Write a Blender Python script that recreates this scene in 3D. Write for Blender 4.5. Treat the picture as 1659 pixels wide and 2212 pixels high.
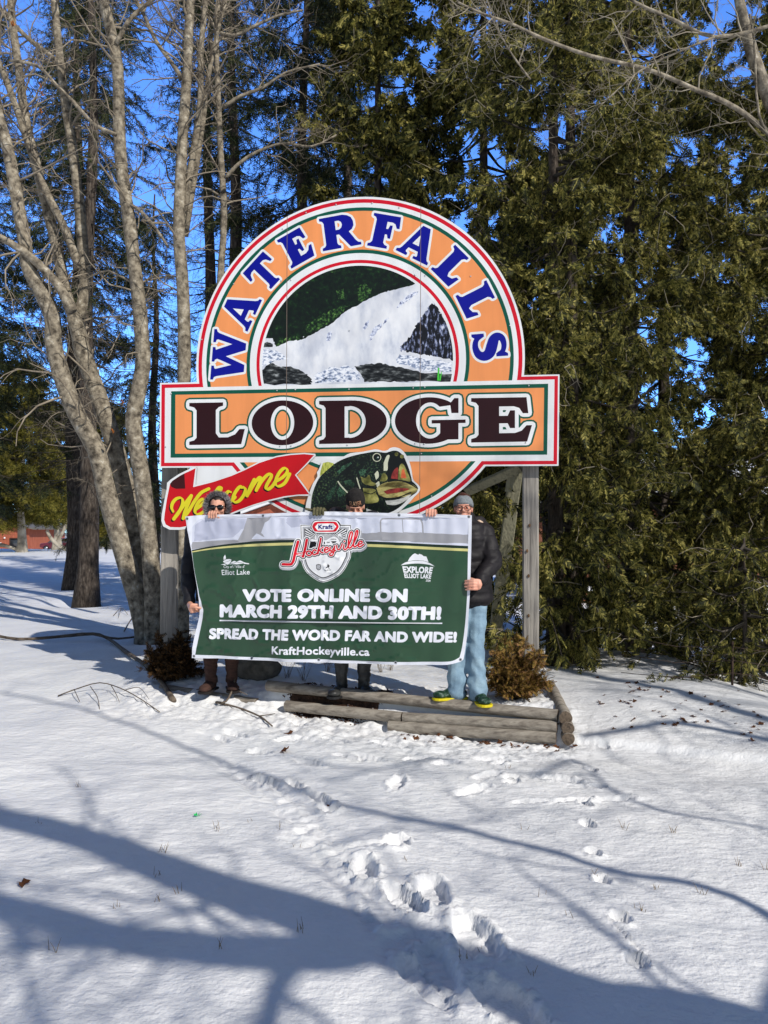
import bpy, bmesh, math, random
import numpy as np
from mathutils import Vector, Matrix, noise
from mathutils.geometry import delaunay_2d_cdt, interpolate_bezier

for o in list(bpy.data.objects):
    bpy.data.objects.remove(o)
SC = bpy.context.scene
COL = SC.collection
R = math.radians
random.seed(7)
RNG = np.random.default_rng(11)

# ------------------------------------------------------------ camera, sky, sun, exposure
EYE = 1.65
PITCH = R(1.345)
cam_data = bpy.data.cameras.new('camera')
cam = bpy.data.objects.new('camera', cam_data)
COL.objects.link(cam)
cam.location = (0, 0, EYE)
cam.rotation_euler = (R(90) + PITCH, 0, 0)
cam_data.sensor_fit = 'HORIZONTAL'
cam_data.sensor_width = 36
cam_data.lens = 36.04
cam_data.clip_start = 0.05
cam_data.clip_end = 2000
SC.camera = cam

SUN_AZ = R(42)      # to the right of straight behind the camera
SUN_EL = R(36)
SUN = Vector((math.sin(SUN_AZ) * math.cos(SUN_EL), -math.cos(SUN_AZ) * math.cos(SUN_EL), math.sin(SUN_EL)))
world = bpy.data.worlds.new('World')
SC.world = world
world.use_nodes = True
wn = world.node_tree
bg = wn.nodes['Background']
sky = wn.nodes.new('ShaderNodeTexSky')
sky.sky_type = 'NISHITA'
sky.sun_disc = False
sky.sun_elevation = SUN_EL
sky.sun_rotation = math.pi - SUN_AZ
sky.altitude = 400
sky.air_density = 1.0
sky.dust_density = 0.0
sky.ozone_density = 1.6
hs_ = wn.nodes.new('ShaderNodeHueSaturation')
hs_.inputs['Saturation'].default_value = 0.95
hs_.inputs['Hue'].default_value = 0.505
wn.links.new(sky.outputs[0], hs_.inputs['Color'])
# the clear northern sky opposite the sun is a deeper, brighter blue than the rest
tcw = wn.nodes.new('ShaderNodeTexCoord'); sx = wn.nodes.new('ShaderNodeSeparateXYZ'); mr = wn.nodes.new('ShaderNodeMapRange')
mr.interpolation_type = 'SMOOTHSTEP'; mr.inputs['From Min'].default_value = 0.30; mr.inputs['From Max'].default_value = 0.80
mxw = wn.nodes.new('ShaderNodeMix'); mxw.data_type = 'RGBA'; mxw.blend_type = 'MULTIPLY'
mxw.inputs[7].default_value = (1.5, 2.8, 4.9, 1)
wn.links.new(tcw.outputs['Generated'], sx.inputs[0]); wn.links.new(sx.outputs['Y'], mr.inputs['Value'])
wn.links.new(mr.outputs[0], mxw.inputs[0]); wn.links.new(hs_.outputs[0], mxw.inputs[6])
wn.links.new(mxw.outputs[2], bg.inputs[0])
bg.inputs[1].default_value = 0.085
sun_data = bpy.data.lights.new('sun', 'SUN')
sun_data.energy = 4.7
sun_data.angle = R(0.5)
sun_data.color = (1.0, 0.95, 0.865)
sun = bpy.data.objects.new('sun', sun_data)
COL.objects.link(sun)
sun.rotation_euler = SUN.to_track_quat('Z', 'Y').to_euler()
SC.view_settings.view_transform = 'Standard'
SC.view_settings.look = 'None'
SC.view_settings.exposure = -0.18
SC.view_settings.gamma = 1
SC.cycles.max_bounces = 6
SC.cycles.transparent_max_bounces = 8

# ------------------------------------------------------------ measuring helpers (photo measured at 1659 x 2212)
FWD = Vector((0, math.cos(PITCH), math.sin(PITCH)))
UPV = Vector((0, -math.sin(PITCH), math.cos(PITCH)))
CAM = Vector((0, 0, EYE))

def ray(dx, dy):
    return FWD + Vector((1, 0, 0)) * ((dx - 829.5) / 1661.0) + UPV * ((1106 - dy) / 1661.0)

def P(dx, dy, depth):
    d = ray(dx, dy)
    return CAM + d * (depth / d.y)

def sc(dx, depth):
    return dx / 1661.0 * depth

class Plane:
    """vertical plane through two ground points; (u, z) coordinates"""
    def __init__(s, a, b):
        s.o = Vector((a[0], a[1], 0))
        s.U = (Vector((b[0], b[1], 0)) - s.o).normalized()
        s.N = Vector((s.U.y, -s.U.x, 0))          # towards the camera
    def uv(s, dx, dy):
        d = ray(dx, dy)
        t = s.N.dot(s.o - CAM) / s.N.dot(d)
        p = CAM + d * t
        return (s.U.dot(p - s.o), p.z)
    def pt(s, u, v, off=0.0):
        p = s.o + s.U * u + s.N * off
        return Vector((p.x, p.y, v))

# ------------------------------------------------------------ objects and tags
def tag(o, label=None, cat=None, group=None, kind=None):
    if label: o['label'] = label
    if cat: o['category'] = cat
    if group: o['group'] = group
    if kind: o['kind'] = kind
    return o

def empty(name, loc, label, cat, group=None):
    o = bpy.data.objects.new(name, None)
    o.empty_display_size = 0.1
    COL.objects.link(o)
    o.location = loc
    return tag(o, label, cat, group)

def attach(o, parent):
    if parent is not None:
        o.parent = parent
        o.matrix_parent_inverse = Matrix() if parent.type == 'MESH' else Matrix.Translation(parent.location).inverted()
    return o

def link(name, me, mats, parent=None):
    o = bpy.data.objects.new(name, me)
    COL.objects.link(o)
    for m in (mats if isinstance(mats, (list, tuple)) else [mats]):
        me.materials.append(m)
    return attach(o, parent)

class MB:
    """collects geometry for ONE mesh object"""
    def __init__(s):
        s.v = []; s.t = []; s.q = []; s.tm = []; s.qm = []; s.n = 0
    def add(s, verts, quads=None, tris=None, m=0):
        verts = np.asarray(verts, float).reshape(-1, 3)
        if quads is not None and len(quads):
            q = np.asarray(quads, np.int64).reshape(-1, 4) + s.n
            s.q.append(q); s.qm.append(np.full(len(q), m))
        if tris is not None and len(tris):
            t = np.asarray(tris, np.int64).reshape(-1, 3) + s.n
            s.t.append(t); s.tm.append(np.full(len(t), m))
        s.v.append(verts); s.n += len(verts)
    def mesh(s, name, smooth=True):
        me = bpy.data.meshes.new(name)
        if not s.v:
            return me
        v = np.concatenate(s.v)
        t = np.concatenate(s.t) if s.t else np.zeros((0, 3), np.int64)
        q = np.concatenate(s.q) if s.q else np.zeros((0, 4), np.int64)
        mi = np.concatenate(s.tm + s.qm) if (s.tm or s.qm) else np.zeros(0)
        nl = t.size + q.size
        me.vertices.add(len(v)); me.vertices.foreach_set('co', v.astype(np.float32).ravel())
        me.loops.add(nl); me.loops.foreach_set('vertex_index', np.concatenate([t.ravel(), q.ravel()]).astype(np.int32))
        me.polygons.add(len(t) + len(q))
        st = np.concatenate([np.arange(len(t)) * 3, t.size + np.arange(len(q)) * 4])
        me.polygons.foreach_set('loop_start', st.astype(np.int32))
        me.polygons.foreach_set('material_index', mi.astype(np.int32))
        me.polygons.foreach_set('use_smooth', np.full(len(t) + len(q), smooth))
        me.update(calc_edges=True)
        return me
    def build(s, name, mats, parent=None, smooth=True):
        return link(name, s.mesh(name, smooth), mats, parent)
    # ---- shapes
    def tube(s, pts, rad, sides=6, cap=True, m=0, jit=0.0):
        pts = [Vector(p) for p in pts]
        n = len(pts)
        if not hasattr(rad, '__len__'): rad = [rad] * n
        d0 = (pts[1] - pts[0]).normalized()
        a = d0.orthogonal().normalized()
        V = []
        ang = np.arange(sides) * 2 * math.pi / sides
        for i in range(n):
            if i == 0: d = d0
            elif i == n - 1: d = (pts[i] - pts[i - 1])
            else: d = (pts[i + 1] - pts[i - 1])
            d = d.normalized() if d.length > 1e-9 else d0
            a = a - d * a.dot(d)
            a = a.normalized() if a.length > 1e-6 else d.orthogonal().normalized()
            b = d.cross(a)
            r = rad[i] * (1 + (random.uniform(-jit, jit) if jit else 0))
            A = np.array(a); B = np.array(b)
            V.append(np.array(pts[i]) + r * (np.cos(ang)[:, None] * A + np.sin(ang)[:, None] * B))
        k = np.arange(sides); k2 = (k + 1) % sides
        Q = [np.stack([i * sides + k, i * sides + k2, (i + 1) * sides + k2, (i + 1) * sides + k], 1) for i in range(n - 1)]
        V = np.concatenate(V); T = []
        if cap:
            c0 = len(V); V = np.concatenate([V, [np.array(pts[0]), np.array(pts[-1])]])
            T = np.concatenate([np.stack([k2, k, np.full(sides, c0)], 1),
                                np.stack([(n - 1) * sides + k, (n - 1) * sides + k2, np.full(sides, c0 + 1)], 1)])
        s.add(V, np.concatenate(Q), T, m)
    def ball(s, c, r, rot=None, seg=16, rings=10, m=0):
        if not hasattr(r, '__len__'): r = (r, r, r)
        V = [(0, 0, 1)]
        for i in range(1, rings):
            t = math.pi * i / rings
            for j in range(seg):
                f = 2 * math.pi * j / seg
                V.append((math.sin(t) * math.cos(f), math.sin(t) * math.sin(f), math.cos(t)))
        V.append((0, 0, -1))
        V = np.array(V) * np.array(r)
        if rot is not None: V = V @ np.array(rot.to_3x3()).T
        V = V + np.array(c)
        T = []; Q = []
        for j in range(seg):
            T.append((0, 1 + j, 1 + (j + 1) % seg))
            b = 1 + (rings - 2) * seg
            T.append((b + (j + 1) % seg, b + j, len(V) - 1))
            for i in range(rings - 2):
                a0 = 1 + i * seg; a1 = a0 + seg
                Q.append((a0 + j, a1 + j, a1 + (j + 1) % seg, a0 + (j + 1) % seg))
        s.add(V, Q, T, m)
    def chain(s, pts, rad, m=0, seg=14):
        """capsule chain: tapered tube with balls at the joints (for remeshing)"""
        for p, r in zip(pts, rad): s.ball(p, r, seg=seg, rings=9, m=m)
        for i in range(len(pts) - 1):
            if (Vector(pts[i + 1]) - Vector(pts[i])).length > 1e-5:
                s.tube([pts[i], pts[i + 1]], [rad[i], rad[i + 1]], seg, True, m)
    def box(s, c, size, rot=None, m=0):
        x, y, z = [k / 2 for k in size]
        V = np.array([(-x, -y, -z), (x, -y, -z), (x, y, -z), (-x, y, -z), (-x, -y, z), (x, -y, z), (x, y, z), (-x, y, z)])
        if rot is not None: V = V @ np.array(rot.to_3x3()).T
        s.add(V + np.array(c), [(0, 3, 2, 1), (4, 5, 6, 7), (0, 1, 5, 4), (1, 2, 6, 5), (2, 3, 7, 6), (3, 0, 4, 7)], None, m)

def bevel_obj(o, w, seg=2):
    b = o.modifiers.new('bevel', 'BEVEL'); b.width = w; b.segments = seg; b.limit_method = 'ANGLE'
    return o

def organic(name, mb, voxel, smooth, mats, parent=None, deform=None, sm_factor=0.5):
    me = mb.mesh('tmp')
    o = bpy.data.objects.new('tmp', me); COL.objects.link(o)
    r = o.modifiers.new('r', 'REMESH'); r.mode = 'VOXEL'; r.voxel_size = voxel; r.use_smooth_shade = True
    if smooth:
        s = o.modifiers.new('s', 'SMOOTH'); s.iterations = smooth; s.factor = sm_factor
    dg = bpy.context.evaluated_depsgraph_get()
    nm = bpy.data.meshes.new_from_object(o.evaluated_get(dg))
    nm.name = name
    bpy.data.objects.remove(o); bpy.data.meshes.remove(me)
    nm.materials.clear()
    if deform:
        v = np.empty(len(nm.vertices) * 3, np.float32); nm.vertices.foreach_get('co', v)
        n = np.empty(len(nm.vertices) * 3, np.float32); nm.vertices.foreach_get('normal', n)
        v = deform(v.reshape(-1, 3).astype(float), n.reshape(-1, 3).astype(float))
        nm.vertices.foreach_set('co', v.astype(np.float32).ravel()); nm.update()
    nm.polygons.foreach_set('use_smooth', np.full(len(nm.polygons), True))
    return link(name, nm, mats, parent)

# ------------------------------------------------------------ noise on arrays
def _hash(ix, iy, iz, seed):
    h = (ix * 374761393 + iy * 668265263 + iz * 2147483647 + seed * 974711) & 0xffffffff
    h = ((h ^ (h >> 13)) * 1274126177) & 0xffffffff
    return ((h ^ (h >> 16)) & 0xffff) / 65535.0

def vnoise(x, y, z=None, seed=0):
    x = np.asarray(x, float); y = np.asarray(y, float)
    z = np.zeros_like(x) if z is None else np.asarray(z, float)
    ix = np.floor(x).astype(np.int64); iy = np.floor(y).astype(np.int64); iz = np.floor(z).astype(np.int64)
    fx = x - ix; fy = y - iy; fz = z - iz
    fx = fx * fx * (3 - 2 * fx); fy = fy * fy * (3 - 2 * fy); fz = fz * fz * (3 - 2 * fz)
    out = 0
    for a in (0, 1):
        for b in (0, 1):
            for c in (0, 1):
                w = (fx if a else 1 - fx) * (fy if b else 1 - fy) * (fz if c else 1 - fz)
                out = out + w * _hash(ix + a, iy + b, iz + c, seed)
    return out * 2 - 1

def fbm(x, y, z=None, oct=4, seed=0):
    a = 1.0; t = 0; f = 1.0
    for i in range(oct):
        t = t + a * vnoise(np.asarray(x) * f, np.asarray(y) * f, None if z is None else np.asarray(z) * f, seed + i)
        a *= 0.5; f *= 2.03
    return t

def sstep(a, b, x):
    t = np.clip((np.asarray(x, float) - a) / (b - a), 0, 1)
    return t * t * (3 - 2 * t)

# ------------------------------------------------------------ materials
def lin(r, g, b):
    f = lambda c: (c / 255 / 12.92) if c / 255 <= 0.04045 else ((c / 255 + 0.055) / 1.055) ** 2.4
    return (f(r), f(g), f(b), 1)

def ramp_node(nt, cols, pos=None):
    r = nt.nodes.new('ShaderNodeValToRGB')
    n = len(cols)
    pos = pos or [i / max(1, n - 1) for i in range(n)]
    while len(r.color_ramp.elements) < n: r.color_ramp.elements.new(0.5)
    for e, c, p in zip(r.color_ramp.elements, cols, pos):
        e.position = p
    for i, (c, p) in enumerate(zip(cols, pos)):
        r.color_ramp.elements[i].position = p
        r.color_ramp.elements[i].color = tuple(c[:3]) + (1,)
    return r

def mat(name, cols, rough=0.6, scale=4.0, detail=4, stretch=(1, 1, 1), bump=0.0, bscale=None, pos=None, spec=0.4,
        metal=0.0, island=0.0, transl=0.0, kind='noise', sheen=0.0, coat=0.0, bdist=0.02, over=None):
    m = bpy.data.materials.new(name); m.use_nodes = True
    nt = m.node_tree; L = nt.links
    b = nt.nodes['Principled BSDF']
    b.inputs['Roughness'].default_value = rough
    b.inputs['Specular IOR Level'].default_value = spec
    b.inputs['Metallic'].default_value = metal
    if sheen: b.inputs['Sheen Weight'].default_value = sheen
    if coat: b.inputs['Coat Weight'].default_value = coat
    if not isinstance(cols, list): cols = [cols]
    tc = nt.nodes.new('ShaderNodeTexCoord'); mp = nt.nodes.new('ShaderNodeMapping')
    mp.inputs['Scale'].default_value = stretch
    L.new(tc.outputs['Object'], mp.inputs['Vector'])
    out = None
    if len(cols) > 1:
        if kind == 'voronoi':
            tx = nt.nodes.new('ShaderNodeTexVoronoi'); tx.inputs['Scale'].default_value = scale; src = tx.outputs['Distance']
        else:
            tx = nt.nodes.new('ShaderNodeTexNoise'); tx.inputs['Scale'].default_value = scale
            tx.inputs['Detail'].default_value = detail; tx.inputs['Roughness'].default_value = 0.6; src = tx.outputs['Fac']
        L.new(mp.outputs[0], tx.inputs['Vector'])
        r = ramp_node(nt, cols, pos if pos else [0.3 + 0.4 * i / (len(cols) - 1) for i in range(len(cols))])
        if island:
            g = nt.nodes.new('ShaderNodeNewGeometry')
            mx = nt.nodes.new('ShaderNodeMix'); mx.inputs[0].default_value = island
            L.new(src, mx.inputs[2]); L.new(g.outputs['Random Per Island'], mx.inputs[3])
            L.new(mx.outputs[0], r.inputs[0])
        else:
            L.new(src, r.inputs[0])
        out = r.outputs[0]
        if over:                                      # broad light and dark areas on top of the fine pattern
            t2 = nt.nodes.new('ShaderNodeTexNoise'); t2.inputs['Scale'].default_value = over[0]; t2.inputs['Detail'].default_value = 3
            L.new(mp.outputs[0], t2.inputs['Vector'])
            r2 = ramp_node(nt, over[1], [.34 + .32 * i / (len(over[1]) - 1) for i in range(len(over[1]))]); L.new(t2.outputs['Fac'], r2.inputs[0])
            mm = nt.nodes.new('ShaderNodeMix'); mm.data_type = 'RGBA'; mm.blend_type = 'MULTIPLY'; mm.inputs[0].default_value = 1
            L.new(out, mm.inputs[6]); L.new(r2.outputs[0], mm.inputs[7]); out = mm.outputs[2]
        L.new(out, b.inputs['Base Color'])
    else:
        b.inputs['Base Color'].default_value = tuple(cols[0][:3]) + (1,)
    if bump:
        tb = nt.nodes.new('ShaderNodeTexNoise'); tb.inputs['Scale'].default_value = bscale or scale * 3
        tb.inputs['Detail'].default_value = 5
        L.new(mp.outputs[0], tb.inputs['Vector'])
        bp = nt.nodes.new('ShaderNodeBump'); bp.inputs['Strength'].default_value = bump; bp.inputs['Distance'].default_value = bdist
        L.new(tb.outputs['Fac'], bp.inputs['Height']); L.new(bp.outputs[0], b.inputs['Normal'])
    if transl:
        tr = nt.nodes.new('ShaderNodeBsdfTranslucent'); ms = nt.nodes.new('ShaderNodeMixShader')
        ms.inputs[0].default_value = transl
        if out: L.new(out, tr.inputs[0])
        else: tr.inputs[0].default_value = tuple(cols[0][:3]) + (1,)
        L.new(b.outputs[0], ms.inputs[1]); L.new(tr.outputs[0], ms.inputs[2])
        L.new(ms.outputs[0], nt.nodes['Material Output'].inputs[0])
    return m

# ------------------------------------------------------------ flat artwork painter (one planar partition, no overlapping faces)
def ccw(p):
    p = [tuple(q) for q in p]
    a = sum(p[i][0] * p[(i + 1) % len(p)][1] - p[(i + 1) % len(p)][0] * p[i][1] for i in range(len(p)))
    return p if a > 0 else p[::-1]

def paint(layers, pts=()):
    """layers: dicts with key, polys, holes, inside (key list). Returns verts and {key: [tri]}"""
    vs = []; fs = []; own = []
    for li, L in enumerate(layers):
        for kind, ps in ((1, L.get('polys', ())), (-1, L.get('holes', ()))):
            for p in ps:
                p = ccw(p)
                fs.append(list(range(len(vs), len(vs) + len(p)))); vs.extend(Vector(q) for q in p); own.append((li, kind))
    vs.extend(Vector(q) for q in pts)
    rv, re, rf, ov, oe, of = delaunay_2d_cdt(vs, [], fs, 0, 1e-6)
    bykey = {}
    cache = {}
    names = {}
    for li, L in enumerate(layers):
        names.setdefault(L['key'], []).append(li)
    bb = [(min(vs[i][0] for i in f) - 1e-4, max(vs[i][0] for i in f) + 1e-4, min(vs[i][1] for i in f) - 1e-4, max(vs[i][1] for i in f) + 1e-4) for f in fs]
    for f, o in zip(rf, of):
        cx = sum(rv[i][0] for i in f) / len(f); cy = sum(rv[i][1] for i in f) / len(f)
        k = tuple(sorted(i for i in set(o) if bb[i][0] <= cx <= bb[i][1] and bb[i][2] <= cy <= bb[i][3]))
        if k not in cache:
            pos = set(); neg = set()
            for i in k:
                (pos if own[i][1] > 0 else neg).add(own[i][0])
            ok = pos - neg
            res = None
            for li in sorted(ok, reverse=True):
                ins = layers[li].get('inside')
                if ins and not any(x in ok for nm in ins for x in names[nm]): continue
                res = layers[li]['key']; break
            cache[k] = res
        r = cache[k]
        if r: bykey.setdefault(r, []).append(tuple(f))
    return [tuple(v) for v in rv], bykey

def union(polys, tol):
    """merge overlapping pieces; list of (outer, [holes]) with short edges removed"""
    vs = []; fs = []
    for p in polys:
        p = ccw(p); fs.append(list(range(len(vs), len(vs) + len(p)))); vs.extend(Vector(q) for q in p)
    rv, re, rf, ov, oe, of = delaunay_2d_cdt(vs, [], fs, 0, 1e-7)
    bb = [(min(vs[i][0] for i in f) - 1e-4, max(vs[i][0] for i in f) + 1e-4, min(vs[i][1] for i in f) - 1e-4, max(vs[i][1] for i in f) + 1e-4) for f in fs]
    ed = set()
    for f, o in zip(rf, of):
        if not o: continue
        cx = sum(rv[i][0] for i in f) / 3; cy = sum(rv[i][1] for i in f) / 3
        if any(bb[i][0] <= cx <= bb[i][1] and bb[i][2] <= cy <= bb[i][3] for i in o):
            for k in range(3):
                a, b = f[k], f[(k + 1) % 3]
                if (b, a) in ed: ed.discard((b, a))
                else: ed.add((a, b))
    nx = {}
    for a, b in ed: nx.setdefault(a, []).append(b)
    loops = []
    while nx:
        a = next(iter(nx)); lp = [a]; cur = a; prev = None
        while True:
            c = nx[cur]
            if len(c) == 1 or prev is None: b = c[0]
            else:                                     # sharpest left turn keeps touching loops apart
                d = rv[cur] - rv[prev]
                b = max(c, key=lambda q: math.atan2(d.cross(rv[q] - rv[cur]), d.dot(rv[q] - rv[cur])))
            c.remove(b)
            if not c: del nx[cur]
            prev, cur = cur, b
            if cur == a or cur not in nx: break
            lp.append(cur)
        pts = [rv[i] for i in lp]; out = []
        for i, p in enumerate(pts):
            if out and (p - out[-1]).length < tol: continue
            out.append(p)
        if len(out) > 2 and (out[0] - out[-1]).length < tol: out.pop()
        flat = [p for i, p in enumerate(out) if len(out) < 8 or abs((p - out[i - 1]).cross(out[(i + 1) % len(out)] - p)) > 1e-3 * tol * tol]
        if len(flat) > 2:
            ar = sum(flat[i].cross(flat[(i + 1) % len(flat)]) for i in range(len(flat)))
            if abs(ar) > 4 * tol * tol: loops.append(([tuple(p) for p in flat], ar))
    outs = sorted([l for l in loops if l[1] > 0], key=lambda l: l[1])
    res = [(l[0], []) for l in outs]
    def inp(pt, poly):
        c = False; x, y = pt
        for i in range(len(poly)):
            (x1, y1), (x2, y2) = poly[i - 1], poly[i]
            if (y1 > y) != (y2 > y) and x < (x2 - x1) * (y - y1) / (y2 - y1) + x1: c = not c
        return c
    for h, ar in loops:
        if ar > 0: continue
        m = ((h[0][0] + h[1][0]) / 2, (h[0][1] + h[1][1]) / 2)
        for (o, hs), l in zip(res, outs):
            if l[1] > -ar and inp(m, o): hs.append(h); break
    return res

def circle(c, r, n=48, a0=0.0, ry=None):
    ry = ry or r
    return [(c[0] + r * math.cos(a0 + 2 * math.pi * i / n), c[1] + ry * math.sin(a0 + 2 * math.pi * i / n)) for i in range(n)]

def grow(poly, d, limit=2.2):
    """mitred outward offset of a simple polygon"""
    p = ccw(poly); q = []
    for a in p:                                   # drop doubled points
        if not q or (abs(a[0] - q[-1][0]) + abs(a[1] - q[-1][1])) > 1e-7: q.append(a)
    if len(q) > 1 and (abs(q[0][0] - q[-1][0]) + abs(q[0][1] - q[-1][1])) < 1e-7: q.pop()
    n = len(q); out = []
    for i in range(n):
        a, b, c = Vector(q[i - 1]), Vector(q[i]), Vector(q[(i + 1) % n])
        d1 = (b - a).normalized(); d2 = (c - b).normalized()
        n1 = Vector((d1.y, -d1.x)); n2 = Vector((d2.y, -d2.x))
        m = n1 + n2
        if m.length < 1e-4: out.append(tuple(b + n1 * d)); continue
        m.normalize(); k = 1 / max(m.dot(n1), 1 / limit)
        out.append(tuple(b + m * (d * k)))
    return out

def stroke(pts, w, nib=None, disc=10):
    """union pieces of a brush stroke; w a number or list; nib=(angle, thin ratio)"""
    n = len(pts); out = []
    W = list(w) if hasattr(w, '__len__') else [w] * n
    P2 = [Vector(p) for p in pts]
    for i in range(n - 1):
        d = P2[i + 1] - P2[i]
        if d.length < 1e-9: continue
        nn = Vector((-d.y, d.x)).normalized()
        a, b = W[i] / 2, W[i + 1] / 2
        out.append([tuple(P2[i] + nn * a), tuple(P2[i] - nn * a), tuple(P2[i + 1] - nn * b), tuple(P2[i + 1] + nn * b)])
    for i in range(n):
        out.append(circle(P2[i], W[i] / 2, disc, a0=0.31 + 0.17 * i))
    return out

def smooth_pts(pts, k=4):
    """Catmull-Rom through 2-D or 3-D points"""
    p = [np.array(q, float) for q in pts]; out = []
    for i in range(len(p) - 1):
        a = p[i - 1] if i else p[0] * 2 - p[1]
        b, c = p[i], p[i + 1]
        d = p[i + 2] if i + 2 < len(p) else p[-1] * 2 - p[-2]
        for j in range(k):
            t = j / k
            out.append(0.5 * ((2 * b) + (c - a) * t + (2 * a - 5 * b + 4 * c - d) * t * t + (3 * b - a - 3 * c + d) * t ** 3))
    out.append(p[-1])
    return [tuple(q) for q in out]

def wcalli(pts, thick, thin, ang=0.9):
    """width list for a slanted calligraphic nib"""
    out = []
    for i in range(len(pts)):
        a = pts[max(0, i - 1)]; b = pts[min(len(pts) - 1, i + 1)]
        t = math.atan2(b[1] - a[1], b[0] - a[0])
        out.append(thin + (thick - thin) * abs(math.sin(t - ang)))
    return out

_tc = {}
def text_contours(s, track=0.0):
    """outlines of a line of text in the built-in font, as (outer, hole) lists, box normalised to 0..1"""
    if (s, track) in _tc: return _tc[(s, track)]
    cu = bpy.data.curves.new('t', 'FONT'); cu.body = s; cu.space_character = 1.0 + track
    o = bpy.data.objects.new('t', cu); COL.objects.link(o)
    c2 = o.to_curve(bpy.context.evaluated_depsgraph_get())
    cont = []
    for sp in c2.splines:
        bp = sp.bezier_points; pl = []
        for i in range(len(bp)):
            a, b = bp[i], bp[(i + 1) % len(bp)]
            straight = (a.handle_right - a.co).cross(b.co - a.co).length < 1e-5 and (b.handle_left - b.co).cross(a.co - b.co).length < 1e-5
            if straight: pl.append((a.co.x, a.co.y))
            else: pl += [(v.x, v.y) for v in interpolate_bezier(a.co, a.handle_right, b.handle_left, b.co, 6)[:-1]]
        cont.append(pl)
    bpy.data.objects.remove(o)
    def area(p): return sum(p[i][0] * p[(i + 1) % len(p)][1] - p[(i + 1) % len(p)][0] * p[i][1] for i in range(len(p)))
    def inside(pt, poly):
        c = False; x, y = pt
        for i in range(len(poly)):
            (x1, y1), (x2, y2) = poly[i - 1], poly[i]
            if (y1 > y) != (y2 > y) and x < (x2 - x1) * (y - y1) / (y2 - y1) + x1: c = not c
        return c
    outer = []; holes = []
    for i, c in enumerate(cont):
        nin = sum(inside(c[0], d) for j, d in enumerate(cont) if j != i)
        (holes if nin % 2 else outer).append(c)
    _tc[(s, track)] = (outer, holes)
    return outer, holes

def text_polys(s, quad, bold=0.0, spread=0.0):
    """text fitted to quad TL,TR,BR,BL (caps height); bold is an outline growth in em"""
    outer, holes = text_contours(s, bold * 1.1)
    cap = 0.0
    big = [c for c in outer]
    if bold > .02:
        parts = []
        for c in outer + holes: parts += stroke(list(c) + [c[0]], 2 * bold, disc=8)
        base = paint([dict(key='t', polys=outer, holes=holes)])
        parts += [[base[0][i] for i in t] for t in base[1]['t']]
        un = union(parts, .004); o2 = [o for o, h in un]; h2 = [q for o, h in un for q in h]
    else:
        o2 = [grow(c, bold) for c in outer]; h2 = [grow(c, -bold) for c in holes]
    xs = [p[0] for c in o2 for p in c]
    x0, x1 = min(xs), max(xs)
    H = max(p[1] for p in text_contours('H')[0][0]) + bold
    y0, y1 = -bold, H
    TL, TR, BR, BL = [np.array(q, float) for q in quad]
    def f(p):
        a = (p[0] - x0) / (x1 - x0); b = (p[1] - y0) / (y1 - y0)
        q = (BL * (1 - a) + BR * a) * (1 - b) + (TL * (1 - a) + TR * a) * b
        return (q[0], q[1])
    return [[f(p) for p in c] for c in o2], [[f(p) for p in c] for c in h2 if len(c) > 2]

def sheet(name, verts3, tris, keys, matmap, parent, smooth=False, thick=None):
    """mesh from painter output: keys -> material"""
    used = {}; V = []; F = []; M = []
    mats = []; idx = {}
    for k in keys:
        if k not in tris: continue
        mm = matmap[k]
        if mm.name not in idx: idx[mm.name] = len(mats); mats.append(mm)
        for t in tris[k]:
            f = []
            for i in t:
                if i not in used: used[i] = len(V); V.append(verts3[i])
                f.append(used[i])
            F.append(f); M.append(idx[mm.name])
    me = bpy.data.meshes.new(name)
    me.from_pydata([tuple(v) for v in V], [], F)
    me.polygons.foreach_set('material_index', np.array(M, np.int32))
    if smooth: me.polygons.foreach_set('use_smooth', np.full(len(F), True))
    me.update()
    o = link(name, me, mats, parent)
    return o, used
# ------------------------------------------------------------ terrain
# front timber edge of the raised bed runs from its right corner back to the left
WALL_R = Vector((1.40, 6.10)); WALL_L = Vector((-1.06, 7.00))
WU = (WALL_R - WALL_L).normalized(); WN = Vector((-WU.y, WU.x))     # WN points away from the camera
if WN.y < 0: WN = -WN

def hbase(x, y):
    x = np.asarray(x, float); y = np.asarray(y, float)
    h = 0.30 * sstep(18, 44, y) * sstep(6, -4, x)
    h = h - 1.6 * sstep(50, 92, y)
    s = x + 0.25 * (y - 6.3) - 3.3
    h = h - 0.95 * sstep(0, 6, s) * sstep(4, 7, y)
    h = h + 0.05 * sstep(2.5, 5.5, y) * sstep(0.5, -2.5, x)
    # raised bed
    rx = x - WALL_R.x; ry = y - WALL_R.y
    back = rx * WN.x + ry * WN.y
    along = rx * WU.x + ry * WU.y
    inside = sstep(-0.03, 0.07, back)
    soft = sstep(-0.7, 0.5, back)
    k = sstep(-2.9, -2.3, along)
    bed = inside * k + soft * (1 - k)
    rs = x - 1.42 - 0.10 * (y - 6.1)
    outr = sstep(-0.02, 0.05, rs)
    soft2 = sstep(-0.5, 1.25, back)
    bed = bed * (1 - outr) + soft2 * outr
    right = sstep(3.2, 0.6, along)
    left = sstep(-7.0, -3.0, along)
    far = sstep(13, 8.5, y)
    h = h + 0.205 * bed * right * left * far
    h = h - 0.045 * sstep(-1.0, -0.2, back) * sstep(0.0, -0.06, back) * sstep(-2.6, -0.6, along)
    return h

PR = []   # prints: (x, y, angle, length, width, depth)
def gpt(dx, dy, z=0.0):
    d = ray(dx, dy); t = (z - EYE) / d.z
    p = CAM + d * t
    return p.x, p.y

def prnt(dx, dy, ang, ln=0.30, wd=0.11, dp=0.07):
    x, y = gpt(dx, dy); PR.append((x, y, R(ang), ln * .9, wd * .85, dp * .56))

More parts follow.
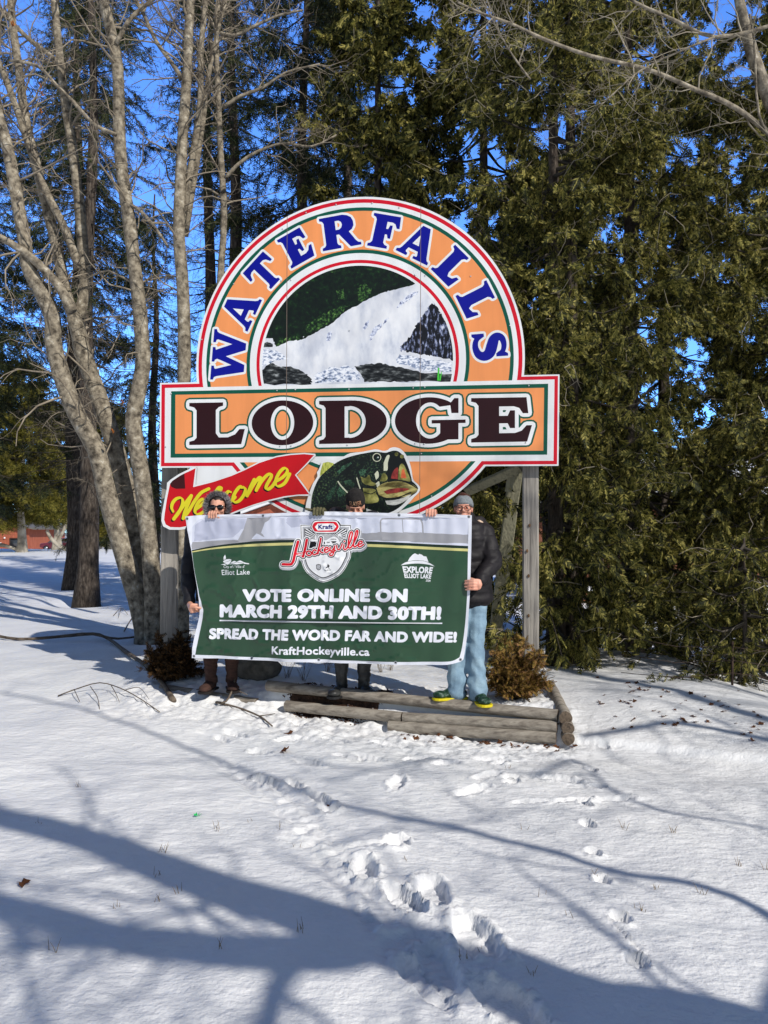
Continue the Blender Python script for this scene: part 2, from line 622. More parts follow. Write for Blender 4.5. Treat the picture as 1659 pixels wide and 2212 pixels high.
# boot prints of the people (photo positions, direction in degrees on the ground)
for a in [(857, 1696, 80, .28, .13, .06), (1018, 1710, 35, .30, .12, .06), (1052, 1680, 40, .26, .13, .045), (1106, 1693, 20, .12, .10, .06),
          (1106, 1683, 10, .14, .07, .05), (1208, 1688, -25, .30, .11, .055), (1289, 1704, 0, .12, .09, .06), (1235, 1731, 10, .32, .08, .05),
          (1330, 1727, 10, .30, .07, .05), (1150, 1733, 8, .3, .08, .035), (856, 1826, 60, .20, .15, .08), (815, 1832, 10, .3, .1, .03),
          (789, 1884, 100, .30, .14, .09), (875, 1955, 118, .34, .13, .085), (934, 1935, 100, .34, .17, .085), (1026, 2034, 110, .36, .19, .09),
          (945, 2085, 110, .34, .14, .05), (1101, 2174, 130, .36, .19, .08), (915, 2120, 118, .36, .13, .05), (1010, 2050, 90, .2, .1, .03),
          (711, 1752, 80, .17, .15, .09), (640, 1700, 125, .30, .09, .05), (575, 1690, 135, .34, .10, .055), (540, 1680, 140, .28, .1, .04),
          (690, 1730, 130, .3, .1, .05), (510, 1590, 140, .28, .1, .05), (560, 1625, 150, .22, .12, .05), (480, 1600, 120, .25, .1, .04),
          (720, 1600, 140, .30, .1, .045), (755, 1640, 150, .30, .1, .04), (670, 1650, 150, .30, .1, .04), (620, 1600, 30, .26, .1, .04),
          (845, 1610, 150, .34, .12, .05), (800, 1640, 145, .3, .1, .04), (640, 1565, 130, .25, .1, .04), (380, 1540, 140, .34, .13, .04),
          (900, 1640, 30, .28, .1, .035), (960, 1655, 20, .28, .1, .04), (1060, 1640, 10, .28, .1, .045), (1080, 1650, 40, .2, .1, .04)]:
    prnt(*a)
# dog tracks running away on the right
for a in [(1278, 1666), (1265, 1738), (1270, 1779), (1283, 1842), (1302, 1910), (1340, 2000), (1375, 2093), (1305, 1612)]:
    prnt(a[0], a[1], 100, .115, .085, .055)
prnt(1358, 2045, 105, .28, .02, .02)
PR = np.array(PR)

def churn(x, y):
    """trodden snow in front of the bed and along the left edge"""
    rx = x - WALL_R.x; ry = y - WALL_R.y
    back = rx * WN.x + ry * WN.y; along = rx * WU.x + ry * WU.y
    c = sstep(-1.3, -0.1, back) * sstep(0.9, 0.1, back) * sstep(-4.6, -3.4, along) * sstep(0.35, 0.0, along)
    px, py = gpt(620, 1740)
    qx, qy = gpt(960, 2150)
    t = np.clip(((x - px) * (qx - px) + (y - py) * (qy - py)) / ((qx - px) ** 2 + (qy - py) ** 2), 0, 1)
    dd = np.hypot(x - px - t * (qx - px), y - py - t * (qy - py))
    sx, sy = gpt(490, 1650)
    t2 = np.clip(((x - sx) * (px - sx) + (y - sy) * (py - sy)) / ((px - sx) ** 2 + (py - sy) ** 2), 0, 1)
    d2 = np.hypot(x - sx - t2 * (px - sx), y - sy - t2 * (py - sy))
    path = np.maximum(sstep(0.17, 0.05, dd), sstep(0.16, 0.04, d2))
    return c, path

def hsnow(x, y):
    x = np.asarray(x, float); y = np.asarray(y, float)
    h = hbase(x, y)
    near = sstep(22, 9, y)
    h = h + 0.024 * fbm(x * 0.9, y * 0.9, oct=3, seed=3) * near + 0.0062 * fbm(x * 4.5 + .3 * y, y * 6, oct=3, seed=5) * near + 0.004 * np.maximum(0, fbm(x * 2.2, y * 2.6, oct=3, seed=6)) * near
    h = h + 0.06 * fbm(x * 0.12, y * 0.12, oct=2, seed=9) * sstep(12, 30, y)
    for (wx, wy, wr, wd) in ((-3.55, 11.5, .5, .10), (-2.9, 11.0, .3, .08), (1.95, 8.75, .45, .10), (3.35, 10.4, .4, .08), (-6.6, 17, .7, .14), (-8.7, 21.5, .8, .14)):
        h = h - wd * np.exp(-(np.hypot(x - wx, y - wy) / wr) ** 2)      # melt wells round the trunks
    c, path = churn(x, y)
    lump = fbm(x * 7, y * 7, oct=4, seed=21)
    h = h + c * (0.022 * lump + 0.012 * fbm(x * 22, y * 22, oct=2, seed=23))
    h = h - path * (0.016 + 0.013 * fbm(x * 16, y * 16, oct=3, seed=31)) + path * 0.012 * lump
    for (px, py, a, ln, wd, dp) in PR:
        m = (np.abs(x - px) < 0.5) & (np.abs(y - py) < 0.5)
        if not m.any(): continue
        dx = x[m] - px; dy = y[m] - py
        u = (dx * math.cos(a) + dy * math.sin(a)) / (ln / 2)
        v = (-dx * math.sin(a) + dy * math.cos(a)) / (wd / 2)
        rag = 0.13 * fbm(x[m] * 16, y[m] * 16, oct=3, seed=41)
        r = np.sqrt(u * u * (1 + 0.1 * v) + v * v) + rag
        hole = sstep(1.08, 0.80, r)
        rim = np.exp(-((r - 1.25) / 0.22) ** 2)
        tread = 0.004 * np.sin(u * 18) * (ln > .2)
        h[m] = h[m] - hole * (dp + tread * 1.0) + rim * dp * 0.22 * (1 + 1.6 * fbm(x[m] * 30, y[m] * 30, oct=2, seed=44))
    return h

def H(x, y):
    return float(hsnow(np.array([float(x)]), np.array([float(y)]))[0])

def axis(segs):
    out = [segs[0][0]]
    for a, b, st0, st1 in segs:
        p = a
        while p < b - 1e-6:
            f = (p - a) / (b - a)
            p = min(b, p + st0 + (st1 - st0) * f)
            out.append(p)
    return np.array(out)

snow_m = mat('snow', [lin(222, 223, 225), lin(231, 231, 232), lin(238, 238, 237)], rough=0.62, scale=1.7, spec=0.35, bump=0.38, bscale=60, bdist=0.012)
def add_snow_sparkle(m):
    nt = m.node_tree; b = nt.nodes['Principled BSDF']
    b.inputs['Subsurface Weight'].default_value = 0.0
    # second, broader bump for wind crust
    old = b.inputs['Normal'].links[0].from_node
    tb = nt.nodes.new('ShaderNodeTexNoise'); tb.inputs['Scale'].default_value = 14; tb.inputs['Detail'].default_value = 6
    tc = nt.nodes.new('ShaderNodeTexCoord'); mp = nt.nodes.new('ShaderNodeMapping'); mp.inputs['Scale'].default_value = (1, 1.8, 1)
    mp.inputs['Rotation'].default_value = (0, 0, 0.4)
    nt.links.new(tc.outputs['Object'], mp.inputs[0]); nt.links.new(mp.outputs[0], tb.inputs['Vector'])
    bp = nt.nodes.new('ShaderNodeBump'); bp.inputs['Strength'].default_value = 0.5; bp.inputs['Distance'].default_value = 0.03
    nt.links.new(tb.outputs['Fac'], bp.inputs['Height']); nt.links.new(bp.outputs[0], old.inputs['Normal'])
add_snow_sparkle(snow_m)

def make_ground():
    xs = axis([(-400, -60, 60, 20), (-60, -8, 4, 0.4), (-8, -3.2, 0.2, 0.05), (-3.2, -1.3, 0.022, 0.02), (-1.3, 2.0, 0.0125, 0.0125), (2.0, 3.0, 0.02, 0.022), (3.0, 8, 0.05, 0.25), (8, 60, 0.5, 5), (60, 400, 20, 60)])
    ys = axis([(-60, 1.8, 8, 0.3), (1.8, 2.4, 0.06, 0.02), (2.4, 5.2, 0.0115, 0.016), (5.2, 7.4, 0.016, 0.026), (7.4, 12, 0.03, 0.12), (12, 50, 0.15, 1.5), (50, 120, 2, 5), (120, 700, 10, 60)])
    X, Y = np.meshgrid(xs, ys)
    Z = hsnow(X.ravel(), Y.ravel())
    V = np.stack([X.ravel(), Y.ravel(), Z], 1)
    nx, ny = len(xs), len(ys)
    i = np.arange((ny - 1) * (nx - 1)); r = i // (nx - 1); c = i % (nx - 1)
    a = r * nx + c
    mb = MB(); mb.add(V, np.stack([a, a + 1, a + nx + 1, a + nx], 1))
    o = mb.build('snow_ground', snow_m)
    tag(o, 'trodden white snow covering the lawn in front of the sign', 'snow', kind='structure')
    return o
make_ground()
# ------------------------------------------------------------ the lodge sign
SP = Plane((-2.23, 7.65), (1.605, 7.15))
def s1(cx, cy): return SP.uv((600 + cx * .9946) * .54861, (740 + cy * .9946) * .54861)
def s2(cx, cy): return SP.uv((640 + cx / 2.765) * .54861, (1750 + cy / 2.765) * .54861)
def s3(cx, cy): return SP.uv((1180 + cx / 3.19) * .54861, (1720 + cy / 3.19) * .54861)
def s4(cx, cy): return SP.uv((980 + cx / 1.929) * .54861, (980 + cy / 1.929) * .54861)

def pm(name, rgb, rough=0.38, **k):
    c = lin(*rgb)
    c2 = tuple(x * 0.86 for x in c[:3])
    return mat(name, [c2, c], rough=rough, scale=2.2, stretch=(3, 3, 0.4), spec=0.35, **k)
PAINT = dict(
    white=pm('sign_white', (232, 234, 236)), red=pm('sign_red', (208, 14, 40)), green=pm('sign_green', (0, 84, 66)),
    orange=pm('sign_orange', (240, 152, 92)), blue=pm('sign_blue', (2, 8, 142)), maroon=pm('sign_maroon', (40, 2, 8)),
    seam=pm('sign_seam', (120, 105, 95)), yellow=pm('sign_yellow', (226, 214, 40)), black=pm('sign_black', (12, 12, 14)),
    darkred=pm('sign_dark_red', (60, 4, 8)), red2=pm('sign_ribbon_red', (200, 8, 24)))
ALU = mat('aluminium_edge', [lin(170, 172, 175), lin(195, 197, 200)], rough=0.35, metal=0.7, scale=6)

sign = empty('lodge_sign', tuple(SP.pt(1.93, 0)), 'big arched orange sign reading WATERFALLS LODGE on two wooden posts', 'sign')
C0 = s1(806, 688)
KS = (s1(806, 588)[1] - C0[1]) / 100.0
def quadm(l, t, r, b):      # board rectangle measured on the photograph, inset in crop pixels
    return [s1(30 + l, 772 + t), s1(1612 - r, 738 + t), s1(1608 - r, 1100 - b), s1(28 + l, 1108 - b)]
def cir(r, n=120): return circle(C0, r * KS, n)
def inset_rect(i): return quadm(i, i, i, i)

# --- letters, drawn in unit boxes (x right, y up), union of pieces
def rect(x0, y0, x1, y1): return [(x0, y0), (x1, y0), (x1, y1), (x0, y1)]
def slab(x0, x1, y0, y1, sl=0.16, wl=0.1, wr=0.1):
    """vertical stem with wedge serifs top and bottom"""
    return [(x0 - wl, y0), (x1 + wr, y0), (x1 + wr, y0 + sl * .42), (x1 + wr * .25, y0 + sl * .8), (x1, y0 + sl * 1.6), (x1, y1 - sl * 1.6), (x1 + wr * .25, y1 - sl * .8),
            (x1 + wr, y1 - sl * .42), (x1 + wr, y1), (x0 - wl, y1), (x0 - wl, y1 - sl * .42), (x0 - wl * .25, y1 - sl * .8), (x0, y1 - sl * 1.6), (x0, y0 + sl * 1.6),
            (x0 - wl * .25, y0 + sl * .8), (x0 - wl, y0 + sl * .42)]
def bar(x0, y0, x1, y1, w): # slanted stroke with horizontal cut ends
    return [(x0 - w / 2, y0), (x0 + w / 2, y0), (x1 + w / 2, y1), (x1 - w / 2, y1)]
def serif(x, y, w, h=.07): return [(x - w / 2, y), (x + w / 2, y), (x + w / 2, y + h), (x - w / 2, y + h)]
def L_poly(w=.82, s=.34, arm=.2):
    return [(0, 0), (w - .06, 0), (w, .36), (w - .09, .36), (w - .16, .24), (w - .28, arm), (.12 + s + .05, arm), (.12 + s, arm + .1), (.12 + s, .82), (.12 + s + .05, .89), (.12 + s + .12, .92),
            (.12 + s + .12, 1), (0, 1), (0, .92), (.08, .89), (.12, .82), (.12, .17), (.08, .11), (0, .08)]
def E_poly(w=.86, s=.34, f=False):
    top = [(.12 + s, .80), (w - .24, .80), (w - .15, .76), (w - .09, .64), (w, .64), (w - .03, 1), (0, 1), (0, .92), (.08, .89), (.12, .82), (.12, .17), (.08, .11), (0, .08), (0, 0)]
    bot = [(w - .02, 0), (w + .06, .37), (w - .03, .37), (w - .11, .25), (w - .22, .20), (.12 + s, .20)] if not f else \
          [(.12 + s + .14, 0), (.12 + s + .14, .08), (.12 + s + .05, .11), (.12 + s, .17)]
    mid = [(.12 + s, .42), (w - .34, .42), (w - .30, .31), (w - .22, .31), (w - .22, .71), (w - .30, .71), (w - .34, .59), (.12 + s, .59)]
    return top + bot + mid
GL = {
 'L': ([L_poly()], [], .82),
 'E': ([E_poly()], [], .92),
 'F': ([E_poly(f=True)], [], .86),
 'T': ([[(.29, 0), (.71, 0), (.71, .08), (.65, .11), (.63, .17), (.63, .81), (.76, .81), (.84, .76), (.90, .62), (.98, .62), (.96, 1), (.04, 1), (.02, .62), (.10, .62), (.16, .76), (.24, .81), (.37, .81), (.37, .17), (.35, .11), (.29, .08)]], [], 1.0),
 'A': ([[(0, 0), (.36, 0), (.36, .08), (.29, .1), (.28, .14), (.31, .24), (.62, .24), (.66, .12), (.65, .09), (.56, .08), (.56, 0), (1.06, 0), (1.06, .08), (.99, .11), (.95, .18), (.65, 1), (.40, 1), (.12, .18), (.08, .11), (0, .08)]], [[(.36, .40), (.57, .40), (.465, .72)]], 1.06),
 'W': ([[(.28, 0), (.49, 0), (.72, .58), (.93, 0), (1.13, 0), (1.40, .82), (1.44, .89), (1.52, .92), (1.52, 1), (1.12, 1), (1.12, .92), (1.20, .90), (1.21, .85), (1.09, .42), (.90, .90), (.98, .92), (.98, 1), (.54, 1), (.54, .92), (.60, .90), (.63, .84), (.60, .74), (.47, .40), (.33, .86), (.34, .90), (.42, .92), (.42, 1), (0, 1), (0, .92), (.08, .89), (.11, .82)]], [], 1.52),
 'R': ([[(0, 0), (.56, 0), (.56, .08), (.49, .11), (.46, .17), (.46, .42), (.54, .42), (.84, 0), (1.16, 0), (1.16, .08), (1.08, .10), (1.02, .16), (.84, .46), (.94, .52), (1.0, .62), (1.0, .76), (.95, .88), (.84, .96), (.70, 1), (0, 1), (0, .92), (.08, .89), (.12, .82), (.12, .17), (.08, .11), (0, .08)]],
       [[(.46, .57), (.56, .57), (.63, .62), (.66, .70), (.64, .79), (.57, .84), (.46, .84)]], 1.1),
}
def S_glyph():
    c = smooth_pts([(.78, .74), (.70, .86), (.52, .91), (.33, .87), (.26, .75), (.33, .64), (.52, .56), (.72, .47), (.80, .31), (.72, .15), (.50, .08), (.29, .13), (.18, .28)], 5)
    w = [.13 + .20 * math.exp(-((i - len(c) * .52) / (len(c) * .25)) ** 2) for i in range(len(c))]
    return stroke(c, w, disc=14) + [[(.75, .66), (.85, .66), (.87, 1), (.79, 1), (.72, .90)], [(.10, 0), (.18, .0), (.26, .10), (.22, .36), (.12, .36)]]
GL['S'] = (S_glyph(), [], .95)

def place(gl, f):
    pos, neg, w = gl
    dens = lambda p: [q for i in range(len(p)) for q in [(p[i][0], p[i][1])]]
    return [[f(*q) for q in dens(p)] for p in pos], [[f(*q) for q in dens(p)] for p in neg]

lay = []
def put(key, polys, holes=(), inside=None):
    if len(polys) > 14 and not holes:
        for o, h in union(polys, 6e-4): lay.append(dict(key=key, polys=[o], holes=h, inside=inside))
    else: lay.append(dict(key=key, polys=polys, holes=list(holes), inside=inside))
# silhouette and ring system
tail = [s1(170, 1106), s1(330, 1090), s1(420, 1230), s1(150, 1240)]
put('white', [cir(655), quadm(0, 0, 0, 0), tail])
put('red', [cir(646), inset_rect(6)])
put('white', [cir(631), inset_rect(20)])
for key, r in (('green', 613), ('orange', 599), ('green', 445), ('white', 431), ('red', 404), ('white', 391), ('forest', 381)):
    put(key, [cir(r)])
pin = lay[-1]['key']
W4 = lambda pts: [s4(*p) for p in pts]
def ragged(pts, k, amp, seed):
    out = []; rr = random.Random(seed); n = len(pts)
    for i in range(n):
        a, b = pts[i], pts[(i + 1) % n]
        for j in range(k):
            t = j / k; e = amp if j else 0
            out.append((a[0] + (b[0] - a[0]) * t + rr.uniform(-e, e), a[1] + (b[1] - a[1]) * t + rr.uniform(-e, e)))
    return out
IN = ['forest']
put('water', [W4(ragged([(50, 690), (180, 678), (205, 745), (300, 690), (400, 690), (480, 650), (560, 605), (640, 560), (700, 500), (760, 460), (840, 420), (930, 372), (1020, 332), (1100, 310), (1200, 285), (1280, 262), (1420, 330), (1600, 500), (1600, 1050), (30, 1050)], 6, 4, 1))], inside=IN)
put('leafy', [W4(ragged([(205, 742), (225, 700), (300, 668), (365, 662), (390, 690), (300, 700)], 5, 6, 2))], inside=IN)
put('leafy', [W4(ragged([(440, 640), (430, 590), (520, 520), (600, 480), (690, 440), (770, 420), (700, 490), (640, 548), (540, 604)], 5, 9, 12)),
              W4(ragged([(820, 300), (880, 260), (930, 300), (900, 380), (840, 400)], 5, 9, 13)), W4(ragged([(600, 150), (680, 130), (690, 170), (620, 180)], 4, 6, 14)), W4(ragged([(660, 320), (720, 300), (730, 390), (680, 380)], 4, 6, 15))], inside=IN)
put('wetrock', [W4(ragged([(1390, 412), (1330, 490), (1280, 560), (1240, 640), (1150, 740), (1150, 775), (1220, 780), (1290, 800), (1400, 815), (1560, 850), (1560, 650), (1480, 530), (1430, 440)], 8, 9, 3))], inside=IN)
put('rock', [W4(ragged([(60, 1030), (85, 930), (160, 862), (220, 890), (330, 900), (420, 940), (480, 990), (470, 1030)], 6, 7, 4)),
             W4(ragged([(800, 890), (900, 875), (1010, 868), (1100, 890), (1200, 910), (1300, 940), (1560, 950), (1560, 1010), (1300, 1005), (1150, 1010), (1000, 1005), (880, 1012), (850, 950)], 6, 6, 5)),
             W4(ragged([(85, 725), (140, 705), (180, 720), (180, 745), (95, 750)], 4, 3, 6))], inside=IN)
put('foam', [W4(ragged([(560, 930), (640, 900), (760, 890), (830, 930), (850, 1000), (500, 1020), (500, 960)], 6, 12, 7)), W4(ragged([(1140, 800), (1300, 830), (1540, 860), (1540, 930), (1300, 920), (1120, 860)], 6, 9, 8)),
             W4(ragged([(70, 760), (200, 770), (300, 830), (180, 860), (80, 900)], 5, 9, 9))], inside=IN)
put('fallshadow', [W4(ragged(p, 4, 6, 20 + i)) for i, p in enumerate([
    [(1290, 318), (1230, 330), (1150, 400), (1105, 470), (1170, 420), (1280, 345)], [(1010, 560), (960, 590), (915, 660), (920, 700), (960, 650), (1000, 600)],
    [(630, 620), (590, 650), (585, 700), (610, 700), (630, 650)], [(920, 530), (880, 570), (860, 630), (900, 590)], [(1060, 520), (1030, 540), (1010, 590), (1045, 555)]])], inside=IN)
put('grassblade', [W4([(1430, 1000), (1436, 900), (1448, 905), (1446, 1000)]), W4([(1446, 1000), (1460, 930), (1466, 940), (1456, 1000)])], inside=IN)
# name board over the arch
put('white', [inset_rect(20)])
put('green', [[s1(74, 805), s1(1567, 775), s1(1563, 1056), s1(72, 1068)]])
put('orange', [[s1(91, 819), s1(1551, 791), s1(1548, 1040), s1(90, 1052)]])
# arched lettering
def arch_letter(ch, ang, h, base, wk):
    a = R(ang); ux, uy = math.sin(a), -math.cos(a); ox, oy = math.cos(a), math.sin(a)
    gw = GL[ch][2] * wk
    def f(x, y):
        X = (x * wk - gw / 2) * h * KS; Y = (base + y * h) * KS
        return (C0[0] + ux * X + ox * Y, C0[1] + uy * X + oy * Y)
    return place(GL[ch], f)
AL = [('W', 175.4, 138, 452, .98), ('A', 154.5, 134, 456, .98), ('T', 135.5, 132, 458, .98), ('E', 117.3, 132, 458, .95), ('R', 97.5, 132, 458, 1.02), ('F', 77.5, 132, 458, 1.0),
      ('A', 61.5, 132, 458, 1.0), ('L', 43.6, 132, 458, 1.0), ('L', 25.4, 132, 458, 1.0), ('S', 5.6, 132, 458, .98)]
ap = []; ah = []
for g in AL:
    a, b = arch_letter(*g); ap += a; ah += b
def ring(polys, w, holes=()):
    """outline of line width w both sides, as brush pieces"""
    out = []
    for p in list(polys) + list(holes):
        out += stroke(list(p) + [p[0]], w * 2, disc=8)
    return out
put('arch_white', ap, ah); put('arch_white', ring(ap, 9 * KS, ah))
put('arch_blue', ap, ah)
# name lettering
def box_f(x0, x1, yt, yb, w, tilt=-.017):
    return lambda x, y: s1(x0 + (x1 - x0) * x / w, yb + (yt - yb) * y + tilt * (x0 + (x1 - x0) * x / w - x0))
def ell(cx, cy, rx, ry, n=64, a0=0, a1=2 * math.pi):
    return [(cx + rx * math.cos(a0 + (a1 - a0) * i / n), cy + ry * math.sin(a0 + (a1 - a0) * i / n)) for i in range(n + (a1 - a0 < 6.2))]
nm = [(([L_poly(.92, .32, .17)], [], .92), 146, 366, 851, 1018), (([ell(.5, .5, .5, .53)], [ell(.5, .5, .19, .40)], 1.0), 393, 637, 848, 1016),
      (([[(0, 0), (.5, 0)] + ell(.5, .5, .56, .5, 24, -math.pi / 2, math.pi / 2) + [(.5, 1), (0, 1), (0, .92), (.07, .89), (.1, .83), (.1, .17), (.07, .11), (0, .08)]],
        [[(.40, .14), (.48, .14)] + ell(.47, .5, .26, .37, 20, -math.pi / 2, math.pi / 2) + [(.48, .86), (.40, .86)]], 1.06), 660, 928, 843, 1014),
      (([ell(.48, .5, .48, .53, 60, .72, 2 * math.pi - .55) + ell(.50, .5, .20, .41, 40, 2 * math.pi - .75, .85)[:], rect(.64, .06, .90, .44), [(.52, .43), (1.0, .43), (1.0, .51), (.52, .51)], [(.80, .66), (.90, .66), (.90, 1.0), (.84, 1.0), (.78, .88)]], [], 1.0), 960, 1240, 836, 1010),
      (([E_poly(.94, .34)], [], 1.0), 1262, 1503, 832, 1008)]
npz = []; nh = []
for g, x0, x1, yt, yb in nm:
    a, b = place(g, box_f(x0, x1, yt, yb, g[2])); npz += a; nh += b
put('name_green', npz, nh); put('name_green', ring(npz, 21 * KS, nh))
put('name_white', npz, nh); put('name_white', ring(npz, 14 * KS, nh))
put('name_maroon', npz, nh)
# joints between the three panels
for (xa, xb) in ((534, 529), (1063, 1058)):
    put('seam', [[s1(xa - 1.1, 20), s1(xa + 1.1, 20), s1(xb + 1.1, 1330), s1(xb - 1.1, 1330)]], inside=['white'])
v2, tk = paint(lay)
PM = dict(PAINT)
PM.update(arch_white=PAINT['white'], arch_blue=PAINT['blue'], name_green=PAINT['green'], name_white=PAINT['white'], name_maroon=PAINT['maroon'],
    forest=mat('picture_forest', [lin(5, 9, 7), lin(9, 22, 10), lin(16, 40, 16), lin(60, 105, 45)], rough=.38, scale=26, detail=6, pos=[.3, .52, .64, .8]),
    leafy=mat('picture_leaves', [lin(6, 14, 8), lin(14, 36, 14), lin(70, 110, 50), lin(150, 180, 100)], rough=.38, scale=44, detail=6, pos=[.3, .48, .62, .74]),
    water=mat('picture_water', [lin(186, 192, 206), lin(212, 216, 225), lin(228, 230, 235), lin(236, 237, 240)], rough=.38, scale=5, detail=9, stretch=(1.6, 1.6, .8), pos=[.28, .40, .52, .66], over=(3.2, [lin(220, 222, 228), lin(255, 255, 255)])),
    foam=mat('picture_foam', [lin(40, 48, 60), lin(140, 155, 185), lin(232, 235, 242)], rough=.38, scale=24, detail=6, stretch=(1, 1, 1.8), pos=[.32, .44, .54]),
    fallshadow=mat('picture_fall_shade', [lin(70, 80, 120), lin(190, 198, 220), lin(230, 232, 240)], rough=.38, scale=40, pos=[.36, .5, .62]),
    wetrock=mat('picture_wet_rock', [lin(7, 7, 12), lin(18, 18, 26), lin(120, 130, 165), lin(225, 228, 240)], rough=.38, scale=17, detail=7, stretch=(2.2, 2.2, .8), pos=[.3, .52, .60, .70]),
    rock=mat('picture_rock', [lin(8, 8, 10), lin(45, 48, 50), lin(120, 125, 125), lin(210, 212, 215)], rough=.38, scale=15, detail=9, stretch=(1, 1, 3.0), pos=[.36, .5, .62, .74], over=(6, [lin(60, 60, 66), lin(255, 255, 255)])),
    grassblade=pm('picture_grass', (70, 190, 60)))
def on_sign(off): return [SP.pt(u, v, off) for (u, v) in v2]
front = on_sign(0.0)
pic_keys = ['forest', 'leafy', 'water', 'foam', 'fallshadow', 'wetrock', 'rock', 'grassblade']
sheet('sign_panel', front, tk, ['white', 'red', 'green', 'orange', 'seam'], PM, sign)
sheet('waterfall_picture', front, tk, pic_keys, PM, sign)
sheet('arch_lettering', front, tk, ['arch_white', 'arch_blue'], PM, sign)
sheet('name_lettering', front, tk, ['name_green', 'name_white', 'name_maroon'], PM, sign)
# the board behind: back face and edges
def backing(name, v2, tk, plane, o0, o1, m, parent):
    cnt = {}
    tris = [t for k in tk for t in tk[k]]
    for t in tris:
        for i in range(3):
            a, b = t[i], t[(i + 1) % 3]
            cnt[(a, b)] = cnt.get((a, b), 0) + 1
    edges = [(a, b) for (a, b) in cnt if (b, a) not in cnt]
    used = {}; V = []
    def vi(i, k):
        if (i, k) not in used:
            used[(i, k)] = len(V); V.append(plane.pt(v2[i][0], v2[i][1], o0 if k == 0 else o1))
        return used[(i, k)]
    F = [[vi(b, 0), vi(a, 0), vi(a, 1), vi(b, 1)] for a, b in edges]
    F += [[vi(i, 1) for i in reversed(t)] for t in tris]
    me = bpy.data.meshes.new(name); me.from_pydata([tuple(p) for p in V], [], F); me.update()
    return link(name, me, m, parent)
v2o, tko = paint([dict(key='white', polys=[cir(655), quadm(0, 0, 0, 0), tail])])
backing('backing_board', v2o, tko, SP, 0.0, -0.022, ALU, sign)
# screw heads
for (cx, cy) in [(75, 815), (493, 802), (566, 799), (778, 797), (1032, 792), (1078, 789), (1490, 783), (53, 1025), (505, 1023), (549, 1022), (772, 1018), (1040, 1012), (1076, 1014), (1478, 1008), (608, 98), (727, 66), (870, 60), (977, 78), (1065, 1052),
                 (510, 368), (548, 365), (1040, 345), (1080, 347), (195, 600), (1415, 545), (322, 380), (1260, 350), (515, 163), (1105, 1220), (598, 590), (780, 565)]:
    u, v = s1(cx, cy)
    mb = MB(); mb.ball(SP.pt(u, v, 0.002), (.0075, .006, .0075), seg=10, rings=6); mb.build('screw_head', ALU, sign)

# --- Welcome ribbon, fixed proud of the panel
lay = []
rib = [(95, 430), (110, 465), (160, 485), (250, 483), (340, 468), (560, 412), (760, 345), (900, 285), (1060, 205), (1250, 142), (1400, 118), (1550, 108), (1657, 120), (1560, 225), (1450, 335), (1530, 445), (1605, 545), (1480, 548), (1340, 565), (1180, 602), (1000, 655), (850, 710), (700, 768), (500, 835), (300, 885), (200, 903), (100, 900), (48, 872), (30, 820), (36, 760), (60, 600), (82, 490)]
fold_b = [(95, 430), (120, 398), (200, 345), (250, 318), (260, 483), (160, 485), (110, 465)]
fold_r = [(250, 318), (290, 300), (371, 262), (345, 468), (260, 483)]
edge = [(62, 420), (100, 385), (190, 325), (320, 262), (330, 250), (372, 248), (385, 262), (372, 400), (371, 440), (560, 398), (760, 330), (900, 270), (1060, 190), (1250, 128), (1400, 104), (1550, 95), (1668, 104), (1675, 122), (1570, 232), (1465, 335), (1545, 440), (1622, 550), (1612, 562), (1480, 561), (1340, 580), (1180, 618), (1000, 670), (850, 728), (700, 788), (500, 860), (300, 915), (200, 930), (90, 928), (20, 892), (0, 830), (5, 760), (35, 600), (58, 490)]
A2 = lambda p: [s2(*q) for q in p]
put('white', [A2(edge)]); put('red2', [A2(rib), A2(fold_r)]); put('darkred', [A2(fold_b)])
put('red2', [A2(rib)])
WEL = [
 [(128, 730), (112, 690), (122, 640), (160, 595), (210, 582), (232, 610), (226, 665), (190, 740), (135, 812)],
 [(135, 812), (205, 715), (270, 630), (325, 560)], [(325, 560), (290, 650), (255, 735), (238, 805)],
 [(238, 805), (300, 720), (360, 620), (430, 530), (515, 484)],
 [(375, 705), (430, 665), (468, 620), (452, 595), (410, 622), (375, 685), (366, 735), (392, 762), (445, 745), (505, 690)],
 [(505, 690), (580, 600), (640, 500), (648, 470), (618, 478), (570, 560), (545, 650), (560, 690), (610, 670)],
 [(755, 520), (725, 515), (690, 560), (682, 610), (705, 640), (750, 620), (800, 575)],
 [(900, 480), (858, 460), (810, 510), (778, 580), (790, 628), (840, 618), (890, 560), (912, 500), (900, 470), (870, 470)],
 [(930, 560), (965, 470), (1008, 385)], [(945, 535), (1000, 440), (1055, 370), (1080, 362), (1075, 395), (1030, 500)],
 [(1040, 480), (1090, 400), (1150, 335), (1190, 325), (1190, 360), (1150, 430), (1135, 478), (1160, 490), (1205, 455), (1240, 400)],
 [(1240, 405), (1310, 365), (1362, 310), (1360, 268), (1325, 265), (1280, 310), (1245, 380), (1240, 435), (1275, 458), (1340, 420), (1392, 325)]]
def script(strokes, fmap, thick, thin, ang, off=(0, 0), k=5, grow_w=0):
    out = []
    for st in strokes:
        sp = smooth_pts(st, k)
        w = wcalli(sp, thick, thin, ang)
        q = [(x + off[0], y + off[1]) for x, y in sp]
        for piece in stroke(q, [a + grow_w for a in w], disc=10):
            out.append([fmap(*p) for p in piece])
    return out
put('black', script(WEL, s2, 37, 14, -2.55, (-13, 14)), inside=['red2'])
put('yellow', script(WEL, s2, 37, 14, -2.55), inside=['red2'])
vr, tr = paint(lay)
RF = [SP.pt(u, v, 0.030) for u, v in vr]
rib_o, _ = sheet('welcome_ribbon', RF, tr, ['white', 'red2', 'darkred'], PM, sign)
sheet('welcome_lettering', RF, tr, ['black', 'yellow'], PM, rib_o)
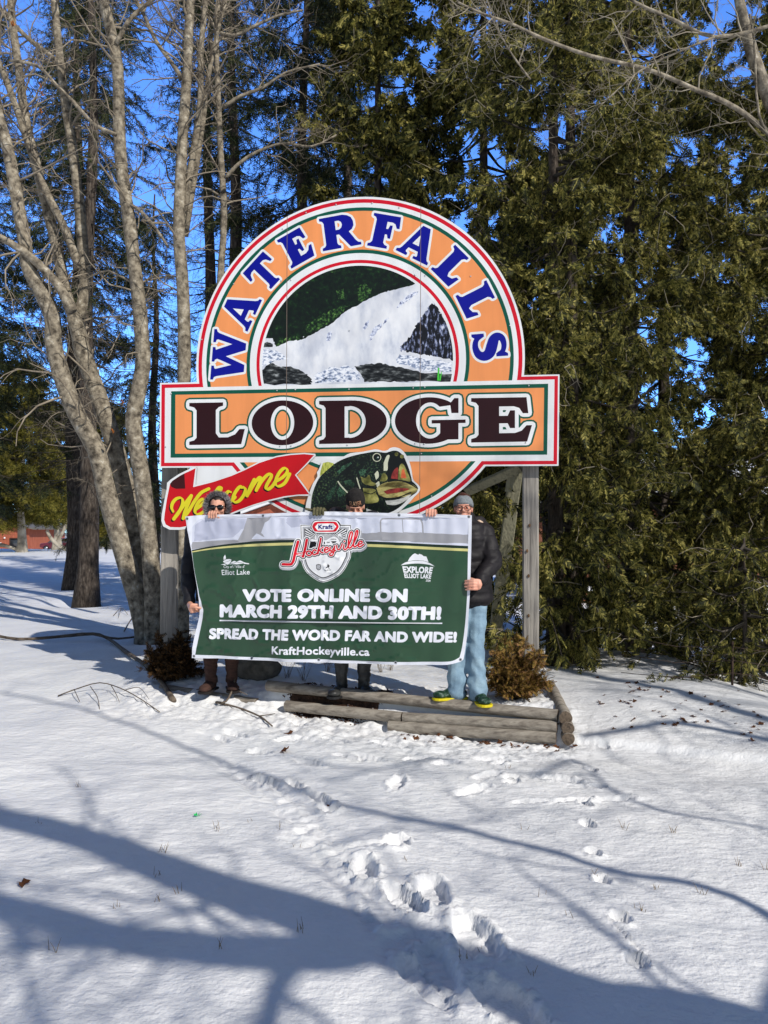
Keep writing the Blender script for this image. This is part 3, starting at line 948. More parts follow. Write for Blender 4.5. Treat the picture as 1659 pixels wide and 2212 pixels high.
vb, tb = paint([dict(key='white', polys=[A2(edge)])])
backing('ribbon_backing', vb, tb, SP, 0.030, 0.012, ALU, rib_o)

# --- leaping bass cut-out
lay = []
A3 = lambda p: [s3(*q) for q in p]
put('f_white', [A3(smooth_pts([(60, 1010), (85, 870), (100, 800), (150, 650), (180, 580), (230, 500), (225, 450), (250, 410), (285, 320), (310, 300), (380, 285), (440, 300), (560, 250), (640, 210), (800, 190), (960, 160), (1050, 180), (1110, 170), (1140, 145), (1200, 135), (1270, 155), (1330, 215), (1380, 310), (1410, 430), (1430, 540), (1480, 590), (1515, 640), (1500, 700), (1440, 760), (1380, 830), (1300, 900), (1240, 950), (1100, 1010)], 3) + [(1100, 1200), (60, 1200)])])
body = smooth_pts([(140, 1000), (150, 850), (165, 730), (210, 600), (260, 510), (330, 440), (440, 345), (560, 280), (700, 235), (850, 205), (960, 190), (1080, 203), (1130, 190), (1190, 176), (1250, 190), (1310, 250), (1350, 340), (1380, 440), (1405, 545), (1450, 590), (1487, 640), (1470, 700), (1380, 765), (1290, 860), (1180, 935), (1050, 980)], 3) + [(1050, 1190), (140, 1190)]
put('f_body', [A3(body)])
put('f_fin', [A3([(258, 505), (270, 430), (300, 332), (360, 318), (425, 332), (440, 345), (330, 440)])])
put('f_green', [A3(ragged(p, 4, 7, 50 + i)) for i, p in enumerate([[(480, 440), (560, 360), (650, 318), (662, 340), (580, 405), (500, 470)], [(745, 430), (800, 400), (850, 420), (820, 480), (760, 500)], [(520, 600), (560, 640), (580, 720), (500, 760), (470, 700)],
     [(330, 760), (420, 640), (470, 620), (440, 720), (380, 800)], [(560, 560), (640, 540), (700, 600), (660, 640)]])])
put('f_cheek', [A3(ragged(smooth_pts([(770, 500), (830, 520), (880, 480), (905, 560), (970, 590), (960, 622), (850, 612), (790, 570)], 3), 1, 3, 60)), A3(smooth_pts([(1020, 530), (1050, 460), (1085, 470), (1110, 520), (1080, 560), (1010, 560)], 3)),
                A3(smooth_pts([(800, 645), (950, 660), (965, 715), (992, 760), (985, 820), (830, 838), (820, 760)], 3))])
put('f_cream', [A3(smooth_pts([(1060, 330), (1100, 240), (1135, 240), (1112, 330), (1108, 420), (1060, 430)], 3)), A3(stroke(smooth_pts([(490, 565), (520, 610), (565, 660), (605, 700)], 3), 16)[0]), A3(smooth_pts([(945, 470), (985, 430), (1000, 500), (965, 545)], 3)),
                A3(smooth_pts([(960, 590), (1000, 560), (1010, 620), (980, 640)], 3))])
put('f_cream', [A3(q) for q in stroke(smooth_pts([(490, 565), (520, 610), (565, 660), (605, 700)], 3), 16) + stroke(smooth_pts([(725, 520), (742, 580), (765, 650)], 3), 14)])
put('f_mouth', [A3(smooth_pts([(1112, 420), (1130, 280), (1180, 195), (1250, 195), (1310, 255), (1360, 360), (1395, 470), (1405, 570), (1280, 548), (1140, 545), (1112, 490)], 3))])
put('f_red', [A3(smooth_pts([(1150, 525), (1175, 440), (1235, 385), (1240, 460), (1235, 535)], 3))])
put('f_cheek', [A3(smooth_pts([(1240, 540), (1255, 380), (1300, 340), (1355, 440), (1398, 560), (1330, 552)], 3)), A3(circle((1220, 222), 24, 12)), A3(circle((1290, 250), 26, 12))])
put('f_orange', [A3([(1275, 520), (1285, 420), (1315, 400), (1345, 525)])])
put('f_jaw', [A3(smooth_pts([(970, 650), (1010, 610), (1100, 572), (1250, 552), (1400, 592), (1484, 645), (1470, 690), (1380, 740), (1240, 765), (1090, 770), (1000, 730)], 3))])
put('f_mouth', [A3(q) for q in stroke(smooth_pts([(1120, 565), (1250, 550), (1380, 590), (1485, 650)], 3), 14) + stroke(smooth_pts([(990, 740), (1100, 775), (1250, 760), (1400, 700)], 3), 16) + stroke(smooth_pts([(820, 700), (900, 720), (960, 690)], 3), 12) + stroke(smooth_pts([(850, 610), (920, 625), (975, 605)], 3), 10)])
put('f_red', [A3(smooth_pts([(1058, 690), (1150, 655), (1300, 645), (1385, 662), (1250, 700), (1100, 722)], 3))])
put('f_belly', [A3(smooth_pts([(1080, 805), (1250, 785), (1400, 725), (1340, 800), (1210, 858), (1100, 850)], 3)), A3(smooth_pts([(840, 900), (930, 930), (1000, 950), (980, 990), (850, 960)], 3))])
put('f_cream', [A3(q) for q in stroke(circle((975, 262), 50, 20) + [(1025, 262)], 9)])
put('f_mouth', [A3(circle((975, 262), 38, 20))])
put('f_green', [A3(circle((985, 265), 20, 14))]); put('f_white', [A3(circle((990, 262), 8, 10))])
vf, tf = paint(lay)
PM.update(f_white=PAINT['white'], f_body=mat('bass_scales', [lin(6, 11, 10), lin(10, 24, 20), lin(22, 48, 36), lin(84, 106, 66)], rough=.38, scale=64, kind='voronoi', pos=[.25, .5, .68, .85], over=(4.5, [lin(70, 84, 80), lin(255, 255, 255)])),
    f_fin=mat('bass_fin', [lin(120, 130, 40), lin(214, 218, 110)], rough=.38, scale=20, stretch=(3, 3, 1)), f_green=mat('bass_flank', [lin(18, 52, 40), lin(84, 130, 98), lin(30, 64, 42)], rough=.38, scale=60, kind='voronoi', over=(9, [lin(60, 80, 70), lin(255, 255, 255)])),
    f_cheek=mat('bass_cheek', [lin(120, 120, 44), lin(206, 200, 120)], rough=.38, scale=16, over=(9, [lin(90, 96, 60), lin(255, 255, 255)])), f_cream=pm('bass_cream', (214, 216, 190)), f_mouth=pm('bass_mouth', (10, 14, 14)), f_red=mat('bass_gum', [lin(90, 20, 26), lin(170, 60, 50)], rough=.38, scale=20),
    f_orange=mat('bass_throat', [lin(190, 70, 40), lin(220, 120, 70)], rough=.38, scale=20), f_jaw=mat('bass_jaw', [lin(120, 100, 50), lin(206, 194, 122), lin(170, 160, 104)], rough=.38, scale=12, stretch=(1, 1, 3), over=(8, [lin(110, 104, 70), lin(255, 255, 255)])), f_belly=mat('bass_belly', [lin(150, 150, 150), lin(225, 226, 220)], rough=.38, scale=14, stretch=(1, 1, 3)))
FF = [SP.pt(u, v, 0.030) for u, v in vf]
fish_o, _ = sheet('bass_cutout', FF, tf, list(tf.keys()), PM, sign)
vb, tb = paint([dict(key='white', polys=lay[0]['polys'])])
backing('bass_backing', vb, tb, SP, 0.030, 0.012, ALU, fish_o)

# --- posts and braces
WOOD = mat('weathered_wood', [lin(92, 88, 84), lin(136, 131, 125), lin(166, 160, 151), lin(118, 113, 107)], rough=.85, scale=3.0, detail=8, stretch=(9, 9, .5), bump=.5, bscale=6, spec=.2, pos=[.25, .42, .6, .75])
WOOD2 = mat('weathered_brace_wood', [lin(104, 102, 84), lin(150, 146, 122), lin(120, 116, 98)], rough=.85, scale=3.0, detail=8, stretch=(8, 8, .6), bump=.5, bscale=6, spec=.2)
KNOT = mat('wood_knot', [lin(60, 44, 32), lin(132, 100, 68)], rough=.8, scale=40)
def timber(name, p0, p1, w, d, m, parent, yaw):
    p0 = Vector(p0); p1 = Vector(p1); z = (p1 - p0); L = z.length; z.normalize()
    x = Vector((math.cos(yaw), math.sin(yaw), 0)); x = (x - z * x.dot(z)).normalized(); y = z.cross(x)
    mb = MB(); nseg = 14
    # chamfered rectangular section, slightly wavering along the grain
    sec = [(-w / 2 + .008, -d / 2), (w / 2 - .008, -d / 2), (w / 2, -d / 2 + .008), (w / 2, d / 2 - .008), (w / 2 - .008, d / 2), (-w / 2 + .008, d / 2), (-w / 2, d / 2 - .008), (-w / 2, -d / 2 + .008)]
    V = []
    for i in range(nseg + 1):
        c = p0 + z * (L * i / nseg) + x * random.uniform(-.002, .002)
        V += [tuple(c + x * a + y * b) for a, b in sec]
    k = np.arange(8); k2 = (k + 1) % 8
    Q = np.concatenate([np.stack([i * 8 + k, i * 8 + k2, (i + 1) * 8 + k2, (i + 1) * 8 + k], 1) for i in range(nseg)])
    n0 = len(V); V += [tuple(p0), tuple(p1)]
    T = np.concatenate([np.stack([k2, k, np.full(8, n0)], 1), np.stack([nseg * 8 + k, nseg * 8 + k2, np.full(8, n0 + 1)], 1)])
    mb.add(V, Q, T)
    return mb.build(name, m, parent, smooth=False)
yawS = math.atan2(SP.U.y, SP.U.x)
def post(dx, dyb, depth, w, d, yaw, topz, knots):
    b = P(dx, dyb, depth); b.z = H(b.x, b.y) - .15
    t = Vector((b.x + .01, b.y + .01, topz))
    o = timber('post', b, t, w, d, WOOD, sign, yaw)
    for (kx, ky) in knots:
        q = P(kx, ky, depth - d / 2 - .002)
        mb = MB(); mb.ball(q, (.011, .003, .017), seg=10, rings=6); mb.build('knot', KNOT, o)
    # one long drying crack
    q0 = P(dx - 2, 1060 if dx < 800 else 1100, depth - d / 2 - .001)
    return o
UPR = 7.15 + .022 + .075
post(1146.5, 1455, 7.335, .147, .14, yawS, 2.75, [(1144, 1015 + 120), (1139, 1190), (1142, 1244), (1142, 1330)])
post(364, 1400, 7.90, .165, .13, yawS + .30, 2.75, [(357, 1114), (350, 1268)])
# rear braces: sloping prop on the right, short strut and cross rails behind the board
timber('brace', P(1066, 1400, 8.6), P(1118, 985, 7.5), .135, .05, WOOD2, sign, yawS + .1)
timber('brace', P(1098, 1062, 7.62), P(1108, 1000, 7.55), .07, .05, WOOD2, sign, yawS)
timber('brace', P(475, 1390, 9.0), P(385, 985, 8.05), .12, .05, WOOD2, sign, yawS)
timber('brace', P(1008, 1062, 7.75), P(1124, 1010, 7.42), .11, .045, WOOD2, sign, yawS)
for cy, (xa, xb) in ((1070, (60, 1590)), (790, (60, 1590)), (420, (330, 1280))):
    a = SP.pt(*s1(xa, cy), -.022 - .03); b = SP.pt(*s1(xb, cy - .02 * (xb - xa) * .9), -.022 - .03)
    timber('rail', a, b, .09, .05, WOOD2, sign, 0.0)
# ------------------------------------------------------------ the vinyl banner
BP = Plane((-1.737, 6.75), (0.71, 6.25))
def b2(cx, cy): return BP.uv((600 + cx / .948) * .54861, (1900 + cy / .948) * .54861)
def bk(cx, cy): return BP.uv((1060 + cx / 3.77) * .54861, (2020 + cy / 3.77) * .54861)     # emblem close-up
def bl(cx, cy): return BP.uv((730 + cx / 4.1475) * .54861, (1990 + cy / 4.1475) * .54861)   # left logo close-up
def br(cx, cy): return BP.uv((1500 + cx / 4.1475) * .54861, (2100 + cy / 4.1475) * .54861)  # right logo close-up
KB = b2(101, 300)[0] - b2(100, 300)[0]
KK = bk(101, 300)[0] - bk(100, 300)[0]

def ban_pt(u, v, off=0.0):
    """the cloth: hangs from three pairs of hands, vertical drapes, dents, curled corner"""
    u0, v0 = u, v
    t = (1.78 - v) / 1.22                       # 0 at the top edge, 1 at the bottom
    a = 0.35 + 0.9 * min(1, max(0, t))
    d = 0.010 * a * math.sin(u * 7.3 + 0.6 + 0.5 * t) + 0.007 * a * math.sin(u * 13.7 + 1.9 - 1.1 * t) + 0.0035 * math.sin(u * 27 + 2.2 * t)
    top = math.exp(-((t) / .16) ** 2)
    d += 0.0030 * top * math.sin(u * 62 + 1.3 * math.sin(u * 9))
    n = noise.noise(Vector((u * 3.1, v * 2.4, 3.0))); n2 = noise.noise(Vector((u * 8.0, v * 4.5, 9.0)))
    d += 0.017 * n + 0.007 * n2
    # sharp little creases
    n3 = noise.noise(Vector((u * 4.5 + .3 * n2, v * 7.0, 21.0)))
    d += 0.013 * max(0, 1 - abs(n3) * 7) * (0.3 + .7 * t) * max(.15, min(1, (2.25 - u) * 3))
    # left edge is pulled in by the hand, right lower corner curls away
    d += -0.03 * math.exp(-((u - 0.05) / .22) ** 2) * math.exp(-((v - 1.02) / .22) ** 2)
    c = max(0, (u - 2.18) / .32) * max(0, min(1, (1.10 - v) / .5))
    d += -0.07 * c * c - 0.01 * c
    d += 0.022 * math.exp(-((u - 2.05) / .22) ** 2) * math.exp(-((v - .85) / .45) ** 2)
    d -= 0.05 * max(0, 1 - u / .5) * max(0, t - .5)
    return BP.pt(u, v, d + off)

lay = []
B2 = lambda p: [b2(*q) for q in p]
outline = B2(smooth_pts([(123, 127), (190, 121), (300, 119), (400, 117), (520, 112), (640, 108), (780, 111), (920, 115), (1060, 118), (1192, 122)], 3)[:-1] + smooth_pts([(1192, 122), (1190, 250), (1186, 400), (1181, 480), (1175, 560), (1167, 620), (1161, 655)], 3)[:-1] +
        [(1159, 664), (1150, 671)] + smooth_pts([(1150, 671), (1120, 678), (1080, 682), (960, 680), (800, 676), (650, 673), (500, 668), (300, 660), (147, 655)], 3)[:-1] + smooth_pts([(147, 655), (153, 600), (167, 530), (174, 490), (174, 470), (168, 420), (155, 320), (145, 250), (133, 180), (123, 127)], 3)[:-1])
field = B2(smooth_pts([(147, 252), (155, 315), (168, 400), (183, 460), (188, 480), (183, 520), (170, 590), (160, 643)], 3) + smooth_pts([(160, 643), (300, 650), (500, 657), (650, 662), (800, 666), (960, 669), (1080, 670), (1120, 667), (1145, 655)], 3)[1:] + smooth_pts([(1145, 655), (1155, 615), (1165, 545), (1172, 470), (1176, 390), (1178, 237)], 3)[1:] +
              smooth_pts([(1178, 237), (1050, 231), (900, 223), (760, 218), (640, 215), (520, 214), (400, 218), (330, 224), (260, 232), (200, 241), (147, 252)], 3)[1:-1])
def band(o0, o1, l0, l1):
    top = [(147, 252), (200, 241), (260, 232), (330, 224), (400, 218), (520, 214), (640, 215), (760, 218), (900, 223), (1050, 231), (1178, 237)]
    f = lambda x, a, b: a + (b - a) * min(1, (x - 147) / 260)
    return B2(smooth_pts([(x, y + f(x, l0, o0)) for x, y in top], 3) + smooth_pts([(x, y + f(x, l1, o1)) for x, y in top], 3)[::-1])
def put(key, polys, holes=(), inside=None):
    if len(polys) > 14 and not holes:
        for o, h in union(polys, 3.5e-4): lay.append(dict(key=key, polys=[o], holes=h, inside=inside))
    else: lay.append(dict(key=key, polys=polys, holes=list(holes), inside=inside))
put('hem', [outline])
sky_l = [(150, 165), (170, 140), (200, 134), (600, 122), (1180, 132), (1178, 237)] + [(1050, 231), (900, 223), (640, 215), (400, 218), (260, 232), (147, 252)]
put('skyp', [B2(sky_l)])
put('skyd', [B2(ragged([(160, 160), (185, 140), (300, 135), (390, 137), (360, 165), (330, 175), (300, 205), (200, 215), (155, 220)], 4, 2, 70)), B2(ragged([(505, 130), (600, 122), (640, 150), (560, 165), (520, 168), (500, 150)], 4, 2, 71))])
put('greyp', [B2(ragged([(147, 230), (150, 222), (250, 216), (330, 214), (420, 211), (520, 208), (600, 214), (520, 214), (400, 218), (330, 224), (260, 232), (200, 241), (147, 250)], 3, 1.2, 72)),
              B2(ragged([(740, 188), (800, 190), (860, 184), (940, 188), (1000, 186), (1100, 192), (1178, 194), (1178, 228), (1050, 225), (900, 218), (740, 214)], 5, 1.6, 73)),
              B2([(318, 216), (340, 176), (352, 140), (352, 132), (430, 130), (446, 126), (436, 140), (420, 150), (412, 170), (405, 188), (412, 194), (418, 204), (408, 200), (398, 194), (388, 190), (372, 205), (366, 214)])])
net = B2(smooth_pts([(855, 215), (853, 150), (858, 138), (872, 135), (990, 136), (1002, 142), (1008, 160), (1011, 222)], 3)) 
put('greyp', stroke(net, 5 * KB) + stroke(B2([(933, 136), (938, 200)]), 2.5 * KB) + stroke(B2([(938, 186), (990, 190)]), 2 * KB), inside=['skyp', 'greyp'])
put('green', [field])
put('dark', [band(0, 10, 0, 5)])
put('cream', [band(10, 20, 5, 9)])
# lettering
def line(key, s, quad, bold, nudge=None, inside=None):
    p, h = text_polys(s, [b2(*q) for q in quad], bold)
    put(key, p, h, inside)
line('l_white', 'VOTE ONLINE ON', [(337, 398), (955, 396), (953, 446), (335, 445)], .068)
line('l_white', 'MARCH 29TH AND 30TH!', [(250, 455), (1080, 463), (1077, 513), (248, 504)], .068)
put('l_white', [B2([(248, 513), (1082, 523), (1082, 528), (248, 518)])])
line('l_white', 'SPREAD THE WORD FAR AND WIDE!', [(213, 544), (1137, 558), (1135, 598), (211, 585)], .06)
line('l_white', 'KraftHockeyville.ca', [(446, 611), (812, 617), (811, 647), (445, 641)], .03)
# town logo
LQ = lambda s, quad, f, bold, key='l_town': put(key, *text_polys(s, [f(*q) for q in quad], bold))
LQ("City of / Ville d'", [(626, 978), (972, 978), (972, 1020), (626, 1022)], bl, .004)
LQ('Elliot Lake', [(592, 1052), (1048, 1046), (1050, 1126), (596, 1138)], bl, .006)
put('l_town', [[bl(*q) for q in smooth_pts([(580, 968), (650, 952), (720, 950), (760, 925), (800, 905), (840, 920), (890, 898), (940, 920), (985, 938), (1032, 945), (1030, 962), (940, 950), (850, 962), (760, 958), (680, 975)], 2)],
               [bl(*q) for q in smooth_pts([(642, 806), (660, 850), (656, 880), (635, 895), (622, 880), (625, 840)], 2)]])
put('green', [[bl(*q) for q in p] for p in stroke(smooth_pts([(740, 952), (800, 940), (840, 925), (890, 935), (960, 942)], 3), 7)])
put('green', [[bl(*q) for q in smooth_pts([(600, 918), (660, 872), (760, 872), (742, 945), (692, 980), (645, 958)], 2)]])
put('l_town', [[bl(*q) for q in smooth_pts([(612, 918), (662, 882), (748, 882), (733, 938), (690, 968), (650, 948)], 2)]])
put('green', [[bl(*q) for q in p] for p in stroke([(640, 930), (690, 915), (735, 895)], 5)])
# explorer hat logo
put('l_logo', [[br(*q) for q in [(440, 458), (470, 400), (520, 345), (555, 325), (608, 352), (625, 335), (668, 350), (690, 372), (740, 380), (775, 470), (690, 447), (600, 440), (520, 443)]],
               [br(*q) for q in smooth_pts([(330, 520), (400, 475), (500, 453), (600, 448), (700, 456), (800, 490), (880, 543)], 3) + smooth_pts([(880, 543), (790, 515), (700, 500), (600, 493), (500, 497), (405, 508), (330, 524)], 3)[1:-1]]])
LQ('EXPLORE', [(352, 535), (853, 552), (830, 660), (374, 642)], br, .05, 'l_logo')
LQ('ELLIOT LAKE', [(378, 652), (826, 670), (814, 742), (392, 728)], br, .045, 'l_logo')
LQ('.COM', [(730, 752), (808, 760), (806, 795), (728, 786)], br, .045, 'l_logo')

# hockey emblem: shield, badge and slanted script
KP = lambda p: [bk(*q) for q in p]
sh = [(470, 178), (622, 186), (652, 140), (722, 106), (960, 104), (1032, 126), (1062, 176), (1207, 180)] + smooth_pts([(1207, 180), (1207, 600), (1172, 722), (1102, 850), (1000, 945), (800, 1022), (645, 955), (540, 855), (490, 735), (473, 600)], 4)[1:]
shk = KP(sh)
shs = KP([sh[0]] + sh[7:])
shrink = lambda p, d: grow(p, -d * KK, limit=1.6)
SCW = lambda key, strokes, gw: put(key, strokes)
hs = []      # script strokes: (points, width)
hs += [(smooth_pts([(432, 425), (400, 540), (372, 690), (350, 742), (320, 762), (205, 760)], 4), 40), (smooth_pts([(560, 398), (535, 520), (505, 645)], 4), 40), ([(395, 600), (470, 598), (545, 572)], 14), ([(400, 612), (490, 640)], 12)]
hs += [(circle((592, 598), 36, 18, ry=34) + [(628, 598)], 24)]
hs += [(smooth_pts([(700, 560), (678, 546), (650, 570), (648, 605), (676, 618), (712, 596)], 4), 24)]
hs += [(smooth_pts([(768, 375), (745, 490), (722, 605)], 3), 28), ([(735, 560), (808, 500)], 16), (smooth_pts([(752, 552), (772, 580), (800, 592)], 3), 24)]
hs += [(smooth_pts([(820, 555), (872, 535), (868, 512), (840, 515), (820, 550), (832, 582), (862, 578), (895, 552)], 4), 22)]
hs += [(smooth_pts([(905, 508), (902, 555), (925, 562), (960, 520), (972, 488)], 4), 22), (smooth_pts([(972, 488), (960, 570), (940, 625), (905, 628), (905, 600), (985, 555)], 4), 22)]
hs += [(smooth_pts([(1000, 482), (1012, 535), (1042, 540), (1072, 490), (1085, 455)], 4), 22)]
hs += [(smooth_pts([(1112, 470), (1105, 520), (1128, 545), (1160, 515)], 4), 22)]
hs += [(smooth_pts([(1160, 515), (1212, 400), (1232, 295), (1205, 290), (1180, 400), (1172, 490), (1190, 522), (1222, 500)], 4), 24), (smooth_pts([(1222, 500), (1285, 380), (1312, 275), (1288, 272), (1260, 390), (1248, 470), (1265, 505), (1300, 480)], 4), 24)]
hs += [(smooth_pts([(1318, 470), (1372, 448), (1372, 420), (1340, 425), (1316, 462), (1325, 498), (1355, 498), (1400, 465)], 4), 24)]
def hpieces(extra, dx=0, dy=0):
    out = []
    for pts, w in hs:
        out += [KP(q) for q in stroke([(x + dx, y + dy) for x, y in pts], w + extra, disc=9)]
    out += [KP(circle((1118 + dx, 420 + dy), 14 + extra / 2, 10))]
    return out
put('e_white', [grow(shk, 7 * KK, limit=1.5)])
put('e_silver', hpieces(92, 4, 20))
put('e_black', [shk]); put('e_white', [shrink(shs, 9)]); put('e_silver', [shrink(shs, 24)]); put('e_black', [shrink(shs, 50)]); put('e_white', [shrink(shs, 62)])
inner = [(535, 232), (640, 236), (700, 292), (970, 292), (1050, 236), (1146, 232), (1146, 470), (980, 520), (535, 560)]
put('e_black', [KP(inner)])
rays = []
for i in range(26):
    a0 = math.pi * (0.02 + i / 26 * .96); a1 = a0 + math.pi / 26 * .48
    rays.append(KP([(840, 430), (840 + 460 * math.cos(a0), 430 - 460 * math.sin(a0) * .75), (840 + 460 * math.cos(a1), 430 - 460 * math.sin(a1) * .75)]))
lay.append(dict(key='e_inner', polys=[KP(inner)])); put('e_black', [KP(inner)])
put('e_white', rays, inside=['e_inner'])
put('e_silver', [KP([(700, 330), (820, 380), (960, 330), (990, 430), (680, 440)])], inside=['e_inner'])
put('e_white', [KP([(535, 345), (612, 358), (612, 430), (535, 440)]), KP([(625, 390), (710, 392), (712, 420), (625, 424)]), KP([(680, 385), (692, 318), (706, 385)])], inside=['e_inner'])
put('e_white', [KP([(800, 470), (800, 410), (845, 405), (870, 392)] + smooth_pts([(895, 372), (955, 350), (1015, 378), (1050, 440)], 3) + [(1060, 470)]), KP([(1020, 330), (1048, 300), (1076, 330), (1076, 345), (1020, 345)]), KP([(1028, 345), (1034, 345), (1030, 372), (1024, 372)]), KP([(1062, 345), (1068, 345), (1074, 372), (1068, 372)])], inside=['e_inner'])
put('e_black', [KP([(918, 418), (1000, 418), (992, 432), (926, 432)]), KP([(935, 432), (985, 432), (985, 452), (935, 452)]), KP([(812, 425), (830, 425), (830, 462), (812, 462)])] + [KP(rect(855 + 16 * i, 428, 866 + 16 * i, 446)) for i in range(3)] + [KP(rect(545 + 24 * i, 372, 560 + 24 * i, 388)) for i in range(3)] + [KP(rect(545 + 24 * i, 402, 560 + 24 * i, 418)) for i in range(3)], inside=['e_inner'])
LQ('ARENA', [(912, 380), (998, 380), (998, 400), (912, 400)], bk, .03, 'e_black')
put('e_black', [KP([(590, 450), (625, 430), (650, 455), (640, 500), (600, 500)]), KP([(665, 440), (690, 430), (700, 520), (660, 500)])], inside=['e_inner'])
# league marks at the foot of the shield
put('e_black', [KP([(695, 768), (732, 758), (770, 768), (770, 820), (755, 842), (732, 852), (708, 842), (695, 820)])])
put('e_silver', [KP([(702, 776), (732, 768), (763, 776), (763, 788), (702, 820)]), KP([(712, 832), (763, 800), (760, 826), (732, 843)])])
LQ('NHL', [(708, 815), (756, 786), (760, 800), (712, 829)], bk, .03, 'e_white')
put('e_black', [KP(circle((872, 764), 9, 10)), KP([(858, 775), (890, 772), (896, 792), (880, 806), (898, 826), (888, 828), (868, 806), (850, 822), (842, 818), (862, 796)]), KP([(848, 800), (856, 802), (838, 826), (832, 824)])])
LQ('NHLPA', [(818, 840), (920, 838), (920, 855), (818, 857)], bk, .03, 'e_black')
# badge
bad = lambda g: KP([(600 + 10 - g, 196)][0:0] + smooth_pts([(640 - g, 205), (660 - g * .7, 160 - g * .6), (700 - g * .4, 132 - g), (840, 128 - g), (975 + g * .4, 130 - g), (1010 + g * .7, 158 - g * .6), (1030 + g, 203), (1008 + g * .7, 250 + g * .6), (975 + g * .4, 277 + g), (840, 280 + g), (700 - g * .4, 277 + g), (662 - g * .7, 252 + g * .6), (640 - g, 205)], 3)[:-1])
put('e_black', [bad(26)]); put('e_white', [bad(16)]); put('e_red', [bad(0)])
put('e_white', [KP([(682, 208), (722, 157), (952, 154), (997, 203), (952, 256), (722, 261)])])
LQ('Kraft', [(728, 172), (940, 172), (940, 238), (728, 238)], bk, .045, 'e_blue')
# script
put('e_white', hpieces(70)); put('e_black', hpieces(44)); put('e_white', hpieces(16)); put('e_red', hpieces(0))
# eyelets
EYES = [(131, 135), (413, 124), (921, 122), (1181, 128), (155, 648), (370, 656), (1148, 664), (618, 663), (910, 670)]
for i, (ex, ey) in enumerate(EYES):
    put('eye%d' % i, [circle(b2(ex, ey), 5.2 * KB, 14)], [circle(b2(ex, ey), 2.6 * KB, 12)])
    put('eyehole%d' % i, [circle(b2(ex, ey), 2.6 * KB, 12)])
grid = [(i * .0245 + (j % 2) * .012, .50 + j * .0245) for i in range(106) for j in range(54)]
vb_, tb_ = paint(lay, grid)
GP = dict(hem=pm('banner_hem', (226, 229, 240), .32), skyp=pm('banner_pale_sky', (212, 216, 232), .3), skyd=pm('banner_cloud_grey', (186, 190, 210), .3), greyp=pm('banner_print_grey', (160, 160, 166), .3),
    green=mat('banner_green', [lin(38, 68, 48), lin(44, 77, 54)], rough=.3, scale=2, spec=.5), dark=pm('banner_dark_green', (22, 44, 34), .3), cream=pm('banner_cream', (206, 200, 132), .3),
    l_white=pm('banner_lettering_white', (236, 238, 248), .3), l_logo=pm('banner_logo_white', (232, 234, 240), .3), e_white=pm('emblem_white', (238, 239, 242), .3), e_silver=pm('emblem_silver', (176, 178, 184), .3),
    e_black=pm('emblem_black', (14, 14, 18), .3), e_red=pm('emblem_red', (214, 14, 36), .3), e_blue=pm('emblem_blue', (16, 20, 110), .3), eye=mat('eyelet_metal', lin(170, 172, 176), rough=.3, metal=.8), eyehole=pm('eyelet_gap', (40, 44, 50), .6))
GP['l_town'] = GP['l_logo']
GP['e_inner'] = GP['e_black']
for i in range(len(EYES)): GP['eye%d' % i] = GP['eye']; GP['eyehole%d' % i] = GP['eyehole']
banner = empty('banner', tuple(BP.pt(1.25, .56)), 'large green vinyl banner with white voting text held up by three people', 'banner')
B3 = [ban_pt(u, v) for u, v in vb_]
# normals from the cloth function so that neighbouring parts shade as one sheet
def ban_normals(me, used):
    inv = {j: i for i, j in used.items()}
    N = []
    for j in range(len(me.vertices)):
        u, v = vb_[inv[j]]; e = .006
        a = ban_pt(u + e, v) - ban_pt(u - e, v); b = ban_pt(u, v + e) - ban_pt(u, v - e)
        N.append(tuple(a.cross(b).normalized()))
    me.normals_split_custom_set_from_vertices(N)
for nme, ks in (('printed_sheet', ['hem', 'skyp', 'skyd', 'greyp', 'green', 'dark', 'cream']), ('lettering', ['l_white']), ('town_logo', ['l_town']), ('hat_logo', ['l_logo']), ('shield_emblem', ['e_white', 'e_silver', 'e_black', 'e_red', 'e_blue', 'e_inner']), ) + tuple(('eyelet', ['eye%d' % i, 'eyehole%d' % i]) for i in range(len(EYES))):
    o, used = sheet(nme, B3, tb_, ks, GP, banner, smooth=True)
    ban_normals(o.data, used)
# ------------------------------------------------------------ people
SKIN = mat('skin', [lin(198, 140, 116), lin(222, 168, 144)], rough=.5, scale=14, spec=.4)
SKIN2 = mat('skin_pinker', [lin(204, 140, 118), lin(226, 170, 148)], rough=.5, scale=14, spec=.4)
EYEM = mat('eye_dark', lin(30, 22, 18), rough=.2)
def V3(*a): return Vector(a)

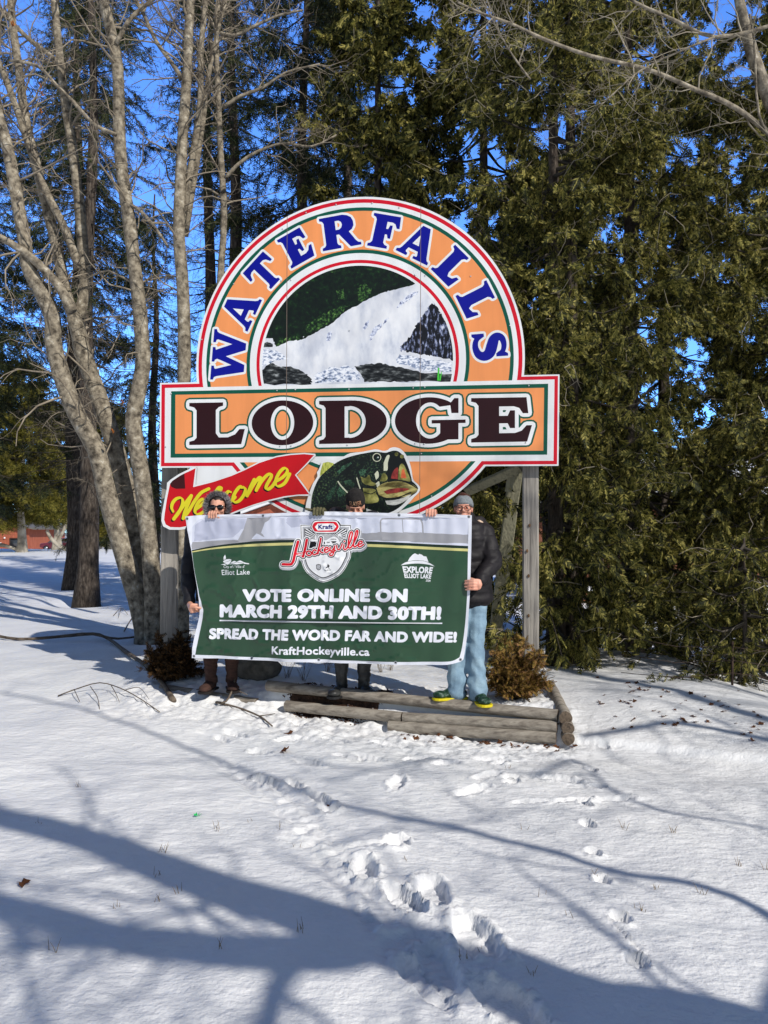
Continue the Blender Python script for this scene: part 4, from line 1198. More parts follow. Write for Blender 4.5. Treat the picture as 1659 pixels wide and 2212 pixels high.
def head_prims(mb, c, fwd, w=.073, h=.115):
    """skull, jaw, brow, nose, lips, ears around centre c (mid eye line is c.z), looking along fwd"""
    f = Vector(fwd).normalized(); up = Vector((0, 0, 1)); r = f.cross(up).normalized(); u = r.cross(f)
    M = Matrix((r, f, u)).transposed()
    def q(x, y, z): return c + r * x + f * y + u * z
    mb.ball(q(0, -.012, .018), (w, .092, .100), M)
    mb.ball(q(0, .012, -.045), (w * .84, .072, .075), M)
    mb.ball(q(0, .048, -.092), (.030, .028, .024), M)          # chin
    mb.ball(q(0, .076, .022), (.052, .014, .012), M)           # brow
    for s in (-1, 1):
        mb.ball(q(s * .040, .060, -.028), (.026, .024, .024), M)      # cheek
        mb.ball(q(s * (w + .001), -.010, -.010), (.008, .020, .031), M)  # ear
        mb.ball(q(s * .031, .072, .000), (.013, .012, .010), M)       # lids
    mb.chain([q(0, .083, .008), q(0, .100, -.024)], [.008, .013], seg=10)
    for s in (-1, 1): mb.ball(q(s * .011, .088, -.030), .010, seg=10, rings=6)
    mb.ball(q(0, .082, -.058), (.024, .011, .0055), M); mb.ball(q(0, .080, -.067), (.021, .011, .006), M)
    return q, M

def limb(mb, pts, rad): mb.chain(pts, rad, seg=12)

def body_mesh(name, root, head, fwd, J, fingers, skin, height_k=1.0):
    mb = MB()
    q, M = head_prims(mb, head, fwd)
    nb = J['neck']
    limb(mb, [head + Vector((0, .02, -.06)), nb], [.052, .060])
    limb(mb, [nb, J['shl'], ], [.06, .058]); limb(mb, [nb, J['shr']], [.06, .058])
    mid = J['hip'].lerp(nb, .5)
    mb.ball(J['hip'].lerp(nb, .72), (.165, .105, .17)); mb.ball(mid, (.145, .10, .16)); mb.ball(J['hip'] + Vector((0, 0, .03)), (.165, .115, .13))
    for s in 'lr':
        limb(mb, [J['sh' + s], J['el' + s], J['wr' + s]], [.052, .041, .027])
        limb(mb, [J['hp' + s], J['kn' + s], J['an' + s]], [.083, .056, .040])
        limb(mb, [J['an' + s], J['an' + s].lerp(J['to' + s], .18) + Vector((0, 0, -.02))], [.034, .026])
    for ch, rr in fingers: mb.chain(ch, rr, seg=9)
    o = organic(name, mb, .005, 2, [skin, EYEM], root)
    # dark eyes by face position
    me = o.data
    n = len(me.polygons); cc = np.empty(n * 3, np.float32); me.polygons.foreach_get('center', cc); cc = cc.reshape(-1, 3)
    mi = np.zeros(n, np.int32)
    for s in (-1, 1):
        e = np.array(q(s * .031, .083, .001)); mi[np.linalg.norm((cc - e) * np.array([1, .6, 2.0]), axis=1) < .0105] = 1
    me.polygons.foreach_set('material_index', mi)
    return q, M

def hand_top(u, v, ks, thumb, w=.0235):
    """hand curled over the top edge of the cloth: four fingers in front, palm and thumb behind"""
    F = []
    lens = [.9, 1.05, 1.0, .82]
    for i in range(4):
        uu = u + (i - 1.5) * w * ks; l = lens[i]
        F.append(([ban_pt(uu * .9 + u * .1, v - .035, -.055), ban_pt(uu, v + .012, -.036), ban_pt(uu, v + .028 * l, -.004), ban_pt(uu, v + .010, .019), ban_pt(uu, v - .030 * l, .017)], [.015, .0105, .0095, .0088, .0076]))
    F.append(([ban_pt(u, v - .055, -.058), ban_pt(u, v - .02, -.055)], [.034, .036]))
    F.append(([ban_pt(u + thumb * .035, v - .05, -.05), ban_pt(u + thumb * .05, v - .03, -.02), ban_pt(u + thumb * .045, v - .02, -.012)], [.015, .012, .0105]))
    return F

def hand_side(u, v, s, wrist):
    """hand closed round the side edge; fingers in front, pointing inwards; s=+1 at the right edge"""
    F = []
    for i in range(4):
        vv = v + (1.5 - i) * .0235; l = [.92, 1.05, 1.0, .8][i]
        F.append(([ban_pt(u, vv, 0) + BP.U * (s * .062) + BP.N * .012, ban_pt(u, vv, 0) + BP.U * (s * .040) + BP.N * .040, ban_pt(u, vv - .002, 0) + BP.U * (s * .004) + BP.N * .036, ban_pt(u - s * .034 * l, vv - .006, .015)], [.0135, .0105, .0092, .0078]))
    p = ban_pt(u, v, 0) + BP.U * (s * .074)
    F.append(([p, wrist], [.032, .027])); F.append(([p + Vector((0, 0, .02)), p - Vector((0, 0, .02))], [.026, .024]))
    F.append(([p + Vector((0, 0, .025)), ban_pt(u, v + .045, -.03), ban_pt(u - s * .03, v + .05, -.022)], [.016, .013, .011]))
    return F

def thumb_front(u, v, s, wrist):
    F = hand_side(u, v, s, wrist)
    out = []
    for i in range(4):
        vv = v + (1.5 - i) * .018
        b = ban_pt(u, vv, 0) + BP.U * (s * .055) + BP.N * -.012
        out.append(([b, ban_pt(u, vv, 0) + BP.U * (s * .02) + BP.N * -.034, ban_pt(u - s * .03, vv, -.02)], [.015, .012, .009]))
    p = ban_pt(u, v, 0) + BP.U * (s * .068)
    out.append(([p, wrist], [.033, .027])); out.append(([p + Vector((0, 0, .02)), p - Vector((0, 0, .022))], [.026, .024]))
    out.append(([p + BP.N * .022 + Vector((0, 0, .012)), ban_pt(u, v + .012, 0) + BP.U * (s * .022) + BP.N * .03, ban_pt(u - s * .018, v + .004, .016)], [.016, .0125, .0105]))
    return out

def puff(step, amp, na):
    def f(v, n):
        z = v[:, 2] + .25 * np.abs(v[:, 0] - v[:, 0].mean()) * 0
        a = np.sqrt(np.abs(np.sin(math.pi * z / step))) - .7
        k = amp * a + na * fbm(v[:, 0] * 14, v[:, 1] * 14, v[:, 2] * 20, 3, 77)
        return v + n * k[:, None]
    return f

def coat(name, root, J, m, hem, rt=(.21, .155), arm=(.078, .068, .052), wr_k=.82, deform=None, collar=.075):
    mb = MB(); nb = J['neck']; hip = J['hip']
    top = nb + Vector((0, 0, -.06))
    for i in range(9):
        t = i / 8
        c = top.lerp(Vector((hip.x, hip.y, hem + .05)), t)
        k = [.80, .97, 1.0, .98, .96, .96, .98, 1.0, 1.0][i]
        mb.ball(c, (rt[0] * k, rt[1] * (k * .6 + .4), .10), seg=20)
    for s in 'lr':
        w = J['el' + s].lerp(J['wr' + s], wr_k)
        limb(mb, [nb + (J['sh' + s] - nb) * .5 + Vector((0, 0, -.02)), J['sh' + s], J['el' + s], w], [arm[0] * .95, arm[0], arm[1], arm[2]])
    limb(mb, [nb + Vector((0, 0, -.04)), nb + Vector((0, 0, .03))], [collar * 1.15, collar])
    return organic(name, mb, .011, 5, m, root, deform)

def wrinkle(na, sc=(10, 10, 16), seed=5):
    def f(v, n):
        k = na * fbm(v[:, 0] * sc[0], v[:, 1] * sc[1], v[:, 2] * sc[2], 3, seed)
        return v + n * k[:, None]
    return f

def trousers(name, root, J, m, rads, hem_drop=.0, seed=5, end=.97):
    mb = MB()
    mb.ball(J['hip'] + Vector((0, 0, .04)), (.175, .125, .12))
    for s in 'lr':
        a = J['kn' + s].lerp(J['an' + s], end) + Vector((0, 0, -hem_drop))
        limb(mb, [J['hp' + s], J['kn' + s], a], rads)
    def fold(v, n):
        z = v[:, 2]; lo = sstep(.75, .30, z - z.min())
        k = .011 * fbm(v[:, 0] * 9, v[:, 1] * 9, z * 13, 3, seed) + lo * .007 * np.sin(z * 47 + 3 * np.sin(v[:, 0] * 14 + seed) + v[:, 0] * 24) * (.4 + .6 * np.abs(vnoise(v[:, 0] * 6, z * 6, seed=seed)))
        return v + n * k[:, None]
    return organic(name, mb, .009, 3, m, root, fold)

def shoe(root, name, ankle, toe, mu, ms, ln=.27, wd=.048, solez=.016, kind='shoe', shaft=None, shaft_r=.06, zb=None):
    d = Vector((toe.x - ankle.x, toe.y - ankle.y, 0)).normalized(); s = Vector((-d.y, d.x, 0)); zb = toe.z if zb is None else zb
    base = Vector((ankle.x, ankle.y, zb)) - d * (ln * .28)
    M = Matrix((d, s, Vector((0, 0, 1)))).transposed()
    mb = MB()
    def q(a, b, z): return base + d * (a * ln) + s * b + Vector((0, 0, z))
    mb.ball(q(.18, 0, .045), (.058, wd * .82, .050), M); mb.ball(q(.48, 0, .045), (.075, wd * .9, .042), M); mb.ball(q(.78, 0, .038), (.066, wd, .034), M)
    mb.ball(q(.30, 0, .085), (.055, wd * .72, .045), M)
    mb.chain([q(.22, 0, .07), q(.24, 0, .12)], [.050, .044])
    if shaft: mb.chain([q(.22, 0, .08), Vector((ankle.x, ankle.y, zb + .14)), shaft], [.055, .052, shaft_r])
    # flat bottom
    def flat(v, n):
        v[:, 2] = np.maximum(v[:, 2], zb + .012)
        if kind == 'boot': v += n * (.006 * fbm(v[:, 0] * 8, v[:, 1] * 8, v[:, 2] * 30, 3, 3))[:, None]
        return v
    up = organic(name, mb, .006, 3, mu, root, flat)
    prof = [(-.02, .6), (.02, .85), (.15, .86), (.35, .80), (.55, .92), (.75, 1.06), (.88, 1.0), (.97, .72), (1.01, .35)]
    pl = [(a, b) for a, b in prof] + [(a, -b) for a, b in reversed(prof)]
    V = [q(a, b * wd * 1.08, -.004) for a, b in pl] + [q(a, b * wd * 1.10, solez) for a, b in pl]
    n = len(pl); me = bpy.data.meshes.new('sole')
    F = [list(range(n))[::-1], list(range(n, 2 * n))] + [[i, (i + 1) % n, n + (i + 1) % n, n + i] for i in range(n)]
    me.from_pydata([tuple(v) for v in V], [], F); me.update()
    o = link('sole', me, ms, up); bevel_obj(o, .004, 2)
    return up

# ---- right: headband, glasses, dark puffer jacket, pale jeans
def rA(x, y, d): return P((1660 + x / 4.1475) * .54861, (1900 + y / 4.1475) * .54861, d)
def rA2(x, y, d): return P((1650 + x / 3.881) * .54861, (2250 + y / 3.881) * .54861, d)
def person_right():
    hd = rA(682, 415, 6.50)
    J = dict(neck=rA(740, 665, 6.57), shl=rA(430, 800, 6.55), shr=rA(1030, 830, 6.58), ell=rA(250, 1060, 6.46), wrl=rA(185, 640, 6.42), elr=rA(1165, 1290, 6.46), wrr=rA(925, 1640, 6.27),
             hip=rA2(770, 470, 6.56), hpl=rA2(665, 480, 6.54), hpr=rA2(880, 480, 6.56), knl=rA2(588, 1150, 6.48), knr=rA2(868, 1130, 6.46), anl=rA2(580, 1800, 6.47), anr=rA2(905, 1860, 6.40))
    zf = .235
    J['tol'] = J['anl'] + Vector((-.15, -.03, 0)); J['tol'].z = zf; J['tor'] = J['anr'] + Vector((.035, -.15, 0)); J['tor'].z = zf
    for k in ('anl', 'anr'): J[k].z = zf + .09
    root = empty('person', (hd.x, 6.5, zf), 'person in grey headband and glasses with dark puffer jacket and pale jeans', 'person', 'people holding the banner')
    ul, vl = b2(1040, 113); ur, vr = b2(1183, 380)
    F = hand_top(ul, vl, 1, -1) + hand_side(ur, vr, 1, J['wrr'])
    q, M = body_mesh('body', root, hd, (-.10, -1, .0), J, F, SKIN2)
    PUF = mat('puffer_nylon', [lin(24, 22, 25), lin(40, 37, 40)], rough=.6, scale=9, spec=.25)
    coat('puffer_jacket', root, J, PUF, rA(760, 1990, 6.5).z, rt=(.205, .155), arm=(.088, .080, .060), wr_k=.86, deform=puff(.115, .010, .006))
    # hood lining on the shoulder
    mb = MB(); LIN_ = mat('hood_lining', [lin(196, 168, 146), lin(214, 190, 168)], rough=.8, scale=20)
    mb.chain([rA(860, 690, 6.60), rA(940, 655, 6.60), rA(985, 655, 6.64)], [.022, .026, .014], seg=10)
    organic('hood_lining', mb, .008, 2, LIN_, root)
    mb = MB(); mb.chain([rA(800, 640, 6.66), rA(930, 640, 6.70), rA(1040, 720, 6.68), rA(960, 730, 6.60)], [.05, .06, .045, .03], seg=12)
    organic('hood', mb, .010, 3, PUF, root, wrinkle(.008))
    JEAN = mat('pale_denim', [lin(98, 124, 146), lin(126, 154, 174), lin(152, 178, 192)], rough=.8, scale=5, detail=6, bump=.3, bscale=160)
    trousers('jeans', root, J, JEAN, [.100, .074, .080], .035, 8)
    SHU = mat('green_shoe_mesh', [lin(10, 28, 22), lin(18, 62, 38), lin(128, 138, 134)], rough=.6, scale=34, pos=[.35, .55, .72])
    SHS = mat('yellow_rubber', lin(214, 196, 24), rough=.5)
    shoe(root, 'running_shoe', J['anl'], J['tol'], SHU, SHS, ln=.29, wd=.054, zb=zf + .005); shoe(root, 'running_shoe', J['anr'], J['tor'], SHU, SHS, ln=.29, wd=.056, zb=zf - .005)
    # headband, hair, glasses
    BAND = mat('knit_headband', [lin(108, 114, 118), lin(140, 146, 150)], rough=.9, scale=60, bump=.4, bscale=200)
    mb = MB(); n = 40; rows = []
    for j, (z, k) in enumerate([(.030, 1.02), (.034, 1.10), (.055, 1.13), (.080, 1.12), (.098, 1.06), (.102, .98)]):
        for i in range(n):
            a = 2 * math.pi * i / n
            zz = z - (.030 if j < 3 else .014) * (1 - math.cos(a - math.pi / 2)) * .9 + .010 * math.sin(4 * a + j) * .3
            s = math.sqrt(max(.02, 1 - ((zz - .018) / .104) ** 2))
            rows.append(tuple(q(.0735 * s * k * math.cos(a), -.012 + .093 * s * k * math.sin(a), zz)))
    k_ = np.arange(n)
    mb.add(rows, np.concatenate([np.stack([j * n + k_, j * n + (k_ + 1) % n, (j + 1) * n + (k_ + 1) % n, (j + 1) * n + k_], 1) for j in range(5)]))
    o = mb.build('headband', BAND, root); s_ = o.modifiers.new('s', 'SOLIDIFY'); s_.thickness = .004; s_.offset = 1
    HAIR = mat('auburn_hair', [lin(40, 22, 16), lin(84, 44, 28)], rough=.5, scale=30, stretch=(6, 1, 1))
    mb = MB(); mb.ball(q(0, -.022, .052), (.068, .085, .082), M); mb.ball(q(0, -.07, -.02), (.062, .05, .09), M)
    organic('hair', mb, .008, 2, HAIR, root, wrinkle(.005, (40, 10, 10)))
    FR = mat('glasses_frame', lin(40, 22, 22), rough=.3)
    GLS = mat('glasses_lens', lin(188, 150, 140), rough=.08, spec=.8)
    mb = MB(); ml = MB()
    for s in (-1, 1):
        pts = [q(s * .034 + .027 * math.cos(a), .099 - .004 * math.cos(a) * s, -.004 + .021 * math.sin(a) + .003 * s * math.cos(a) * .5) for a in np.linspace(0, 2 * math.pi, 22)]
        mb.tube(pts, .0024, 6)
        mb.tube([q(s * .060, .094, .004), q(s * .078, .06, .006), q(s * .079, -.01, .0)], .002, 5)
    mb.tube([q(-.008, .100, .0), q(0, .105, .003), q(.008, .100, .0)], .002, 5)
    mb.build('glasses', FR, root)
    return J
JA = person_right()

# ---- middle: black beanie, head bowed, dark jacket, olive glove, tall rubber boots
def rB(x, y, d): return P((1180 + x / 3.19) * .54861, (1720 + y / 3.19) * .54861, d)
def rB2(x, y, d): return P((750 + x / 2.074) * .54861, (2560 + y / 2.074) * .54861, d)
def person_middle():
    hd = rB(700, 872, 6.76)
    zf = H(*rB2(1230, 372, 6.74)[:2]) + .02
    zf = max(zf, .20)
    J = dict(neck=rB(700, 1060, 6.88), shl=rB(470, 1010, 6.90), shr=rB(905, 1060, 6.88), ell=rB(120, 1230, 6.80), wrl=rB(190, 985, 6.64), elr=rB(960, 1500, 6.84), wrr=rB(880, 1300, 6.62),
             hip=rB2(1330, -480, 6.90), hpl=rB2(1270, -470, 6.9), hpr=rB2(1400, -470, 6.9), knl=rB2(1235, 20, 6.85), knr=rB2(1420, 20, 6.85), anl=rB2(1232, 250, 6.84), anr=rB2(1418, 262, 6.84))
    for k in ('anl', 'anr'): J[k].z = zf + .09
    J['tol'] = J['anl'] + Vector((-.06, -.17, 0)); J['tor'] = J['anr'] + Vector((.075, -.17, 0)); J['tol'].z = J['tor'].z = zf
    root = empty('person', (hd.x, 6.86, zf), 'person with bowed head in black lettered beanie, dark jacket, olive glove and tall black boots', 'person', 'people holding the banner')
    u, v = b2(622, 110)
    F = hand_top(u, v + .004, 1.15, -1, .0245)
    q, M = body_mesh('body', root, hd, (.02, -.90, -.42), J, F, SKIN)
    JK = mat('dark_jacket', [lin(20, 22, 32), lin(34, 36, 48)], rough=.6, scale=9)
    coat('jacket', root, J, JK, J['hip'].z - .1, rt=(.235, .165), arm=(.098, .082, .058), wr_k=.84, deform=wrinkle(.010))
    GV = mat('olive_glove', [lin(62, 60, 40), lin(98, 94, 66), lin(30, 30, 26)], rough=.8, scale=18, bump=.4)
    mb = MB()
    for ch, rr in F: mb.chain(ch, [r + .003 for r in rr], seg=10)
    mb.chain([ban_pt(u - .03, v + .005, -.05), ban_pt(u - .075, v + .015, -.03), ban_pt(u - .12, v + .028, -.01)], [.018, .015, .011], seg=9)
    mb.chain([ban_pt(u, v - .06, -.06), J['wrl']], [.042, .046])
    organic('glove', mb, .005, 2, GV, root)
    TR = mat('dark_trousers', [lin(26, 27, 30), lin(40, 41, 45)], rough=.8, scale=9)
    trousers('trousers', root, J, TR, [.105, .080, .07], 0, 12, .08)
    BT = mat('black_rubber_boot', [lin(34, 35, 36), lin(58, 59, 58), lin(88, 88, 84)], rough=.45, scale=14, pos=[.4, .6, .8])
    BS = mat('boot_sole', lin(26, 26, 28), rough=.7)
    for s in 'lr': shoe(root, 'rubber_boot', J['an' + s], J['to' + s], BT, BS, ln=.31, wd=.056, kind='boot', shaft=J['kn' + s] + Vector((0, 0, .06)), shaft_r=.088, zb=zf)
    # beanie
    HT = mat('black_knit', [lin(24, 22, 22), lin(40, 37, 36)], rough=.95, scale=40, bump=.5, bscale=160, stretch=(1, 1, .5))
    mb = MB(); mb.ball(q(0, -.014, .046), (.087, .104, .118), M, seg=28, rings=16)
    o = organic('beanie', mb, .006, 2, HT, root, lambda v, n: v)
    # keep only the part above the brow: move low verts up under the band
    me = o.data; vv = np.empty(len(me.vertices) * 3, np.float32); me.vertices.foreach_get('co', vv); vv = vv.reshape(-1, 3)
    Mi = np.array(M.inverted()); loc = (vv - np.array(hd)) @ Mi.T
    lim = .024 - .10 * np.clip(-loc[:, 1], 0, .1) * .3
    low = loc[:, 2] < lim
    loc[low, 2] = lim[low]; loc[low, 0] *= .9; loc[low, 1] *= .9
    vv = loc @ np.array(M).T + np.array(hd); me.vertices.foreach_set('co', vv.astype(np.float32).ravel()); me.update()
    # stitched lettering across the front
    LT = mat('stitched_lettering', [lin(176, 70, 50), lin(190, 150, 116), lin(206, 172, 140)], rough=.8, scale=14, pos=[.3, .5, .7])
    tp, th = text_polys('SLAYER', [(-.052, .078), (.052, .084), (.054, .048), (-.050, .042)], .0)
    tv, tt = paint([dict(key='t', polys=tp, holes=th)])
    V = []
    for (a, z) in tv:
        zz = (z - .046) / .118; yy = math.sqrt(max(.02, 1 - zz * zz - (a / .087) ** 2)) * .104
        V.append(q(-a, yy - .014 + .0045, z))
    sheet('lettering', V, tt, ['t'], {'t': LT}, o)
    return J
JBm = person_middle()

# ---- left: fur-trimmed hood, sunglasses, black coat, brown boots
def rC(x, y, d): return P((640 + x / 2.765) * .54861, (1750 + y / 2.765) * .54861, d)
def rC2(x, y, d): return P((600 + x / 3.687) * .54861, (1960 + y / 3.687) * .54861, d)
def rC3(x, y, d): return P((640 + x / 4.88) * .54861, (2480 + y / 4.88) * .54861, d)
def person_left():
    hd = rC(600, 690, 7.02)
    a = rC3(930, 1140, 7.05); zf = max(.19, H(a.x, a.y))
    J = dict(neck=rC(605, 900, 7.10), shl=rC2(620, 440, 7.08), shr=rC2(1250, 440, 7.10), ell=rC2(520, 1120, 6.98), wrl=rC2(540, 1530, 6.86), elr=rC(560, 1150, 7.02), wrr=rC(540, 880, 6.90),
             hip=rC3(1130, -600, 7.1), hpl=rC3(1010, -560, 7.1), hpr=rC3(1250, -560, 7.1), knl=rC3(925, 380, 7.08), knr=rC3(1335, 360, 7.08), anl=rC3(930, 1000, 7.07), anr=rC3(1330, 960, 7.10))
    for k in ('anl', 'anr'): J[k].z = zf + .09
    J['tol'] = J['anl'] + Vector((-.03, -.17, 0)); J['tor'] = J['anr'] + Vector((.05, -.17, 0)); J['tol'].z = zf; J['tor'].z = zf
    root = empty('person', (hd.x, 7.1, zf), 'person in grey fur-trimmed hood and sunglasses with black coat and brown boots', 'person', 'people holding the banner')
    ut, vt = b2(228, 120); ue, ve = b2(173, 470)
    F = hand_top(ut, vt, 1, 1) + thumb_front(ue, ve, -1, J['wrl'])
    q, M = body_mesh('body', root, hd, (.08, -1, .0), J, F, SKIN)
    CT = mat('black_coat', [lin(14, 14, 20), lin(24, 24, 32)], rough=.75, scale=9)
    coat('coat', root, J, CT, J['hip'].z - .28, rt=(.205, .16), arm=(.085, .072, .055), wr_k=.88, deform=wrinkle(.009))
    TR = mat('brown_trousers', [lin(40, 28, 26), lin(58, 42, 38)], rough=.9, scale=9)
    trousers('trousers', root, J, TR, [.10, .072, .065], 0, 14, .08)
    BT = mat('brown_suede_boot', [lin(44, 28, 24), lin(74, 50, 42)], rough=.9, scale=8, stretch=(1, 1, 4), bump=.8, bscale=7)
    BS = mat('brown_boot_sole', lin(24, 18, 16), rough=.8)
    for s in 'lr': shoe(root, 'suede_boot', J['an' + s], J['to' + s], BT, BS, ln=.27, wd=.055, kind='boot', shaft=J['kn' + s] + Vector((0, 0, .03)), shaft_r=.080, zb=zf)
    # hood and fur ruff
    mb = MB(); mb.ball(q(0, -.055, .02), (.105, .095, .125), M)
    organic('hood', mb, .010, 2, CT, root, wrinkle(.004))
    FUR = mat('grey_fur', [lin(78, 76, 80), lin(142, 138, 142), lin(198, 194, 196)], rough=.9, island=.9, scale=3, transl=.2)
    rr = random.Random(5); V = []; T = []
    for i in range(5200):
        a = rr.uniform(-2.15, 2.15) + math.pi / 2
        rad = rr.uniform(.082, .112); b = q(rad * math.cos(a), rr.uniform(-.01, .055), .012 + rad * 1.12 * math.sin(a))
        out = Vector((0, 0, 0)) + M @ Vector((math.cos(a), rr.uniform(-.5, .9), math.sin(a) * 1.1)) + Vector((rr.uniform(-.5, .5), rr.uniform(-.5, .5), rr.uniform(-.5, .5)))
        out.normalize(); l = rr.uniform(.018, .042); sd = out.cross(Vector((rr.random(), rr.random(), rr.random()))).normalized() * .0017
        n0 = len(V); V += [tuple(b - sd), tuple(b + sd), tuple(b + out * l)]; T.append((n0, n0 + 1, n0 + 2))
    mb = MB(); mb.add(V, None, T); mb.build('fur_ruff', FUR, root, smooth=False)
    HAIR = mat('dark_fringe', [lin(26, 20, 20), lin(48, 38, 36)], rough=.6, scale=30)
    mb = MB(); mb.ball(q(0, -.006, .070), (.060, .076, .046), M); organic('hair', mb, .007, 2, HAIR, root, wrinkle(.005, (40, 10, 10)))
    LENS = mat('dark_lens', lin(10, 10, 12), rough=.08, spec=.7)
    mb = MB()
    for s in (-1, 1):
        mb.ball(q(s * .034, .092, .002), (.032, .010, .024), M, seg=18)
        mb.tube([q(s * .062, .088, .012), q(s * .080, .04, .012), q(s * .082, -.01, .004)], .0035, 6)
    mb.tube([q(-.01, .100, .010), q(.01, .100, .010)], .004, 6)
    mb.build('sunglasses', LENS, root)
    return J
JC = person_left()
# ------------------------------------------------------------ raised bed timbers
LOG = mat('log_wood', [lin(78, 72, 66), lin(128, 120, 110), lin(160, 152, 140), lin(104, 97, 90)], rough=.85, scale=3, detail=8, stretch=(1.0, 9, 9), bump=.5, bscale=5, spec=.2, pos=[.25, .42, .6, .78])
LOGE = mat('log_end_grain', [lin(52, 44, 38), lin(104, 90, 76), lin(74, 64, 54)], rough=.9, scale=30, detail=6, bump=.6, bscale=40)
def log(name, p0, p1, r, parent, seed, label=None):
    rr = random.Random(seed); p0 = Vector(p0); p1 = Vector(p1); n = 22; sides = 18
    d = (p1 - p0).normalized(); a = d.orthogonal().normalized(); b = d.cross(a)
    V = []; Q = []; T = []
    for i in range(n + 1):
        c = p0.lerp(p1, i / n); k = 1 + .03 * math.sin(i * .9 + seed) + rr.uniform(-.012, .012)
        for j in range(sides):
            f = 2 * math.pi * j / sides
            rad = r * k * (1 + .035 * math.sin(3 * f + seed) + .02 * noise.noise(Vector((i * .5, j * 1.3, seed))))
            V.append(tuple(c + a * math.cos(f) * rad + b * math.sin(f) * rad))
    for i in range(n):
        for j in range(sides):
            j2 = (j + 1) % sides; Q.append((i * sides + j, i * sides + j2, (i + 1) * sides + j2, (i + 1) * sides + j))
    mb = MB(); mb.add(V, Q, None, 0)
    for e, (c, dd) in enumerate(((p0, -d), (p1, d))):
        ringv = [Vector(V[(0 if e == 0 else n) * sides + j]) for j in range(sides)]
        W = [tuple(v) for v in ringv] + [tuple(c.lerp(v, .55) + dd * .003) for v in ringv] + [tuple(c + dd * .004)]
        q2 = [(j, (j + 1) % sides, sides + (j + 1) % sides, sides + j) for j in range(sides)]; t2 = [(sides + j, sides + (j + 1) % sides, 2 * sides) for j in range(sides)]
        if e == 0: q2 = [q[::-1] for q in q2]; t2 = [t[::-1] for t in t2]
        mb.add(W, q2, t2, 1)
    o = mb.build(name, [LOG, LOGE], parent)
    if label: tag(o, label)
    return o
bed = empty('timber_edging', (1.4, 6.1, -.05), 'stacked grey round timbers edging the raised bed below the banner', 'timber edging')
log('log', P(578, 1481, 7.0), P(1205, 1546, 6.12), .047, bed, 1)
log('log', P(618, 1524, 6.84), P(869, 1550, 6.46), .046, bed, 2)
log('log', P(871.5, 1550, 6.455), P(1203, 1570, 6.08), .047, bed, 3)
log('log', P(840, 1568, 6.46), P(1201, 1594, 6.06), .046, bed, 4)
back = Vector((.10, .995, 0))
for k, (dx, dy, r) in enumerate([(1222, 1551, .053), (1227, 1574, .050), (1228, 1597, .048)]):
    a = P(dx, dy, 6.03 - .01 * k); log('log', a, a + back * (1.05 - .1 * k) + Vector((0, 0, .035)), r, bed, 11 + k)
lg = log('loose_log', P(348, 1487, 7.35), P(555, 1519, 6.95), .043, None, 31)
tag(lg, 'dark loose round timber half sunk in shaded snow left of the bed', 'log')

# ------------------------------------------------------------ foliage pieces
def template(kind):
    V = []; T = []
    def dia(a, b, w):
        a = Vector(a); b = Vector(b); d = b - a; s = Vector((-d.y, d.x, 0)).normalized() * w; m = a.lerp(b, .45)
        n = len(V); V.extend([tuple(a), tuple(m - s), tuple(b), tuple(m + s)]); T.extend([(n, n + 1, n + 2), (n, n + 2, n + 3)])
    if kind == 'cedar':
        for i in range(5):
            x = .08 + i * .17; l = .42 * (1 - .12 * i)
            for s in (-1, 1): dia((x, 0, 0), (x + l * .72, s * l * .62, -.05 * l * s + .03 * (i % 2)), .052)
        dia((.0, 0, 0), (1.0, 0, 0), .045)
    elif kind == 'lowcedar':
        for i in range(3):
            x = .05 + i * .27; l = .48 * (1 - .15 * i)
            for s in (-1, 1): dia((x, 0, 0), (x + l * .75, s * l * .62, .03 * s), .085)
        dia((0, 0, 0), (1, 0, 0), .07)
    elif kind == 'spruce':
        rr = random.Random(3)
        for i in range(9):
            x = i / 9; l = .26 * (1 - .3 * x)
            for k in range(2):
                a = rr.uniform(0, 6.28); y = math.cos(a) * l; z = math.sin(a) * l
                n = len(V); V.extend([(x, 0, 0), (x + .075, 0, 0), (x + l * .7 + .04, y, z)]); T.append((n, n + 1, n + 2))
        n = len(V); V.extend([(0, -.022, 0), (1, 0, 0), (0, .022, 0)]); T.append((n, n + 1, n + 2))
    elif kind == 'leaf':
        pass
    return np.array(V), np.array(T)
TPL = {k: template(k) for k in ('cedar', 'lowcedar', 'spruce')}

def scatter(mb, kind, pos, dirs, size, rng, m=0, rollmix=1.0):
    V0, T0 = TPL[kind]
    pos = np.asarray(pos, float); d = np.asarray(dirs, float); n = len(pos)
    if n == 0: return
    d = d / np.linalg.norm(d, axis=1, keepdims=True)
    ref = rng.normal(size=(n, 3)); ref[:, 2] *= rollmix
    s = np.cross(d, ref); s /= np.linalg.norm(s, axis=1, keepdims=True) + 1e-9
    u = np.cross(d, s)
    size = np.broadcast_to(np.asarray(size, float), (n,))
    V = (V0[None, :, 0:1] * d[:, None, :] + V0[None, :, 1:2] * s[:, None, :] + V0[None, :, 2:3] * u[:, None, :]) * size[:, None, None] + pos[:, None, :]
    k = len(V0)
    T = (T0[None] + (np.arange(n) * k)[:, None, None]).reshape(-1, 3)
    mb.add(V.reshape(-1, 3), None, T, m)

